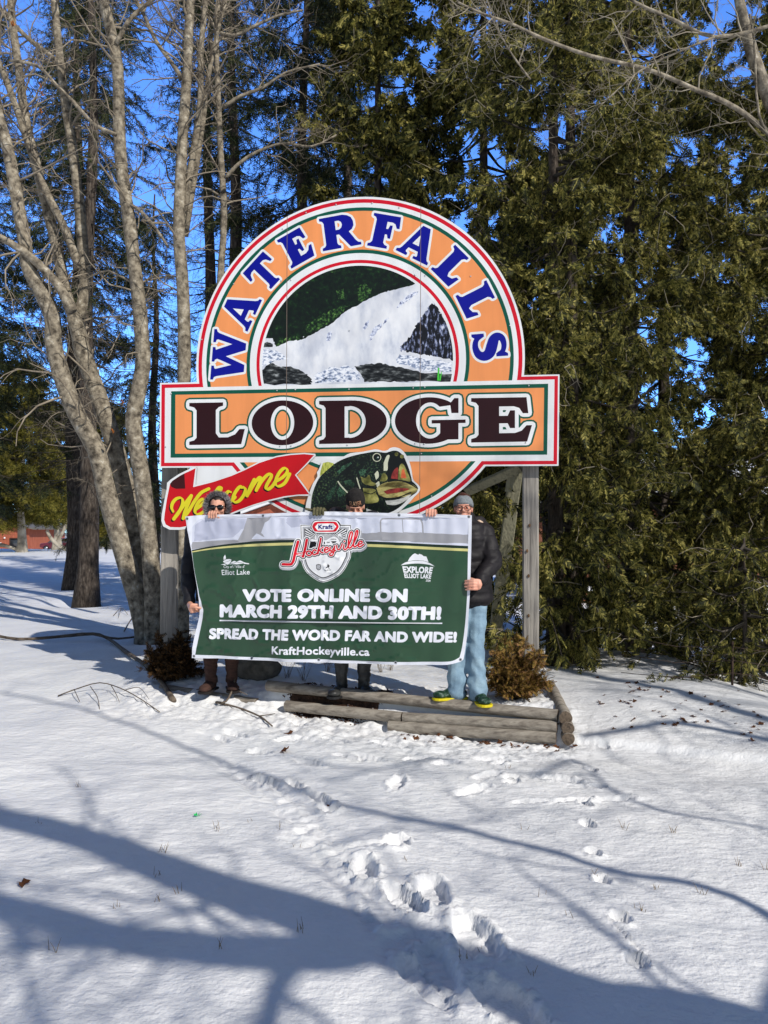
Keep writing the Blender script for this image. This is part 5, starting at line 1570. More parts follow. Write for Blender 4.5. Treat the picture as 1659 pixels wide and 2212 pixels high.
CED = mat('cedar_green', [lin(32, 38, 18), lin(78, 80, 34), lin(120, 116, 52), lin(172, 160, 88)], rough=.7, island=.55, scale=1.6, transl=.28, spec=.3, pos=[.28, .45, .6, .8])
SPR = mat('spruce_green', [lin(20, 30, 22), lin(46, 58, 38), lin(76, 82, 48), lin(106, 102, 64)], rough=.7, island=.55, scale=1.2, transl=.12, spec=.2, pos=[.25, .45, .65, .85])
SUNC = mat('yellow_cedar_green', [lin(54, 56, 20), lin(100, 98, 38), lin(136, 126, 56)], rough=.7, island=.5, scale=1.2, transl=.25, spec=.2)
GOLD = mat('bronzed_cedar', [lin(62, 44, 20), lin(120, 92, 40), lin(154, 128, 62), lin(148, 106, 80)], rough=.75, island=.7, scale=5, transl=.25, spec=.2, pos=[.25, .45, .65, .85])
DRYB = mat('winter_browned_cedar', [lin(26, 20, 12), lin(62, 44, 24), lin(92, 66, 36)], rough=.8, island=.7, scale=5, transl=.15, spec=.2)
BARKD = mat('dark_bark', [lin(38, 34, 32), lin(76, 68, 62), lin(112, 103, 94)], rough=.95, scale=6, detail=8, stretch=(4, 4, 1), bump=.9, bscale=14, spec=.15, bdist=.03)
BARKM = mat('grey_maple_bark', [lin(66, 60, 52), lin(124, 115, 101), lin(160, 150, 132), lin(208, 203, 190)], rough=.9, scale=5.5, detail=9, stretch=(2.0, 2.0, 1.9), bump=.7, bscale=18, spec=.2, pos=[.32, .46, .60, .76])
TWIG = mat('twig_bark', [lin(100, 91, 79), lin(166, 154, 136)], rough=.85, scale=3, spec=.2)
TWIGD = mat('dead_twig_bark', [lin(50, 46, 42), lin(88, 82, 74)], rough=.9, scale=3, spec=.15)
TWIGL = mat('pale_twig_bark', [lin(124, 116, 102), lin(180, 170, 150)], rough=.85, scale=3, spec=.2)

def shrub(name, dx, dy, depth, rx, rz, m, n, label, seed):
    c = P(dx, dy, depth); g = H(c.x, c.y); rng = np.random.default_rng(seed)
    root = empty(name, (c.x, c.y, g), label, 'shrub', 'small evergreen shrubs at the sign posts')
    mb = MB(); st = MB(); ps = []; ds = []; ss = []
    for i in range(105):
        a = rng.uniform(0, 2 * math.pi); e = math.asin(rng.uniform(.02, 1)); l = rng.uniform(.6, 1.15)
        if math.cos(a) < 0: l *= .95
        tip = Vector((c.x + rx * l * math.cos(a) * math.cos(e), c.y + rx * .8 * l * math.sin(a) * math.cos(e), g + .05 + rz * l * math.sin(e) * (1 + .25 * math.sin(3 * a + seed)) * .95))
        b = Vector((c.x + rng.uniform(-.04, .04), c.y + rng.uniform(-.04, .04), g - .02)); mid = b.lerp(tip, .5) + Vector((0, 0, .04))
        st.tube([b, mid, tip], [.006, .004, .002], 4)
        for k in range(24):
            t = rng.uniform(.35, 1.0); q = mid.lerp(tip, (t - .5) * 2) if t > .5 else b.lerp(mid, t * 2)
            d = (tip - b).normalized() * .6 + Vector(rng.normal(size=3)) * .55 + Vector((0, 0, -.1))
            ps.append(tuple(q)); ds.append(tuple(d)); ss.append(rng.uniform(.05, .10))
    scatter(mb, 'cedar', ps, ds, np.array(ss), rng)
    mb.build('foliage', m, root, smooth=False); st.build('stems', TWIGD, root)
shrub('cedar_shrub', 1116, 1510, 6.62, .31, .42, GOLD, 0, 'bushy bronze and gold cedar shrub behind the stacked timbers on the right', 3)
shrub('cedar_shrub', 372, 1474, 7.50, .30, .38, DRYB, 0, 'dark brown cedar shrub at the foot of the left sign post', 4)

# ------------------------------------------------------------ stone, sticks, litter
ROCK = mat('lichened_stone', [lin(58, 56, 50), lin(96, 92, 84), lin(124, 118, 108)], rough=.9, scale=9, detail=8, bump=.6, bscale=20)
c = P(553, 1452, 7.5); mb = MB(); mb.ball((c.x, c.y, H(c.x, c.y) + .06), (.23, .16, .13), seg=32, rings=20)
o = organic('boulder', mb, .012, 2, ROCK, None, lambda v, n: v + n * (.03 * fbm(v[:, 0] * 6, v[:, 1] * 6, v[:, 2] * 6, 3, 4))[:, None])
tag(o, 'rounded grey stone lying in the snow right of the brown boots', 'rock')

def gp(dx, dy, lift=0.0):
    """point on the snow seen at a photo position"""
    z = 0.1
    for _ in range(6):
        x, y = gpt(dx, dy, z); z = H(x, y)
    return Vector((x, y, z + lift))
STICK = mat('fallen_branch_bark', [lin(52, 44, 38), lin(98, 86, 74), lin(128, 114, 100)], rough=.9, scale=8, detail=6, stretch=(1, 3, 3), bump=.5, bscale=30)
def stick(name, parts, m, label, jit=.12):
    mb = MB()
    for pts, r0, r1 in parts:
        q = [Vector(p) for p in smooth_pts([tuple(gp(a, b, l)) for a, b, l in pts], 3)]
        n = len(q); mb.tube(q, [r0 + (r1 - r0) * i / (n - 1) for i in range(n)], 7, jit=jit)
    o = mb.build(name, m); tag(o, label, 'branch', 'branches lying on the snow'); return o
stick('fallen_branch', [([(-30, 1376, .05), (40, 1385, .03), (120, 1385, .06), (200, 1381, .08), (235, 1388, .05), (270, 1412, .03), (320, 1445, .02), (352, 1472, .02), (375, 1490, .02)], .022, .026),
                        ([(205, 1382, .08), (255, 1390, .07), (325, 1379, .09), (350, 1390, .06), (440, 1398, .05)], .020, .008)], STICK, 'long thick forked branch lying across the shaded snow on the left')
stick('fallen_branch', [([(125, 1508, .01), (165, 1500, .05), (215, 1493, .08), (260, 1497, .06), (300, 1515, .03), (345, 1540, .01)], .006, .004), ([(160, 1501, .05), (172, 1518, .01)], .004, .003), ([(195, 1499, .07), (210, 1515, .04), (215, 1532, .0)], .004, .003),
                        ([(240, 1496, .07), (250, 1510, .03), (258, 1516, .0)], .004, .002), ([(268, 1503, .05), (300, 1497, .06), (322, 1508, .03)], .004, .002)], STICK, 'thin twiggy branch standing on its tips on sunny snow', .05)
stick('fallen_branch', [([(468, 1513, .03), (488, 1498, .06), (503, 1487, .10), (509, 1479, .14)], .010, .007), ([(466, 1512, .02), (510, 1532, .02), (560, 1552, .02), (588, 1571, .01)], .010, .006), ([(560, 1552, .02), (594, 1549, .02)], .006, .003), ([(503, 1487, .10), (535, 1484, .08)], .006, .003)], STICK, 'bent pale stick with a raised end in front of the loose log')
stick('fallen_branch', [([(268, 1368, .02), (282, 1350, .08), (296, 1338, .14), (303, 1330, .2)], .010, .012)], STICK, 'short leaning stick against the maple base')
stick('fallen_branch', [([(245, 1332, .02), (262, 1322, .08), (276, 1330, .02)], .006, .004), ([(262, 1322, .08), (255, 1336, .0)], .005, .003)], STICK, 'small dark twig on the shaded snow beside the maple')

LEAF = mat('dead_leaf', [lin(46, 28, 18), lin(88, 54, 34), lin(126, 84, 56)], rough=.8, island=.8, scale=8, transl=.2, spec=.2)
def leaf_mesh(seed, size):
    rr = random.Random(seed); mb = MB(); V = []; n = 11
    for i in range(n):
        a = 2 * math.pi * i / n; r = size * (1.0 if i % 2 == 0 else .55) * rr.uniform(.75, 1.1)
        V.append((r * math.cos(a), r * math.sin(a), size * .5 * abs(math.sin(a * 1.5 + seed)) * rr.uniform(.3, 1)))
    V.append((0, 0, size * .1))
    mb.add(V, None, [(i, (i + 1) % n, n) for i in range(n)])
    mb.tube([(size * .8, 0, size * .1), (size * 1.5, size * .1, size * .3)], size * .03, 4)
    me = mb.mesh('dead_leaf', False); me.materials.append(LEAF); return me
LM = [leaf_mesh(i, .045) for i in range(5)]
def leaf(dx, dy, k, s, label, group, rz=None):
    p = gp(dx, dy, .004); o = bpy.data.objects.new('dead_leaf', LM[k % 5]); COL.objects.link(o)
    o.location = p; o.scale = (s, s, s); o.rotation_euler = (random.uniform(-.5, .5), random.uniform(-.5, .5), random.uniform(0, 6.28))
    return tag(o, label, 'leaf', group)
leaf(52, 1911, 0, .8, 'brown curled leaf by itself on the sunny snow at the far left edge', 'dead leaves on the snow')
leaf(615, 1624, 1, 1.3, 'largest dark brown leaf sunk in the trodden snow below the bed', 'dead leaves on the snow')
leaf(625, 1586, 2, .9, 'upright brown leaf in the trodden snow just above the largest one', 'dead leaves on the snow')
leaf(712, 1729, 3, .5, 'tiny dark leaf at the rim of the footprint under the thin shadow', 'dead leaves on the snow')
for i in range(46):
    t = random.random(); leaf(870 + 370 * t + random.uniform(-8, 8), 1578 + 26 * t + random.uniform(3, 22), i, random.uniform(.35, .8), 'brown dead leaf heaped along the foot of the stacked timbers', 'dead leaves along the timbers')
for i in range(64):
    x = random.uniform(1290, 1655); y = 1500 + (x - 1290) * .17 + random.gauss(0, 28)
    leaf(x, max(1465, y), i, random.uniform(.3, .75), 'dark dead leaf scattered on the snow below the right cedars', 'dead leaves below the cedars')
GRASS = mat('dry_grass', [lin(96, 78, 52), lin(150, 124, 84)], rough=.8, island=.8)
def tuft(dx, dy, n, h, label, group='dry stalks poking through the snow'):
    p = gp(dx, dy); mb = MB()
    for i in range(n):
        a = random.uniform(0, 6.28); b = p + Vector((random.uniform(-.02, .02), random.uniform(-.02, .02), -.01)); l = h * random.uniform(.5, 1.1)
        t = b + Vector((math.cos(a) * l * .45, math.sin(a) * l * .45, l)); mb.tube([b, b.lerp(t, .5) + Vector((0, 0, l * .08)), t], [.0016, .0013, .0005], 3)
    tag(mb.build('grass_tuft', GRASS), label, 'dry grass', group)
TU = [(470, 1792), (350, 1840), (640, 1828), (540, 1775), (600, 1790), (392, 1926), (340, 1892), (345, 1945), (650, 2010), (1040, 2060), (1000, 2070), (1170, 1935), (1290, 1890), (1420, 1920), (1520, 1930), (1380, 1965), (1655, 1880), (1600, 1870), (1130, 1790), (1100, 1660), (1350, 1790), (1460, 1800), (880, 1860), (80, 1780), (170, 1700), (250, 1960), (110, 2060), (480, 2050), (1150, 2110), (1230, 1980)]
for i, (x, y) in enumerate(TU): tuft(x, y, random.randint(2, 6), random.uniform(.03, .07), 'few short dry grass stalks poking through the open snow')
for (x, y) in [(822, 1432), (845, 1428), (708, 1430), (655, 1448), (620, 1444)]: tuft(x, y + 20, 14, .22, 'clump of taller dead stalks in the bed by the black boots', 'dead stalks in the bed')
GRN = mat('green_plastic_scrap', lin(10, 190, 90), rough=.35)
p = gp(427, 1764, .006); mb = MB()
for i in range(6):
    a = i * 1.05; mb.add([tuple(p), tuple(p + Vector((.022 * math.cos(a), .022 * math.sin(a), .012))), tuple(p + Vector((.02 * math.cos(a + .6), .02 * math.sin(a + .6), .002)))], None, [(0, 1, 2)])
tag(mb.build('plastic_scrap', GRN, smooth=False), 'small bright green plastic scrap lying on open snow', 'litter')
MUL = mat('bark_mulch', [lin(40, 28, 22), lin(72, 50, 38), lin(104, 76, 58)], rough=.95, scale=40, island=.3)
mb = MB(); rr = random.Random(8)
NX, NY = 60, 14; V = []; Q = []                     # ragged crust of soil between the two upper timbers, chips on top
for j in range(NY):
    for i in range(NX):
        t = i / (NX - 1); s_ = j / (NY - 1); e = .5 + .5 * noise.noise(Vector((t * 9, 3.1, s_ * .5)))
        dx = 612 + 225 * t; dyy = 1503 + 18 * t + (s_ - .35) * 24 * (.35 + e) * math.sin(math.pi * min(1, max(0, t))) ** .4
        a, b = gpt(dx, dyy, .13); V.append((a, b, H(a, b) + .010 + .010 * noise.noise(Vector((a * 40, b * 40, 0))) - .03 * (abs(s_ - .5) * 2) ** 4))
for j in range(NY - 1):
    for i in range(NX - 1): k = j * NX + i; Q.append((k, k + 1, k + NX + 1, k + NX))
mb.add(V, Q)
for i in range(900):
    q = Vector(V[rr.randrange(len(V))]) + Vector((rr.gauss(0, .03), rr.gauss(0, .02), .004)); s = rr.uniform(.006, .016)
    q.z = max(q.z - .01, H(q.x, q.y) + .002)
    mb.box(q, (s * 1.8, s, s * .5), Matrix.Rotation(rr.uniform(0, 6), 3, Vector((rr.random() * .5, rr.random() * .5, 1)).normalized()))
tag(mb.build('bark_mulch', MUL, smooth=False), 'dark bark mulch showing through the snow under the black boots', 'mulch', kind='stuff')
# ------------------------------------------------------------ trees
def trace(mb, pts, depth, w, k=3, sides=10, sink=False):
    """stem traced from photo points; depth is a number or a pair; w photo widths (start, end)"""
    n = len(pts); dd = depth if hasattr(depth, '__len__') else (depth, depth)
    q = [P(x, y, dd[0] + (dd[1] - dd[0]) * i / (n - 1)) for i, (x, y) in enumerate(pts)]
    if sink: q = [q[0] - Vector((0, 0, .25))] + q
    sp = [Vector(p) for p in smooth_pts([tuple(p) for p in q], k)]
    m = len(sp); r = [sc(w[0] + (w[1] - w[0]) * i / (m - 1), dd[0]) / 2 * (1 + .05 * noise.noise(Vector((i * .7, w[0], depth if not hasattr(depth, '__len__') else depth[0])))) for i in range(m)]
    mb.tube(sp, r, sides)
    return sp, r

def twigs(mb, pts, rads, n, length, rng, level, t0=.25, ang=(.6, 1.35), up=.15, rk=.45, minr=.0020, droop=0.0):
    N = len(pts)
    for i in range(n):
        t = rng.uniform(t0, 1.0) * (N - 1); a = min(N - 2, int(t)); f = t - a
        p = pts[a].lerp(pts[a + 1], f); r = rads[a] * (1 - f) + rads[a + 1] * f
        d = (pts[a + 1] - pts[a]).normalized()
        ax = d.orthogonal().normalized(); ax.rotate(Matrix.Rotation(rng.uniform(0, 6.283), 3, d))
        dd = d.copy(); dd.rotate(Matrix.Rotation(rng.uniform(*ang), 3, ax))
        L = length * rng.uniform(.45, 1.2); r0 = max(minr, min(r * rk, L * .016)); k = 5
        q = [p]; rr = [r0]
        for j in range(1, k + 1):
            dd = (dd + Vector(rng.normal(size=3)) * .30 + Vector((0, 0, up * .22 - droop * .3))).normalized()
            q.append(q[-1] + dd * (L / k)); rr.append(max(minr * .55, r0 * (1 - .72 * j / k)))
        mb.tube(q, rr, 5 if level > 1 else 3, cap=False)
        if level > 0:
            twigs(mb, q, rr, int(rng.integers(2, 5)), L * .6, rng, level - 1, .2, ang, up, .6, minr, droop)

def tT(x, y): return (x * .3638, y * .3638)                     # upper-left close-up to photo units
def tB(x, y): return (x * .3719, 713.2 + y * .3719)             # lower-left close-up

def maple_left():
    D = 11.5; rng = np.random.default_rng(21)
    b = P(320, 1362, D); root = empty('bare_maple', (b.x, b.y, H(b.x, b.y)), 'many-stemmed bare grey tree leaning left beside the left sign post', 'tree', 'bare leafless trees')
    mb = MB(); st = []
    A = lambda pts, w, dep=D, sink=False: st.append(trace(mb, pts, dep, w, sink=sink))
    A([tB(840, 1740), tB(800, 1560), tB(760, 1430), tB(690, 1200), tB(620, 950), tB(560, 700), tB(450, 500), tB(370, 300), tB(310, 80), tT(310, 1880), tT(230, 1700)], (46, 33), (D, D - .3), True)
    A([tT(230, 1700), tT(165, 1580), tT(140, 1400), tT(95, 1150), tT(45, 880), tT(-10, 690), tT(-80, 400)], (32, 22), D - .3)
    A([tB(850, 1740), tB(830, 1560), tB(790, 1250), tB(740, 950), tB(650, 620), tB(560, 350), tB(480, 130), tT(470, 1990), tT(440, 1880)], (44, 33), D + .25, True)
    A([tT(440, 1880), tT(390, 1740), tT(340, 1480), tT(290, 1280), tT(230, 1040), tT(150, 700), tT(110, 400), tT(75, 150), tT(60, -60)], (27, 15), D + .25)
    A([tT(455, 1900), tT(505, 1720), tT(490, 1450), tT(465, 1150), tT(425, 850), tT(385, 600), tT(350, 300), tT(322, 0), tT(310, -150)], (27, 14), D + .45)
    A([tT(430, 1850), tT(350, 1700), tT(260, 1600), tT(150, 1500), tT(0, 1410), tT(-120, 1360)], (22, 14), D - .4)
    A([tT(470, 1600), tT(390, 1370), tT(290, 1170), tT(200, 950), tT(130, 740), tT(60, 540), tT(0, 390), tT(-60, 250)], (18, 12), D + .1)
    A([tB(890, 1740), tB(890, 1560), tB(872, 1300), tB(830, 900), tB(775, 560), tB(795, 400), tB(830, 200), tT(838, 1960), tT(828, 1820), tT(800, 1600), tT(765, 1300), tT(722, 1000), tT(706, 700), tT(698, 400), tT(650, 150), tT(612, 0), tT(590, -150)], (40, 20), (D - .2, D - .6), True)
    A([tT(690, 260), tT(760, 130), tT(850, 40), tT(960, -40)], (11, 7), D - .6)
    A([tT(690, 800), tT(560, 740), tT(440, 610), tT(330, 500), tT(220, 390), tT(60, 360)], (9, 6), D - .7)
    A([tT(400, 420), tT(300, 330), tT(180, 240), tT(60, 120), tT(-20, 40)], (11, 8), D + .3)
    A([tT(740, 1200), tT(830, 1250), tT(920, 1350), tT(1000, 1470)], (9, 5), D - .5)
    o = mb.build('trunk', BARKM, root)
    tw = MB()
    for sp, r in st:
        L = sum((sp[i + 1] - sp[i]).length for i in range(len(sp) - 1))
        twigs(tw, sp, r, int(5 + L * 4.0), 1.1, rng, 2, .40)
    tw.build('twigs', TWIG, root)
    # the last few dead leaves
    lf = MB()
    for (x, y) in [tT(230, 490), tT(240, 540), tT(232, 640), tT(70, 120), tT(60, 125), tB(645, 570), tB(700, 400)]:
        c = P(x, y, D - .5)
        for k in range(5):
            d = Vector(np.random.default_rng(k).normal(size=3)).normalized() * .07; e = Vector((.02, .01, -.05)); lf.add([tuple(c), tuple(c + d * .6 + e), tuple(c + d * .2 - e * .2 + Vector((.03, 0, -.09)))], None, [(0, 1, 2)])
    lf.build('dead_leaves', mat('orange_dead_leaf', [lin(130, 74, 30), lin(190, 120, 56)], rough=.8, island=.8, transl=.3), root, smooth=False)
maple_left()

def maple_back():
    D = 11.0; rng = np.random.default_rng(22)
    b = P(395, 1330, D); root = empty('bare_maple', (b.x, b.y, H(b.x, b.y)), 'slender bare grey tree rising behind the left end of the sign', 'tree', 'bare leafless trees')
    mb = MB(); st = []
    A = lambda pts, w, dep=D, sink=False: st.append(trace(mb, pts, dep, w, sink=sink))
    A([(392, 1345), (392, 1150), (394, 950), tT(1095, 2111), tT(1085, 1700), tT(1062, 1400), tT(1070, 1100), tT(1085, 800), tT(1110, 450), tT(1120, 200), tT(1130, 0), tT(1136, -150)], (34, 17), D, True)
    A([tT(1080, 1320), tT(1125, 1050), tT(1155, 850), tT(1190, 600), tT(1192, 300), tT(1222, 0), tT(1235, -100)], (16, 11), D + .1)
    A([tT(1100, 1400), tT(1150, 1080), tT(1200, 760), tT(1238, 450), tT(1290, 200), tT(1340, 0)], (14, 8), D + .3)
    A([(470, 900), (478, 760), tT(1308, 1680), tT(1330, 1300), tT(1310, 900), tT(1292, 500), tT(1285, 200), tT(1300, -60)], (17, 10), D + .5)
    A([tT(1338, 1060), tT(1410, 980), tT(1520, 905), tT(1680, 850), tT(1850, 870), tT(2000, 800)], (9, 4), D + .2)
    A([tT(1320, 640), tT(1430, 570), tT(1560, 520), tT(1700, 430), tT(1900, 380)], (9, 4), D + .2)
    A([tT(1085, 470), tT(1010, 360), tT(930, 250), tT(860, 100), tT(800, -20)], (10, 7), D)
    A([tT(1310, 200), tT(1400, 210), tT(1520, 150), tT(1660, 90), tT(1800, 60)], (9, 4), D + .1)
    mb.build('trunk', BARKM, root)
    tw = MB()
    for sp, r in st:
        L = sum((sp[i + 1] - sp[i]).length for i in range(len(sp) - 1))
        twigs(tw, sp, r, int(5 + L * 4.2), 1.0, rng, 2, .40)
    tw.build('twigs', TWIG, root)
maple_back()

def bare_right():
    D = 7.6; rng = np.random.default_rng(23)
    b = P(1990, 1480, D); root = empty('bare_tree', (b.x, b.y, H(b.x, b.y)), 'bare pale-barked tree whose long branches cross in front of the upper cedars', 'tree', 'bare leafless trees')
    mb = MB(); st = []
    q = lambda x, y: (823 + x * .504, y * .504)
    A = lambda pts, w, dep: st.append(trace(mb, pts, dep, w))
    trace(mb, [(1990, 1500), (1960, 1200), (1900, 900), (1840, 650), (1760, 420), (1690, 270), (1640, 160), (1605, 40), (1585, -80)], D, (60, 18), sink=True)
    A([(1800, 500), (1700, 330), q(1600, 520), q(1480, 440), q(1350, 385), q(1150, 300), q(900, 240), q(700, 168), q(560, 102), q(440, 60), q(330, 10)], (13, 3.6), (D, D - .9))
    A([(1690, 30), q(1659, 112), q(1430, 158), q(1250, 82), q(1090, 10), q(1000, -60)], (9, 6), D - .3)
    A([q(1430, 158), q(1280, 220), q(1100, 310), q(1000, 400), q(920, 470)], (5, 2), D - .5)
    A([q(640, 340), q(560, 230), q(480, 90), q(440, 0)], (4, 2), D - .6)
    A([(1750, 420), (1690, 330), (1640, 250), q(1600, 180), q(1580, 60)], (7, 4), D - .2)
    mb.build('trunk', BARKM, root)
    tw = MB()
    for sp, r in st: twigs(tw, sp, r, 19, .7, rng, 2, .15, ang=(.6, 1.3), minr=.0016)
    tw.build('twigs', TWIGL, root)
bare_right()

# ---- evergreens
def cedar(x, y, Ht, rad, n_limb, seed, label, m=CED, kind='cedar', z0=.4, size=(.11, .21), trunk=.12, twin=False, dens=20, side=None, lean=(0, 0), low=1.0, ymin=None):
    rng = np.random.default_rng(seed); g = H(x, y)
    root = empty('cedar_tree', (x, y, g), label, 'tree', 'cedars and spruces behind the sign')
    tb = MB(); fol = MB(); ps = []; ds = []; ss = []
    for k in range(2 if twin else 1):
        ox = .22 * k; pts = [Vector((x + ox + lean[0] * t * t, y + lean[1] * t * t + ox * .4, g - .2 + (Ht + .2) * t)) for t in np.linspace(0, 1, 12)]
        tb.tube(pts, [trunk * (1.35 if i == 0 else 1) * (1 - .92 * i / 11) + .01 for i in range(12)], 11, jit=.04)
    tb.build('trunk', BARKD, root)
    lb = MB()
    for i in range(n_limb):
        t = (i + rng.random()) / n_limb; t = t ** 1.1
        z = g + z0 + (Ht - z0) * t * .97
        L = rad * (1 - t) ** .75 * rng.uniform(.65, 1.1) * (1 if t > .12 else low) + .25
        a = rng.uniform(0, 2 * math.pi)
        if side is not None and rng.random() < .5: a = side + rng.normal() * .8
        dx, dy = math.cos(a), math.sin(a); dr = rng.uniform(.10, .45)
        if ymin and z < 5.6 and dy * L < ymin - y: L = max(.2, (ymin - y) / dy)
        bx = x + lean[0] * t * t; by = y + lean[1] * t * t
        q = [Vector((bx + dx * L * s, by + dy * L * s, z - dr * L * math.sin(s * 2.6) * .8 + .18 * L * s * s)) for s in (0, .25, .5, .75, 1)]
        lb.tube(q, [.022 + .006 * L, .018, .013, .008, .004], 4, cap=False)
        nb = int(4 + L * 3.2)
        for k in range(nb):
            s = rng.uniform(.22, 1.0) ** .8; f = s * 4; a0 = min(3, int(f)); p = q[a0].lerp(q[a0 + 1], f - a0)
            out = (q[a0 + 1] - q[a0]).normalized() * .7 + Vector(rng.normal(size=3)) * .55; out.z -= .35; out.normalize(); l2 = rng.uniform(.25, .62) * (1.15 - .3 * t)
            e = p + out * l2 + Vector((0, 0, -.12 * l2))
            lb.tube([p, e], [.006, .003], 3, cap=False)
            m_ = rng.integers(dens - 3, dens + 4)
            tt = rng.random((m_, 1)); base = np.array(p) * (1 - tt) + np.array(e) * tt + rng.normal(size=(m_, 3)) * .035
            dd = np.array(out) * .55 + rng.normal(size=(m_, 3)) * .5 + np.array([0, 0, -.8])
            ps.append(base); ds.append(dd); ss.append(rng.uniform(size[0], size[1], m_))
    for i in range(int(n_limb * 2.4)):               # dead grey twigs poking out of the boughs
        k = int(rng.integers(0, len(ps))); b = Vector(ps[k][0]); d = Vector((b.x - x, b.y - y, 0)).normalized() + Vector(rng.normal(size=3)) * .5
        q = [b]
        for j in range(4): d = (d + Vector(rng.normal(size=3)) * .45).normalized(); q.append(q[-1] + d * rng.uniform(.06, .17))
        lb.tube(q, [.0055, .0045, .0035, .0025, .0012], 3, cap=False, m=1)
    lb.build('limbs', [TWIGD, TWIGL], root)
    scatter(fol, kind, np.concatenate(ps), np.concatenate(ds), np.concatenate(ss), rng, rollmix=.35)
    fol.build('foliage', m, root, smooth=False)
    return root

cedar(1.95, 8.75, 10.5, 1.45, 130, 1, 'dark twin-trunked cedar standing right behind the right sign post', twin=True, trunk=.095, z0=.35, low=.75, side=-1.75, ymin=8.05)
cedar(3.35, 10.4, 11.5, 2.0, 120, 2, 'broad olive cedar with drooping boughs in the middle of the right hedge', z0=.95, low=.9)
cedar(5.2, 9.7, 11.0, 1.9, 120, 3, 'olive cedar at the right edge whose lowest boughs touch the snow', z0=.15)
cedar(4.75, 13.0, 13.5, 2.2, 84, 4, 'tall cedar rising behind the right edge cedar', kind='lowcedar', size=(.15, .26), z0=2.0)
cedar(1.6, 12.2, 13.0, 2.1, 110, 5, 'tall dense cedar rising behind the right end of the sign', kind='lowcedar', size=(.15, .26), z0=2.2)
cedar(-.1, 12.6, 12.5, 1.7, 90, 6, 'dark cedar directly behind the top of the sign arch', kind='lowcedar', size=(.15, .26), z0=2.0)
cedar(3.3, 15.5, 9.2, 2.4, 80, 7, 'farthest cedar deep in the middle of the right hedge', kind='lowcedar', size=(.17, .30), z0=2.6)
cedar(3.72, 7.95, 1.5, .62, 30, 9, 'small straggly cedar sapling by the thin rusty post at the right edge', z0=.1, trunk=.022, dens=9)
cedar(7.6, 13.5, 13.0, 2.3, 90, 8, 'tall cedar just beyond the right picture edge', kind='lowcedar', size=(.17, .30), z0=.8)

def spruce(x, y, Ht, rad, seed, label, trunk=.17, live0=.35, whorl=.42, m=SPR, group='cedars and spruces behind the sign', dens=1.0, size=(.22, .36), bark=BARKD, z0=1.2, dead=1.0, name='spruce_tree', top=None):
    rng = np.random.default_rng(seed); g = H(x, y)
    root = empty(name, (x, y, g), label, 'tree', group)
    tb = MB(); n = 16
    pts = [Vector((x + .06 * math.sin(i * .8 + seed), y + .05 * math.cos(i * .7), g - .2 + (Ht + .2) * i / n)) for i in range(n + 1)]
    tb.tube(pts, [trunk * (1.5 if i == 0 else 1.12 if i == 1 else 1) * (1 - .93 * i / n) + .01 for i in range(n + 1)], 14, jit=.05)
    tb.build('trunk', bark, root)
    lb = MB(); ps = []; ds = []; ss = []
    z = z0
    while z < Ht - .3:
        t = z / Ht
        for k in range(int(rng.integers(4, 7))):
            a = rng.uniform(0, 2 * math.pi); alive = t > live0 * rng.uniform(.75, 1.25)
            L = rad * (1 - t) ** .7 * rng.uniform(.7, 1.12) + .2
            if not alive:
                if rng.random() > dead: continue
                L *= rng.uniform(.4, .95)
            dx, dy = math.cos(a), math.sin(a); dr = rng.uniform(.12, .38) + .2 * (1 - t)
            zz = g + z + rng.uniform(-.15, .15)
            q = [Vector((x + dx * L * s, y + dy * L * s, zz - dr * L * s + .22 * L * s * s)) for s in (0, .2, .4, .6, .8, 1)]
            lb.tube(q, [.012 + .008 * L, .014, .011, .008, .006, .003], 4, cap=False)
            nb = int((5 + L * 6) * (dens if alive else .7))
            for j in range(nb):
                s = rng.uniform(.15, 1.0); f = s * 5; a0 = min(4, int(f)); p = q[a0].lerp(q[a0 + 1], f - a0)
                sd = Vector((-dy, dx, 0)) * (1 if rng.random() < .5 else -1)
                out = (q[a0 + 1] - q[a0]).normalized() * .6 + sd * .6 + Vector((0, 0, -.45)) + Vector(rng.normal(size=3)) * .25; out.normalize()
                l2 = rng.uniform(.2, .55) * (1.2 - .5 * s)
                e = p + out * l2
                lb.tube([p, e + Vector((0, 0, -.05))], [.005, .002], 3, cap=False)
                if alive:
                    m_ = 4; tt = np.linspace(0, 1, m_)[:, None]
                    ps.append(np.array(p) * (1 - tt) + np.array(e) * tt); ds.append(np.array(out) + rng.normal(size=(m_, 3)) * .35 + np.array([0, 0, -.25])); ss.append(rng.uniform(size[0], size[1], m_))
                else:
                    for r_ in range(2):
                        e2 = p.lerp(e, rng.uniform(.3, 1)); o2 = Vector(rng.normal(size=3)) * .16; o2.z -= .12
                        lb.tube([e2, e2 + o2], [.0025, .001], 3, cap=False)
        z += whorl * rng.uniform(.75, 1.2)
    lb.build('limbs', TWIGD, root)
    fol = MB(); scatter(fol, 'spruce', np.concatenate(ps), np.concatenate(ds), np.concatenate(ss), rng)
    fol.build('foliage', m, root, smooth=False)
    return root
pA = P(186, 1301, 17.0); pB = P(160, 1266, 21.5)
spruce(pA.x, pA.y, 17.5, 2.6, 31, 'thick dark spruce trunk in shade left of the bare stems, nearer of two', trunk=.21, live0=.45, z0=3.0, dens=.7)
spruce(pB.x, pB.y, 18.5, 3.0, 32, 'dark spruce trunk half hidden behind the nearer spruce on the left', trunk=.27, live0=.34, z0=3.2, dens=.8)
pC = P(500, 1250, 15.5); spruce(pC.x, pC.y, 16, 2.1, 33, 'straight dark spruce rising behind the left shoulder of the sign arch', trunk=.19, live0=.66, z0=3.5, dens=.7)
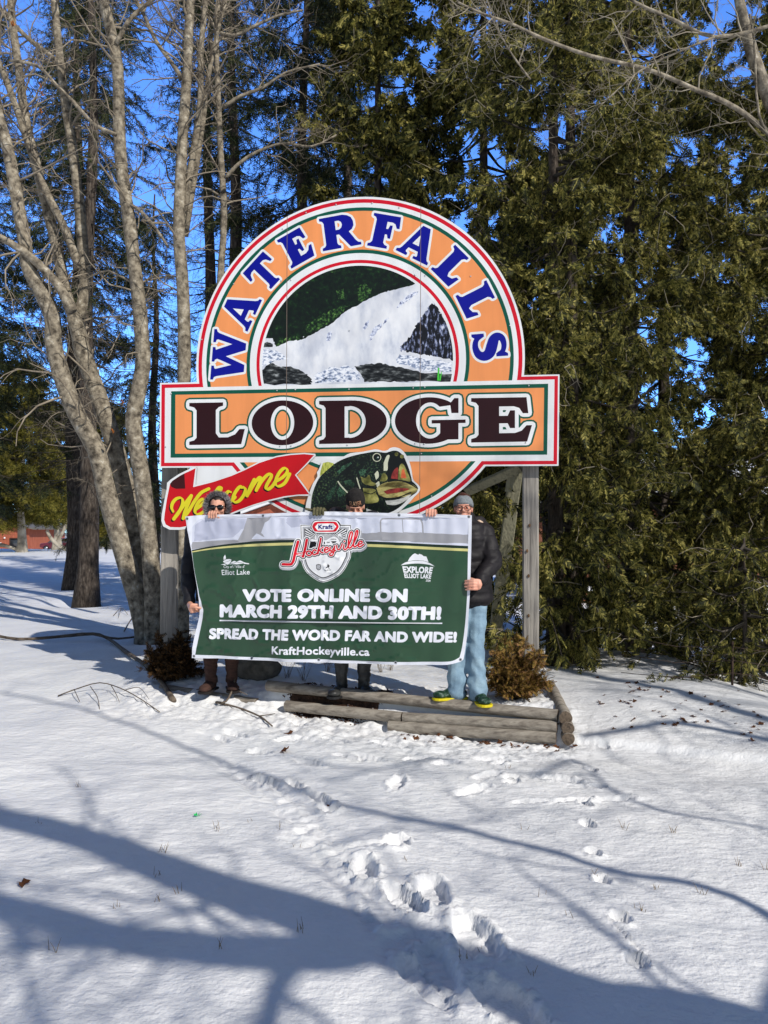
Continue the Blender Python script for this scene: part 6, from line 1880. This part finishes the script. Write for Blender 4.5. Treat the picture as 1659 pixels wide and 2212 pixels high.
pD = P(447, 1250, 17.5); spruce(pD.x, pD.y, 16, 2.0, 34, 'thinner dark spruce just left of the arch, behind the bare stems', trunk=.20, live0=.66, z0=3.5, dens=.7)
pE = P(655, 1240, 14.5); spruce(pE.x, pE.y, 15.0, 2.2, 35, 'leafy spruce above the top left of the sign arch', trunk=.17, live0=.36, z0=3.0, dens=.9)
pF = P(-75, 1240, 20.0); spruce(pF.x, pF.y, 17, 3.2, 36, 'wide dark spruce at the far left picture edge', trunk=.22, live0=.18, z0=2.6)
pG = P(330, 1240, 26.0); spruce(pG.x, pG.y, 13, 2.6, 37, 'shorter spruce seen between the bare stems below open sky', trunk=.2, live0=.12, z0=1.6, dens=.6)
pH = P(745, 1240, 18.0); spruce(pH.x, pH.y, 17, 2.3, 38, 'tall spruce above the centre of the sign arch', trunk=.2, live0=.25, z0=3.0)
pI = P(-190, 1240, 23.0); spruce(pI.x, pI.y, 17, 3.4, 39, 'dark spruce beyond the left picture edge', trunk=.22, live0=.15, z0=2.4, dens=.9)

# ---- the tall bare tree beside the photographer, whose shadow forks across the snow
def shadow_tree():
    w = Vector((SUN.x, SUN.y)).normalized(); l = Vector((-w.y, w.x)); T = w * 3.4 + l * 4.3; rng = np.random.default_rng(61)
    root = empty('bare_maple', (T.x, T.y, H(T.x, T.y)), 'tall bare tree beside the photographer casting the forked shadow over the foreground snow', 'tree', 'bare leafless trees')
    def q(dx, dy, off=0.0):
        g = gp(dx, dy); t = (3.4 + off - (g.x * w.x + g.y * w.y)) / math.hypot(SUN.x, SUN.y)
        return g + SUN * t
    mb = MB(); st = []
    def A(pts, r0, r1, pre=()):
        sp = [Vector(p) for p in smooth_pts([tuple(p) for p in pre] + [tuple(q(*p)) for p in pts], 3)]
        n = len(sp); r = [r0 + (r1 - r0) * i / (n - 1) for i in range(n)]; mb.tube(sp, r, 12); st.append((sp, r))
    base = Vector((T.x, T.y, H(T.x, T.y) - .2))
    A([(1659, 2262), (1350, 2198), (1100, 2132), (940, 2078), (780, 2018)], .185, .15, pre=(base, base.lerp(q(1659, 2262), .55) + Vector((.25, 0, .1))))
    A([(790, 2012), (680, 1985), (600, 1957), (500, 1927), (400, 1893), (270, 1842), (130, 1796), (0, 1766), (-150, 1725), (-400, 1660)], .145, .09)
    A([(790, 2030), (720, 2053), (640, 2057), (500, 2055), (380, 2040), (265, 2027), (150, 1995), (0, 1955), (-150, 1925), (-400, 1880)], .105, .07)
    A([(380, 2045), (230, 2036), (110, 2040), (20, 2050), (-80, 2075)], .028, .014, )
    A([(640, 2075), (600, 2130), (582, 2190), (570, 2260)], .042, .032)
    A([(1500, 1910), (1359, 1889), (1198, 1841), (999, 1790), (878, 1770), (714, 1730), (600, 1690), (476, 1645), (350, 1592), (265, 1560), (120, 1520), (0, 1495)], .034, .018, pre=(q(1659, 2200), q(1700, 2010)))
    A([(1659, 1600), (1490, 1566), (1420, 1562), (1330, 1580), (1255, 1605)], .05, .03, pre=(q(2300, 2000), q(2200, 1700), q(1800, 1640)))
    A([(1150, 1680), (1240, 1640), (1300, 1690), (1420, 1750), (1659, 1790)], .022, .012)
    A([(1000, 1650), (930, 1640), (850, 1655), (700, 1690)], .02, .01)
    mb.build('trunk', BARKM, root); tw = MB()
    for sp, r in st: twigs(tw, sp, r, 15, 1.0, rng, 2, .2, minr=.003)
    tw.build('twigs', TWIG, root)
shadow_tree()

def tall_bare(sw, sl, Ht, r, seed, label):
    w = Vector((SUN.x, SUN.y)).normalized(); l = Vector((-w.y, w.x)); T = w * sw + l * sl; rng = np.random.default_rng(seed); g = H(T.x, T.y)
    root = empty('bare_tree', (T.x, T.y, g), label, 'tree', 'bare leafless trees')
    mb = MB(); st = []; n = 12
    p = [Vector((T.x + .25 * math.sin(i * .5 + seed), T.y + .2 * math.cos(i * .6), g - .2 + Ht * i / n)) for i in range(n + 1)]; rr = [r * (1 - .85 * i / n) for i in range(n + 1)]
    mb.tube(p, rr, 12); st.append((p, rr))
    for i in range(9):
        k = int(rng.integers(4, 11)); a = rng.uniform(0, 6.28); d = Vector((math.cos(a), math.sin(a), .8)).normalized(); L = rng.uniform(1.5, 3.2)
        q = [p[k] + d * (L * t) + Vector((0, 0, .5 * t * t)) + Vector(rng.normal(size=3)) * .12 * t for t in np.linspace(0, 1, 6)]; r2 = [rr[k] * .5 * (1 - .8 * t) for t in np.linspace(0, 1, 6)]
        mb.tube(q, r2, 7); st.append((q, r2))
    mb.build('trunk', BARKM, root); tw = MB()
    for sp, r_ in st: twigs(tw, sp, r_, 12, 1.1, rng, 2, .3, minr=.003)
    tw.build('twigs', TWIG, root)
tall_bare(6.0, 6.7, 13, .15, 3, 'straight bare tree outside the right side, shading the snow by the right cedars')
tall_bare(8.5, 7.3, 14, .12, 5, 'thinner bare tree farther outside the right side')
# ------------------------------------------------------------ things far behind
SID = mat('red_brown_siding', [lin(140, 74, 54), lin(176, 100, 74)], rough=.8, scale=1.5, stretch=(3, 3, .5))
SID2 = mat('brown_board_siding', [lin(96, 58, 42), lin(140, 88, 64)], rough=.85, scale=2, stretch=(8, 8, .4))
TRIMD = mat('dark_trim', lin(58, 42, 36), rough=.7)
GLASS = mat('dark_window_glass', lin(60, 66, 72), rough=.08, spec=.8)
SNOWR = mat('roof_snow', [lin(224, 227, 232), lin(236, 238, 240)], rough=.7, scale=2, bump=.4, bscale=4)
SHIN = mat('grey_shingles', [lin(84, 80, 76), lin(122, 116, 108)], rough=.9, scale=9, stretch=(2, 2, 6))

def boards(mb, a, b, z0, z1, step, vertical, n, proud=.02):
    """siding boards on a wall from a to b (2-D), facing n"""
    a = Vector(a); b = Vector(b); L = (b - a).length; u = (b - a) / L; yaw = math.atan2(u.y, u.x); M = Matrix.Rotation(yaw, 3, 'Z')
    if vertical:
        k = int(L / step)
        for i in range(k):
            c = a + u * (L * (i + .5) / k); mb.box((c.x + n[0] * proud / 2, c.y + n[1] * proud / 2, (z0 + z1) / 2), (L / k * .82, proud, z1 - z0), M)
    else:
        k = max(1, int((z1 - z0) / step))
        for i in range(k):
            c = a.lerp(b, .5); mb.box((c.x + n[0] * proud / 2, c.y + n[1] * proud / 2, z0 + (z1 - z0) * (i + .5) / k), (L, proud, (z1 - z0) / k * .86), M)

def window(root, c, w, h, yaw=0.0):
    M = Matrix.Rotation(yaw, 3, 'Z'); mb = MB(); f = M @ Vector((0, -1, 0))
    for sx in (-1, 0, 1): mb.box(Vector(c) + M @ Vector((sx * w / 2, 0, 0)) + f * .03, (.10 if sx else .07, .09, h + .1), M)
    for sz in (-1, 1): mb.box(Vector(c) + Vector((0, 0, sz * (h / 2 + .02))) + f * .033, (w + .12, .09, .1), M)
    o = mb.build('window', TRIMD, root); g = MB(); g.box(Vector(c) + f * .015, (w - .02, .03, h - .02), M); g.build('pane', GLASS, o)
    return o

def lodge_left():
    y = 108.0; g = -1.45
    root = empty('lodge_cabin', (-62, y, g), 'low red-brown lodge building with gable roof far away at the left edge', 'building')
    x0, x1 = -74.0, -49.8; eave = 1.95; ridge = 4.6; xm = (x0 + x1) / 2
    mb = MB(); mb.box((xm, y + 6, g + (eave - g) / 2 - .2), (x1 - x0, 12, eave - g + .4))
    mb.add([(x0, y, eave), (x1, y, eave), (xm, y, ridge), (x0, y + 12, eave), (x1, y + 12, eave), (xm, y + 12, ridge)], None, [(0, 1, 2), (4, 3, 5)])
    boards(mb, (x0, y), (x1, y), g, g + 1.7, .35, True, (0, -1)); 
    for i in range(9):
        z = g + 1.75 + i * .34; half = (x1 - x0) / 2 * min(1, (ridge - z - .17) / (ridge - eave)) 
        if half > .3: boards(mb, (xm - half, y), (xm + half, y), z, z + .3, .3, False, (0, -1), .03)
    mb.build('wall', SID, root, smooth=False)
    rf = MB()
    for s in (-1, 1):
        e = Vector((xm + s * ((x1 - x0) / 2 + 1.0), 0, eave - .24)); t = Vector((xm, 0, ridge + .05))
        V = [(e.x, y - .9, e.z), (t.x, y - .9, t.z), (t.x, y + 12.6, t.z), (e.x, y + 12.6, e.z)]; V += [(a, b, c + .22) for a, b, c in V]
        rf.add(V, [(0, 1, 2, 3)[::s], (4, 5, 6, 7)[::-s], (0, 4, 5, 1)[::s], (1, 5, 6, 2)[::s], (2, 6, 7, 3)[::s], (3, 7, 4, 0)[::s]])
    rf.build('roof', SHIN, root, smooth=False)
    window(root, (-56.6, y, -.15), 2.5, 1.25); window(root, (-51.4, y, -.2), 2.2, 1.3)
    lm = MB(); lm.ball((-53.2, y - .15, .55), .13, seg=10, rings=6); lm.box((-53.8, y - .1, -.25), (.25, .15, .3)); lm.build('lamp', SNOWR, root)
lodge_left()

def car():
    D = 100.0; a = P(100, 1188, D); b = P(158, 1188, D); g = a.z - .08
    root = empty('parked_car', ((a.x + b.x) / 2, D, g), 'dark red parked car in front of the distant lodge', 'car')
    L = 4.5; x0 = (a.x + b.x) / 2 - L / 2
    PNT = mat('dark_red_paint', [lin(84, 18, 34), lin(110, 28, 48)], rough=.25, coat=.6); TY = mat('tyre', lin(18, 18, 20), rough=.9); RIM = mat('rim', lin(170, 172, 176), rough=.3, metal=.8)
    prof = [(0.02, .45), (.0, .75), (.12, .92), (.95, 1.02), (1.55, 1.50), (2.1, 1.62), (3.3, 1.60), (4.1, 1.36), (4.42, 1.05), (4.5, .8), (4.46, .42), (4.0, .3), (.5, .3)]
    def prism(pr, ya, yb, mb):
        n = len(pr); V = [(x0 + x, ya, g + z) for x, z in pr] + [(x0 + x, yb, g + z) for x, z in pr]
        me = bpy.data.meshes.new('t'); F = [list(range(n)), list(range(2 * n - 1, n - 1, -1))] + [[i, n + i, n + (i + 1) % n, (i + 1) % n] for i in range(n)]
        me.from_pydata(V, [], F); me.update(); return me
    o = link('body', prism(prof, D - .9, D + .9, None), PNT, root); bevel_obj(o, .08, 3)
    for pr in ([(1.05, 1.03), (1.55, 1.44), (2.05, 1.53), (2.05, 1.03)], [(2.15, 1.03), (2.15, 1.54), (3.1, 1.52), (3.1, 1.03)], [(3.2, 1.03), (3.2, 1.51), (3.9, 1.32), (4.05, 1.08)]):
        link('window', prism(pr, D - .915, D - .89, None), GLASS, root)
    for wx in (.88, 3.62):
        for wy in (D - .86, D + .86):
            mb = MB(); mb.tube([(x0 + wx, wy - .11, g + .34), (x0 + wx, wy + .11, g + .34)], .34, 20); w = mb.build('wheel', TY, root)
            r = MB(); r.tube([(x0 + wx, wy - .125, g + .34), (x0 + wx, wy - .10, g + .34)], .21, 14); r.build('rim', RIM, w)
    mb = MB(); mb.ball((x0 + .10, D - .7, g + .82), (.10, .16, .08), seg=10, rings=6); mb.build('headlight', RIM, root)
    mb = MB(); mb.box((x0 + 1.45, D - 1.0, g + 1.05), (.12, .2, .13)); mb.build('mirror', PNT, root)
car()

def cabin_right():
    y = 30.0; g = -1.0
    root = empty('brown_cabin', (8, y, g), 'brown board-sided cabin with lattice skirting glimpsed through the right cedars', 'building')
    x0, x1 = 5.2, 17.0; mb = MB(); mb.box(((x0 + x1) / 2, y + 4, 1.1), (x1 - x0, 8, 3.1)); boards(mb, (x0, y), (x1, y), -.4, 2.6, .32, True, (0, -1), .05); boards(mb, (x0, y + 8), (x0, y), -.4, 2.6, .32, True, (-1, 0), .05)
    mb.build('wall', SID2, root, smooth=False)
    rf = MB(); V = [(x0 - .7, y - .9, 2.55), (x1 + .7, y - .9, 2.55), (x1 + .7, y + 4, 4.5), (x0 - .7, y + 4, 4.5), (x1 + .7, y + 8.9, 2.55), (x0 - .7, y + 8.9, 2.55)]; V += [(a, b, c + .35) for a, b, c in V]
    rf.add(V, [(3, 2, 1, 0), (5, 4, 2, 3), (6, 7, 8, 9), (9, 8, 10, 11), (0, 1, 7, 6), (4, 5, 11, 10), (1, 2, 8, 7), (2, 4, 10, 8), (3, 0, 6, 9), (5, 3, 9, 11)]); rf.build('roof', SNOWR, root, smooth=False)
    st = MB(); st.box(((x0 + 9.0) / 2 + .3, y - 1.3, -.52), (4.6, 2.3, .12)); st.build('deck', SNOWR, root, smooth=False)
    lt = MB(); M1 = Matrix.Rotation(R(45), 3, 'Y'); M2 = Matrix.Rotation(R(-45), 3, 'Y')
    for i in range(26):
        cx = x0 + .35 + i * .17
        lt.box((cx, y - 2.42, -1.15), (.05, .02, 1.3), M1); lt.box((cx, y - 2.40, -1.15), (.05, .018, 1.3), M2)
    for zz in (-.62, -1.62): lt.box((x0 + 2.45, y - 2.45, zz), (4.7, .05, .1))
    lt.build('lattice', mat('lattice_wood', [lin(150, 92, 58), lin(186, 122, 80)], rough=.8), root, smooth=False)
    window(root, (8.6, y - .05, 1.2), 1.4, 1.1); window(root, (12.6, y - .05, 1.2), 1.4, 1.1)
cabin_right()

def cabin_mid():
    y = 42.0; root = empty('small_cabin', (-7.0, y, -.1), 'small reddish cabin with snowy roof seen under the sign between the red ribbon and banner', 'building')
    x0, x1 = -8.6, -4.9; xm = -5.9
    mb = MB(); mb.box(((x0 + x1) / 2, y + 2.5, .9), (x1 - x0, 5, 2.6)); mb.add([(x0, y, 2.2), (x1, y, 2.2), (xm, y, 3.15), (x0, y + 5, 2.2), (x1, y + 5, 2.2), (xm, y + 5, 3.15)], None, [(0, 1, 2), (4, 3, 5)])
    boards(mb, (x0, y), (x1, y), -.3, 2.1, .25, True, (0, -1)); mb.build('wall', SID, root, smooth=False)
    rf = MB()
    for s, xe in ((-1, x0 - .4), (1, x1 + .4)):
        V = [(xe, y - .4, 2.08), (xm, y - .4, 3.2), (xm, y + 5.3, 3.2), (xe, y + 5.3, 2.08)]; V += [(a, b, c + .28) for a, b, c in V]
        rf.add(V, [(0, 1, 2, 3)[::s], (4, 5, 6, 7)[::-s], (0, 4, 5, 1)[::s], (1, 5, 6, 2)[::s], (2, 6, 7, 3)[::s], (3, 7, 4, 0)[::s]])
    rf.build('roof', SNOWR, root, smooth=False)
    window(root, (-6.9, y, 1.1), .9, .9)
cabin_mid()

# ---- trees by the far lodge
PALE = mat('pale_far_bark', [lin(120, 112, 100), lin(168, 160, 146), lin(196, 190, 178)], rough=.9, scale=2, detail=6)
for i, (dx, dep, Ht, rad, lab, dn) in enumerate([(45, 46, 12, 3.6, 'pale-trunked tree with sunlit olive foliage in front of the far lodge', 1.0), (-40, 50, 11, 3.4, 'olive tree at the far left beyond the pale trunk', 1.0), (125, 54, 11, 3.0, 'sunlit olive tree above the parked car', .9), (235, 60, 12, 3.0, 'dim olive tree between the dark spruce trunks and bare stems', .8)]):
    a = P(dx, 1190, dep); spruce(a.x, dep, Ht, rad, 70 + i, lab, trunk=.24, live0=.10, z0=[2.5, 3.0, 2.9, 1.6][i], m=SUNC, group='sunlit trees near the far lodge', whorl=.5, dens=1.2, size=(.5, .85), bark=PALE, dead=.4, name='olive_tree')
def bent_trunk(pts, dep, w, lab):
    mb = MB(); trace(mb, pts, dep, w, sides=9); tag(mb.build('bent_trunk', PALE), lab, 'trunk', 'bent and leaning trunks near the far lodge')
bent_trunk([(101, 1146), (110, 1163), (124, 1177), (140, 1185), (152, 1186)], 47, (7, 11), 'bowed grey trunk curving down to the snow in front of the parked car')
bent_trunk([(-10, 1176), (12, 1179), (35, 1187), (50, 1190)], 46, (9, 5), 'low grey trunk lying left of the pale-trunked tree')
bent_trunk([(115, 1188), (119, 1165), (124, 1146), (127, 1120)], 52, (9, 6), 'straight leaning trunk just right of the parked car')
bent_trunk([(117, 1188), (127, 1165), (137, 1146), (147, 1120)], 52, (9, 6), 'right-leaning trunk beside the straight one near the parked car')

# ---- the distant wood: one mass
def far_wood():
    rng = np.random.default_rng(90); mb = MB(); ps = []; ds = []; ss = []
    for i in range(900):
        x = rng.uniform(-120, 110); y = rng.uniform(112, 165) if x > -45 else rng.uniform(125, 170); g = float(hbase(np.array([x]), np.array([y]))[0]); h = rng.uniform(5, 13)
        p = [Vector((x, y, g - .3)), Vector((x + rng.normal() * .3, y, g + h * .5)), Vector((x + rng.normal() * .8, y, g + h))]
        mb.tube(p, [.14, .09, .02], 4, cap=False)
        for k in range(9):
            b = p[1].lerp(p[2], rng.uniform(-.6, 1)); e = b + Vector((rng.normal() * 1.0, rng.normal() * .6, rng.uniform(.3, 1.5))); mb.tube([b, e], [.045, .012], 3, cap=False)
        if rng.random() < .42:
            m_ = 60; t = rng.random(m_) ** .8; a = rng.uniform(0, 6.28, m_); r = (1 - t) * 2.2 * rng.uniform(.5, 1, m_)
            ps.append(np.stack([x + r * np.cos(a), y + r * np.sin(a), g + .6 + h * t], 1)); ds.append(np.stack([np.cos(a), np.sin(a), np.full(m_, -.6)], 1)); ss.append(rng.uniform(.9, 1.7, m_))
    scatter(mb, 'spruce', np.concatenate(ps), np.concatenate(ds), np.concatenate(ss), rng, 1)
    o = mb.build('distant_wood', [mat('far_bark', [lin(84, 76, 70), lin(128, 118, 108)], rough=.95), mat('far_needles', [lin(30, 38, 28), lin(62, 64, 44)], rough=.9, island=.8)], smooth=False)
    tag(o, 'grey brown distant wood of bare trees and conifers beyond the snowfield', 'wood', kind='stuff')
far_wood()

# ---- wire fence at the right edge
def wire_fence():
    MET = mat('rusty_metal', [lin(40, 32, 30), lin(78, 60, 52)], rough=.7, metal=.4, scale=20)
    b = gp(1581, 1480); root = empty('wire_fence', tuple(b), 'thin rusty post with sagging wires under the rightmost cedar boughs', 'fence')
    for k, dx in enumerate((0, 2.2)):
        mb = MB(); q = b + Vector((dx, .5 * k, 0)); q.z = H(q.x, q.y); mb.tube([q - Vector((0, 0, .2)), q + Vector((.01, 0, .42))], .012, 8); mb.build('post', MET, root)
    for i, z in enumerate((.12, .24, .37)):
        mb = MB(); a = b + Vector((-1.1, -.1, z + .02 + .05 * i)); c = b + Vector((0, -.012, z)); e = b + Vector((2.2, .5, z - .25))
        mb.tube([a, a.lerp(c, .5) + Vector((0, 0, -.05)), c, c.lerp(e, .5) + Vector((0, 0, -.06)), e], .0035, 5); mb.build('wire', MET, root)
wire_fence()
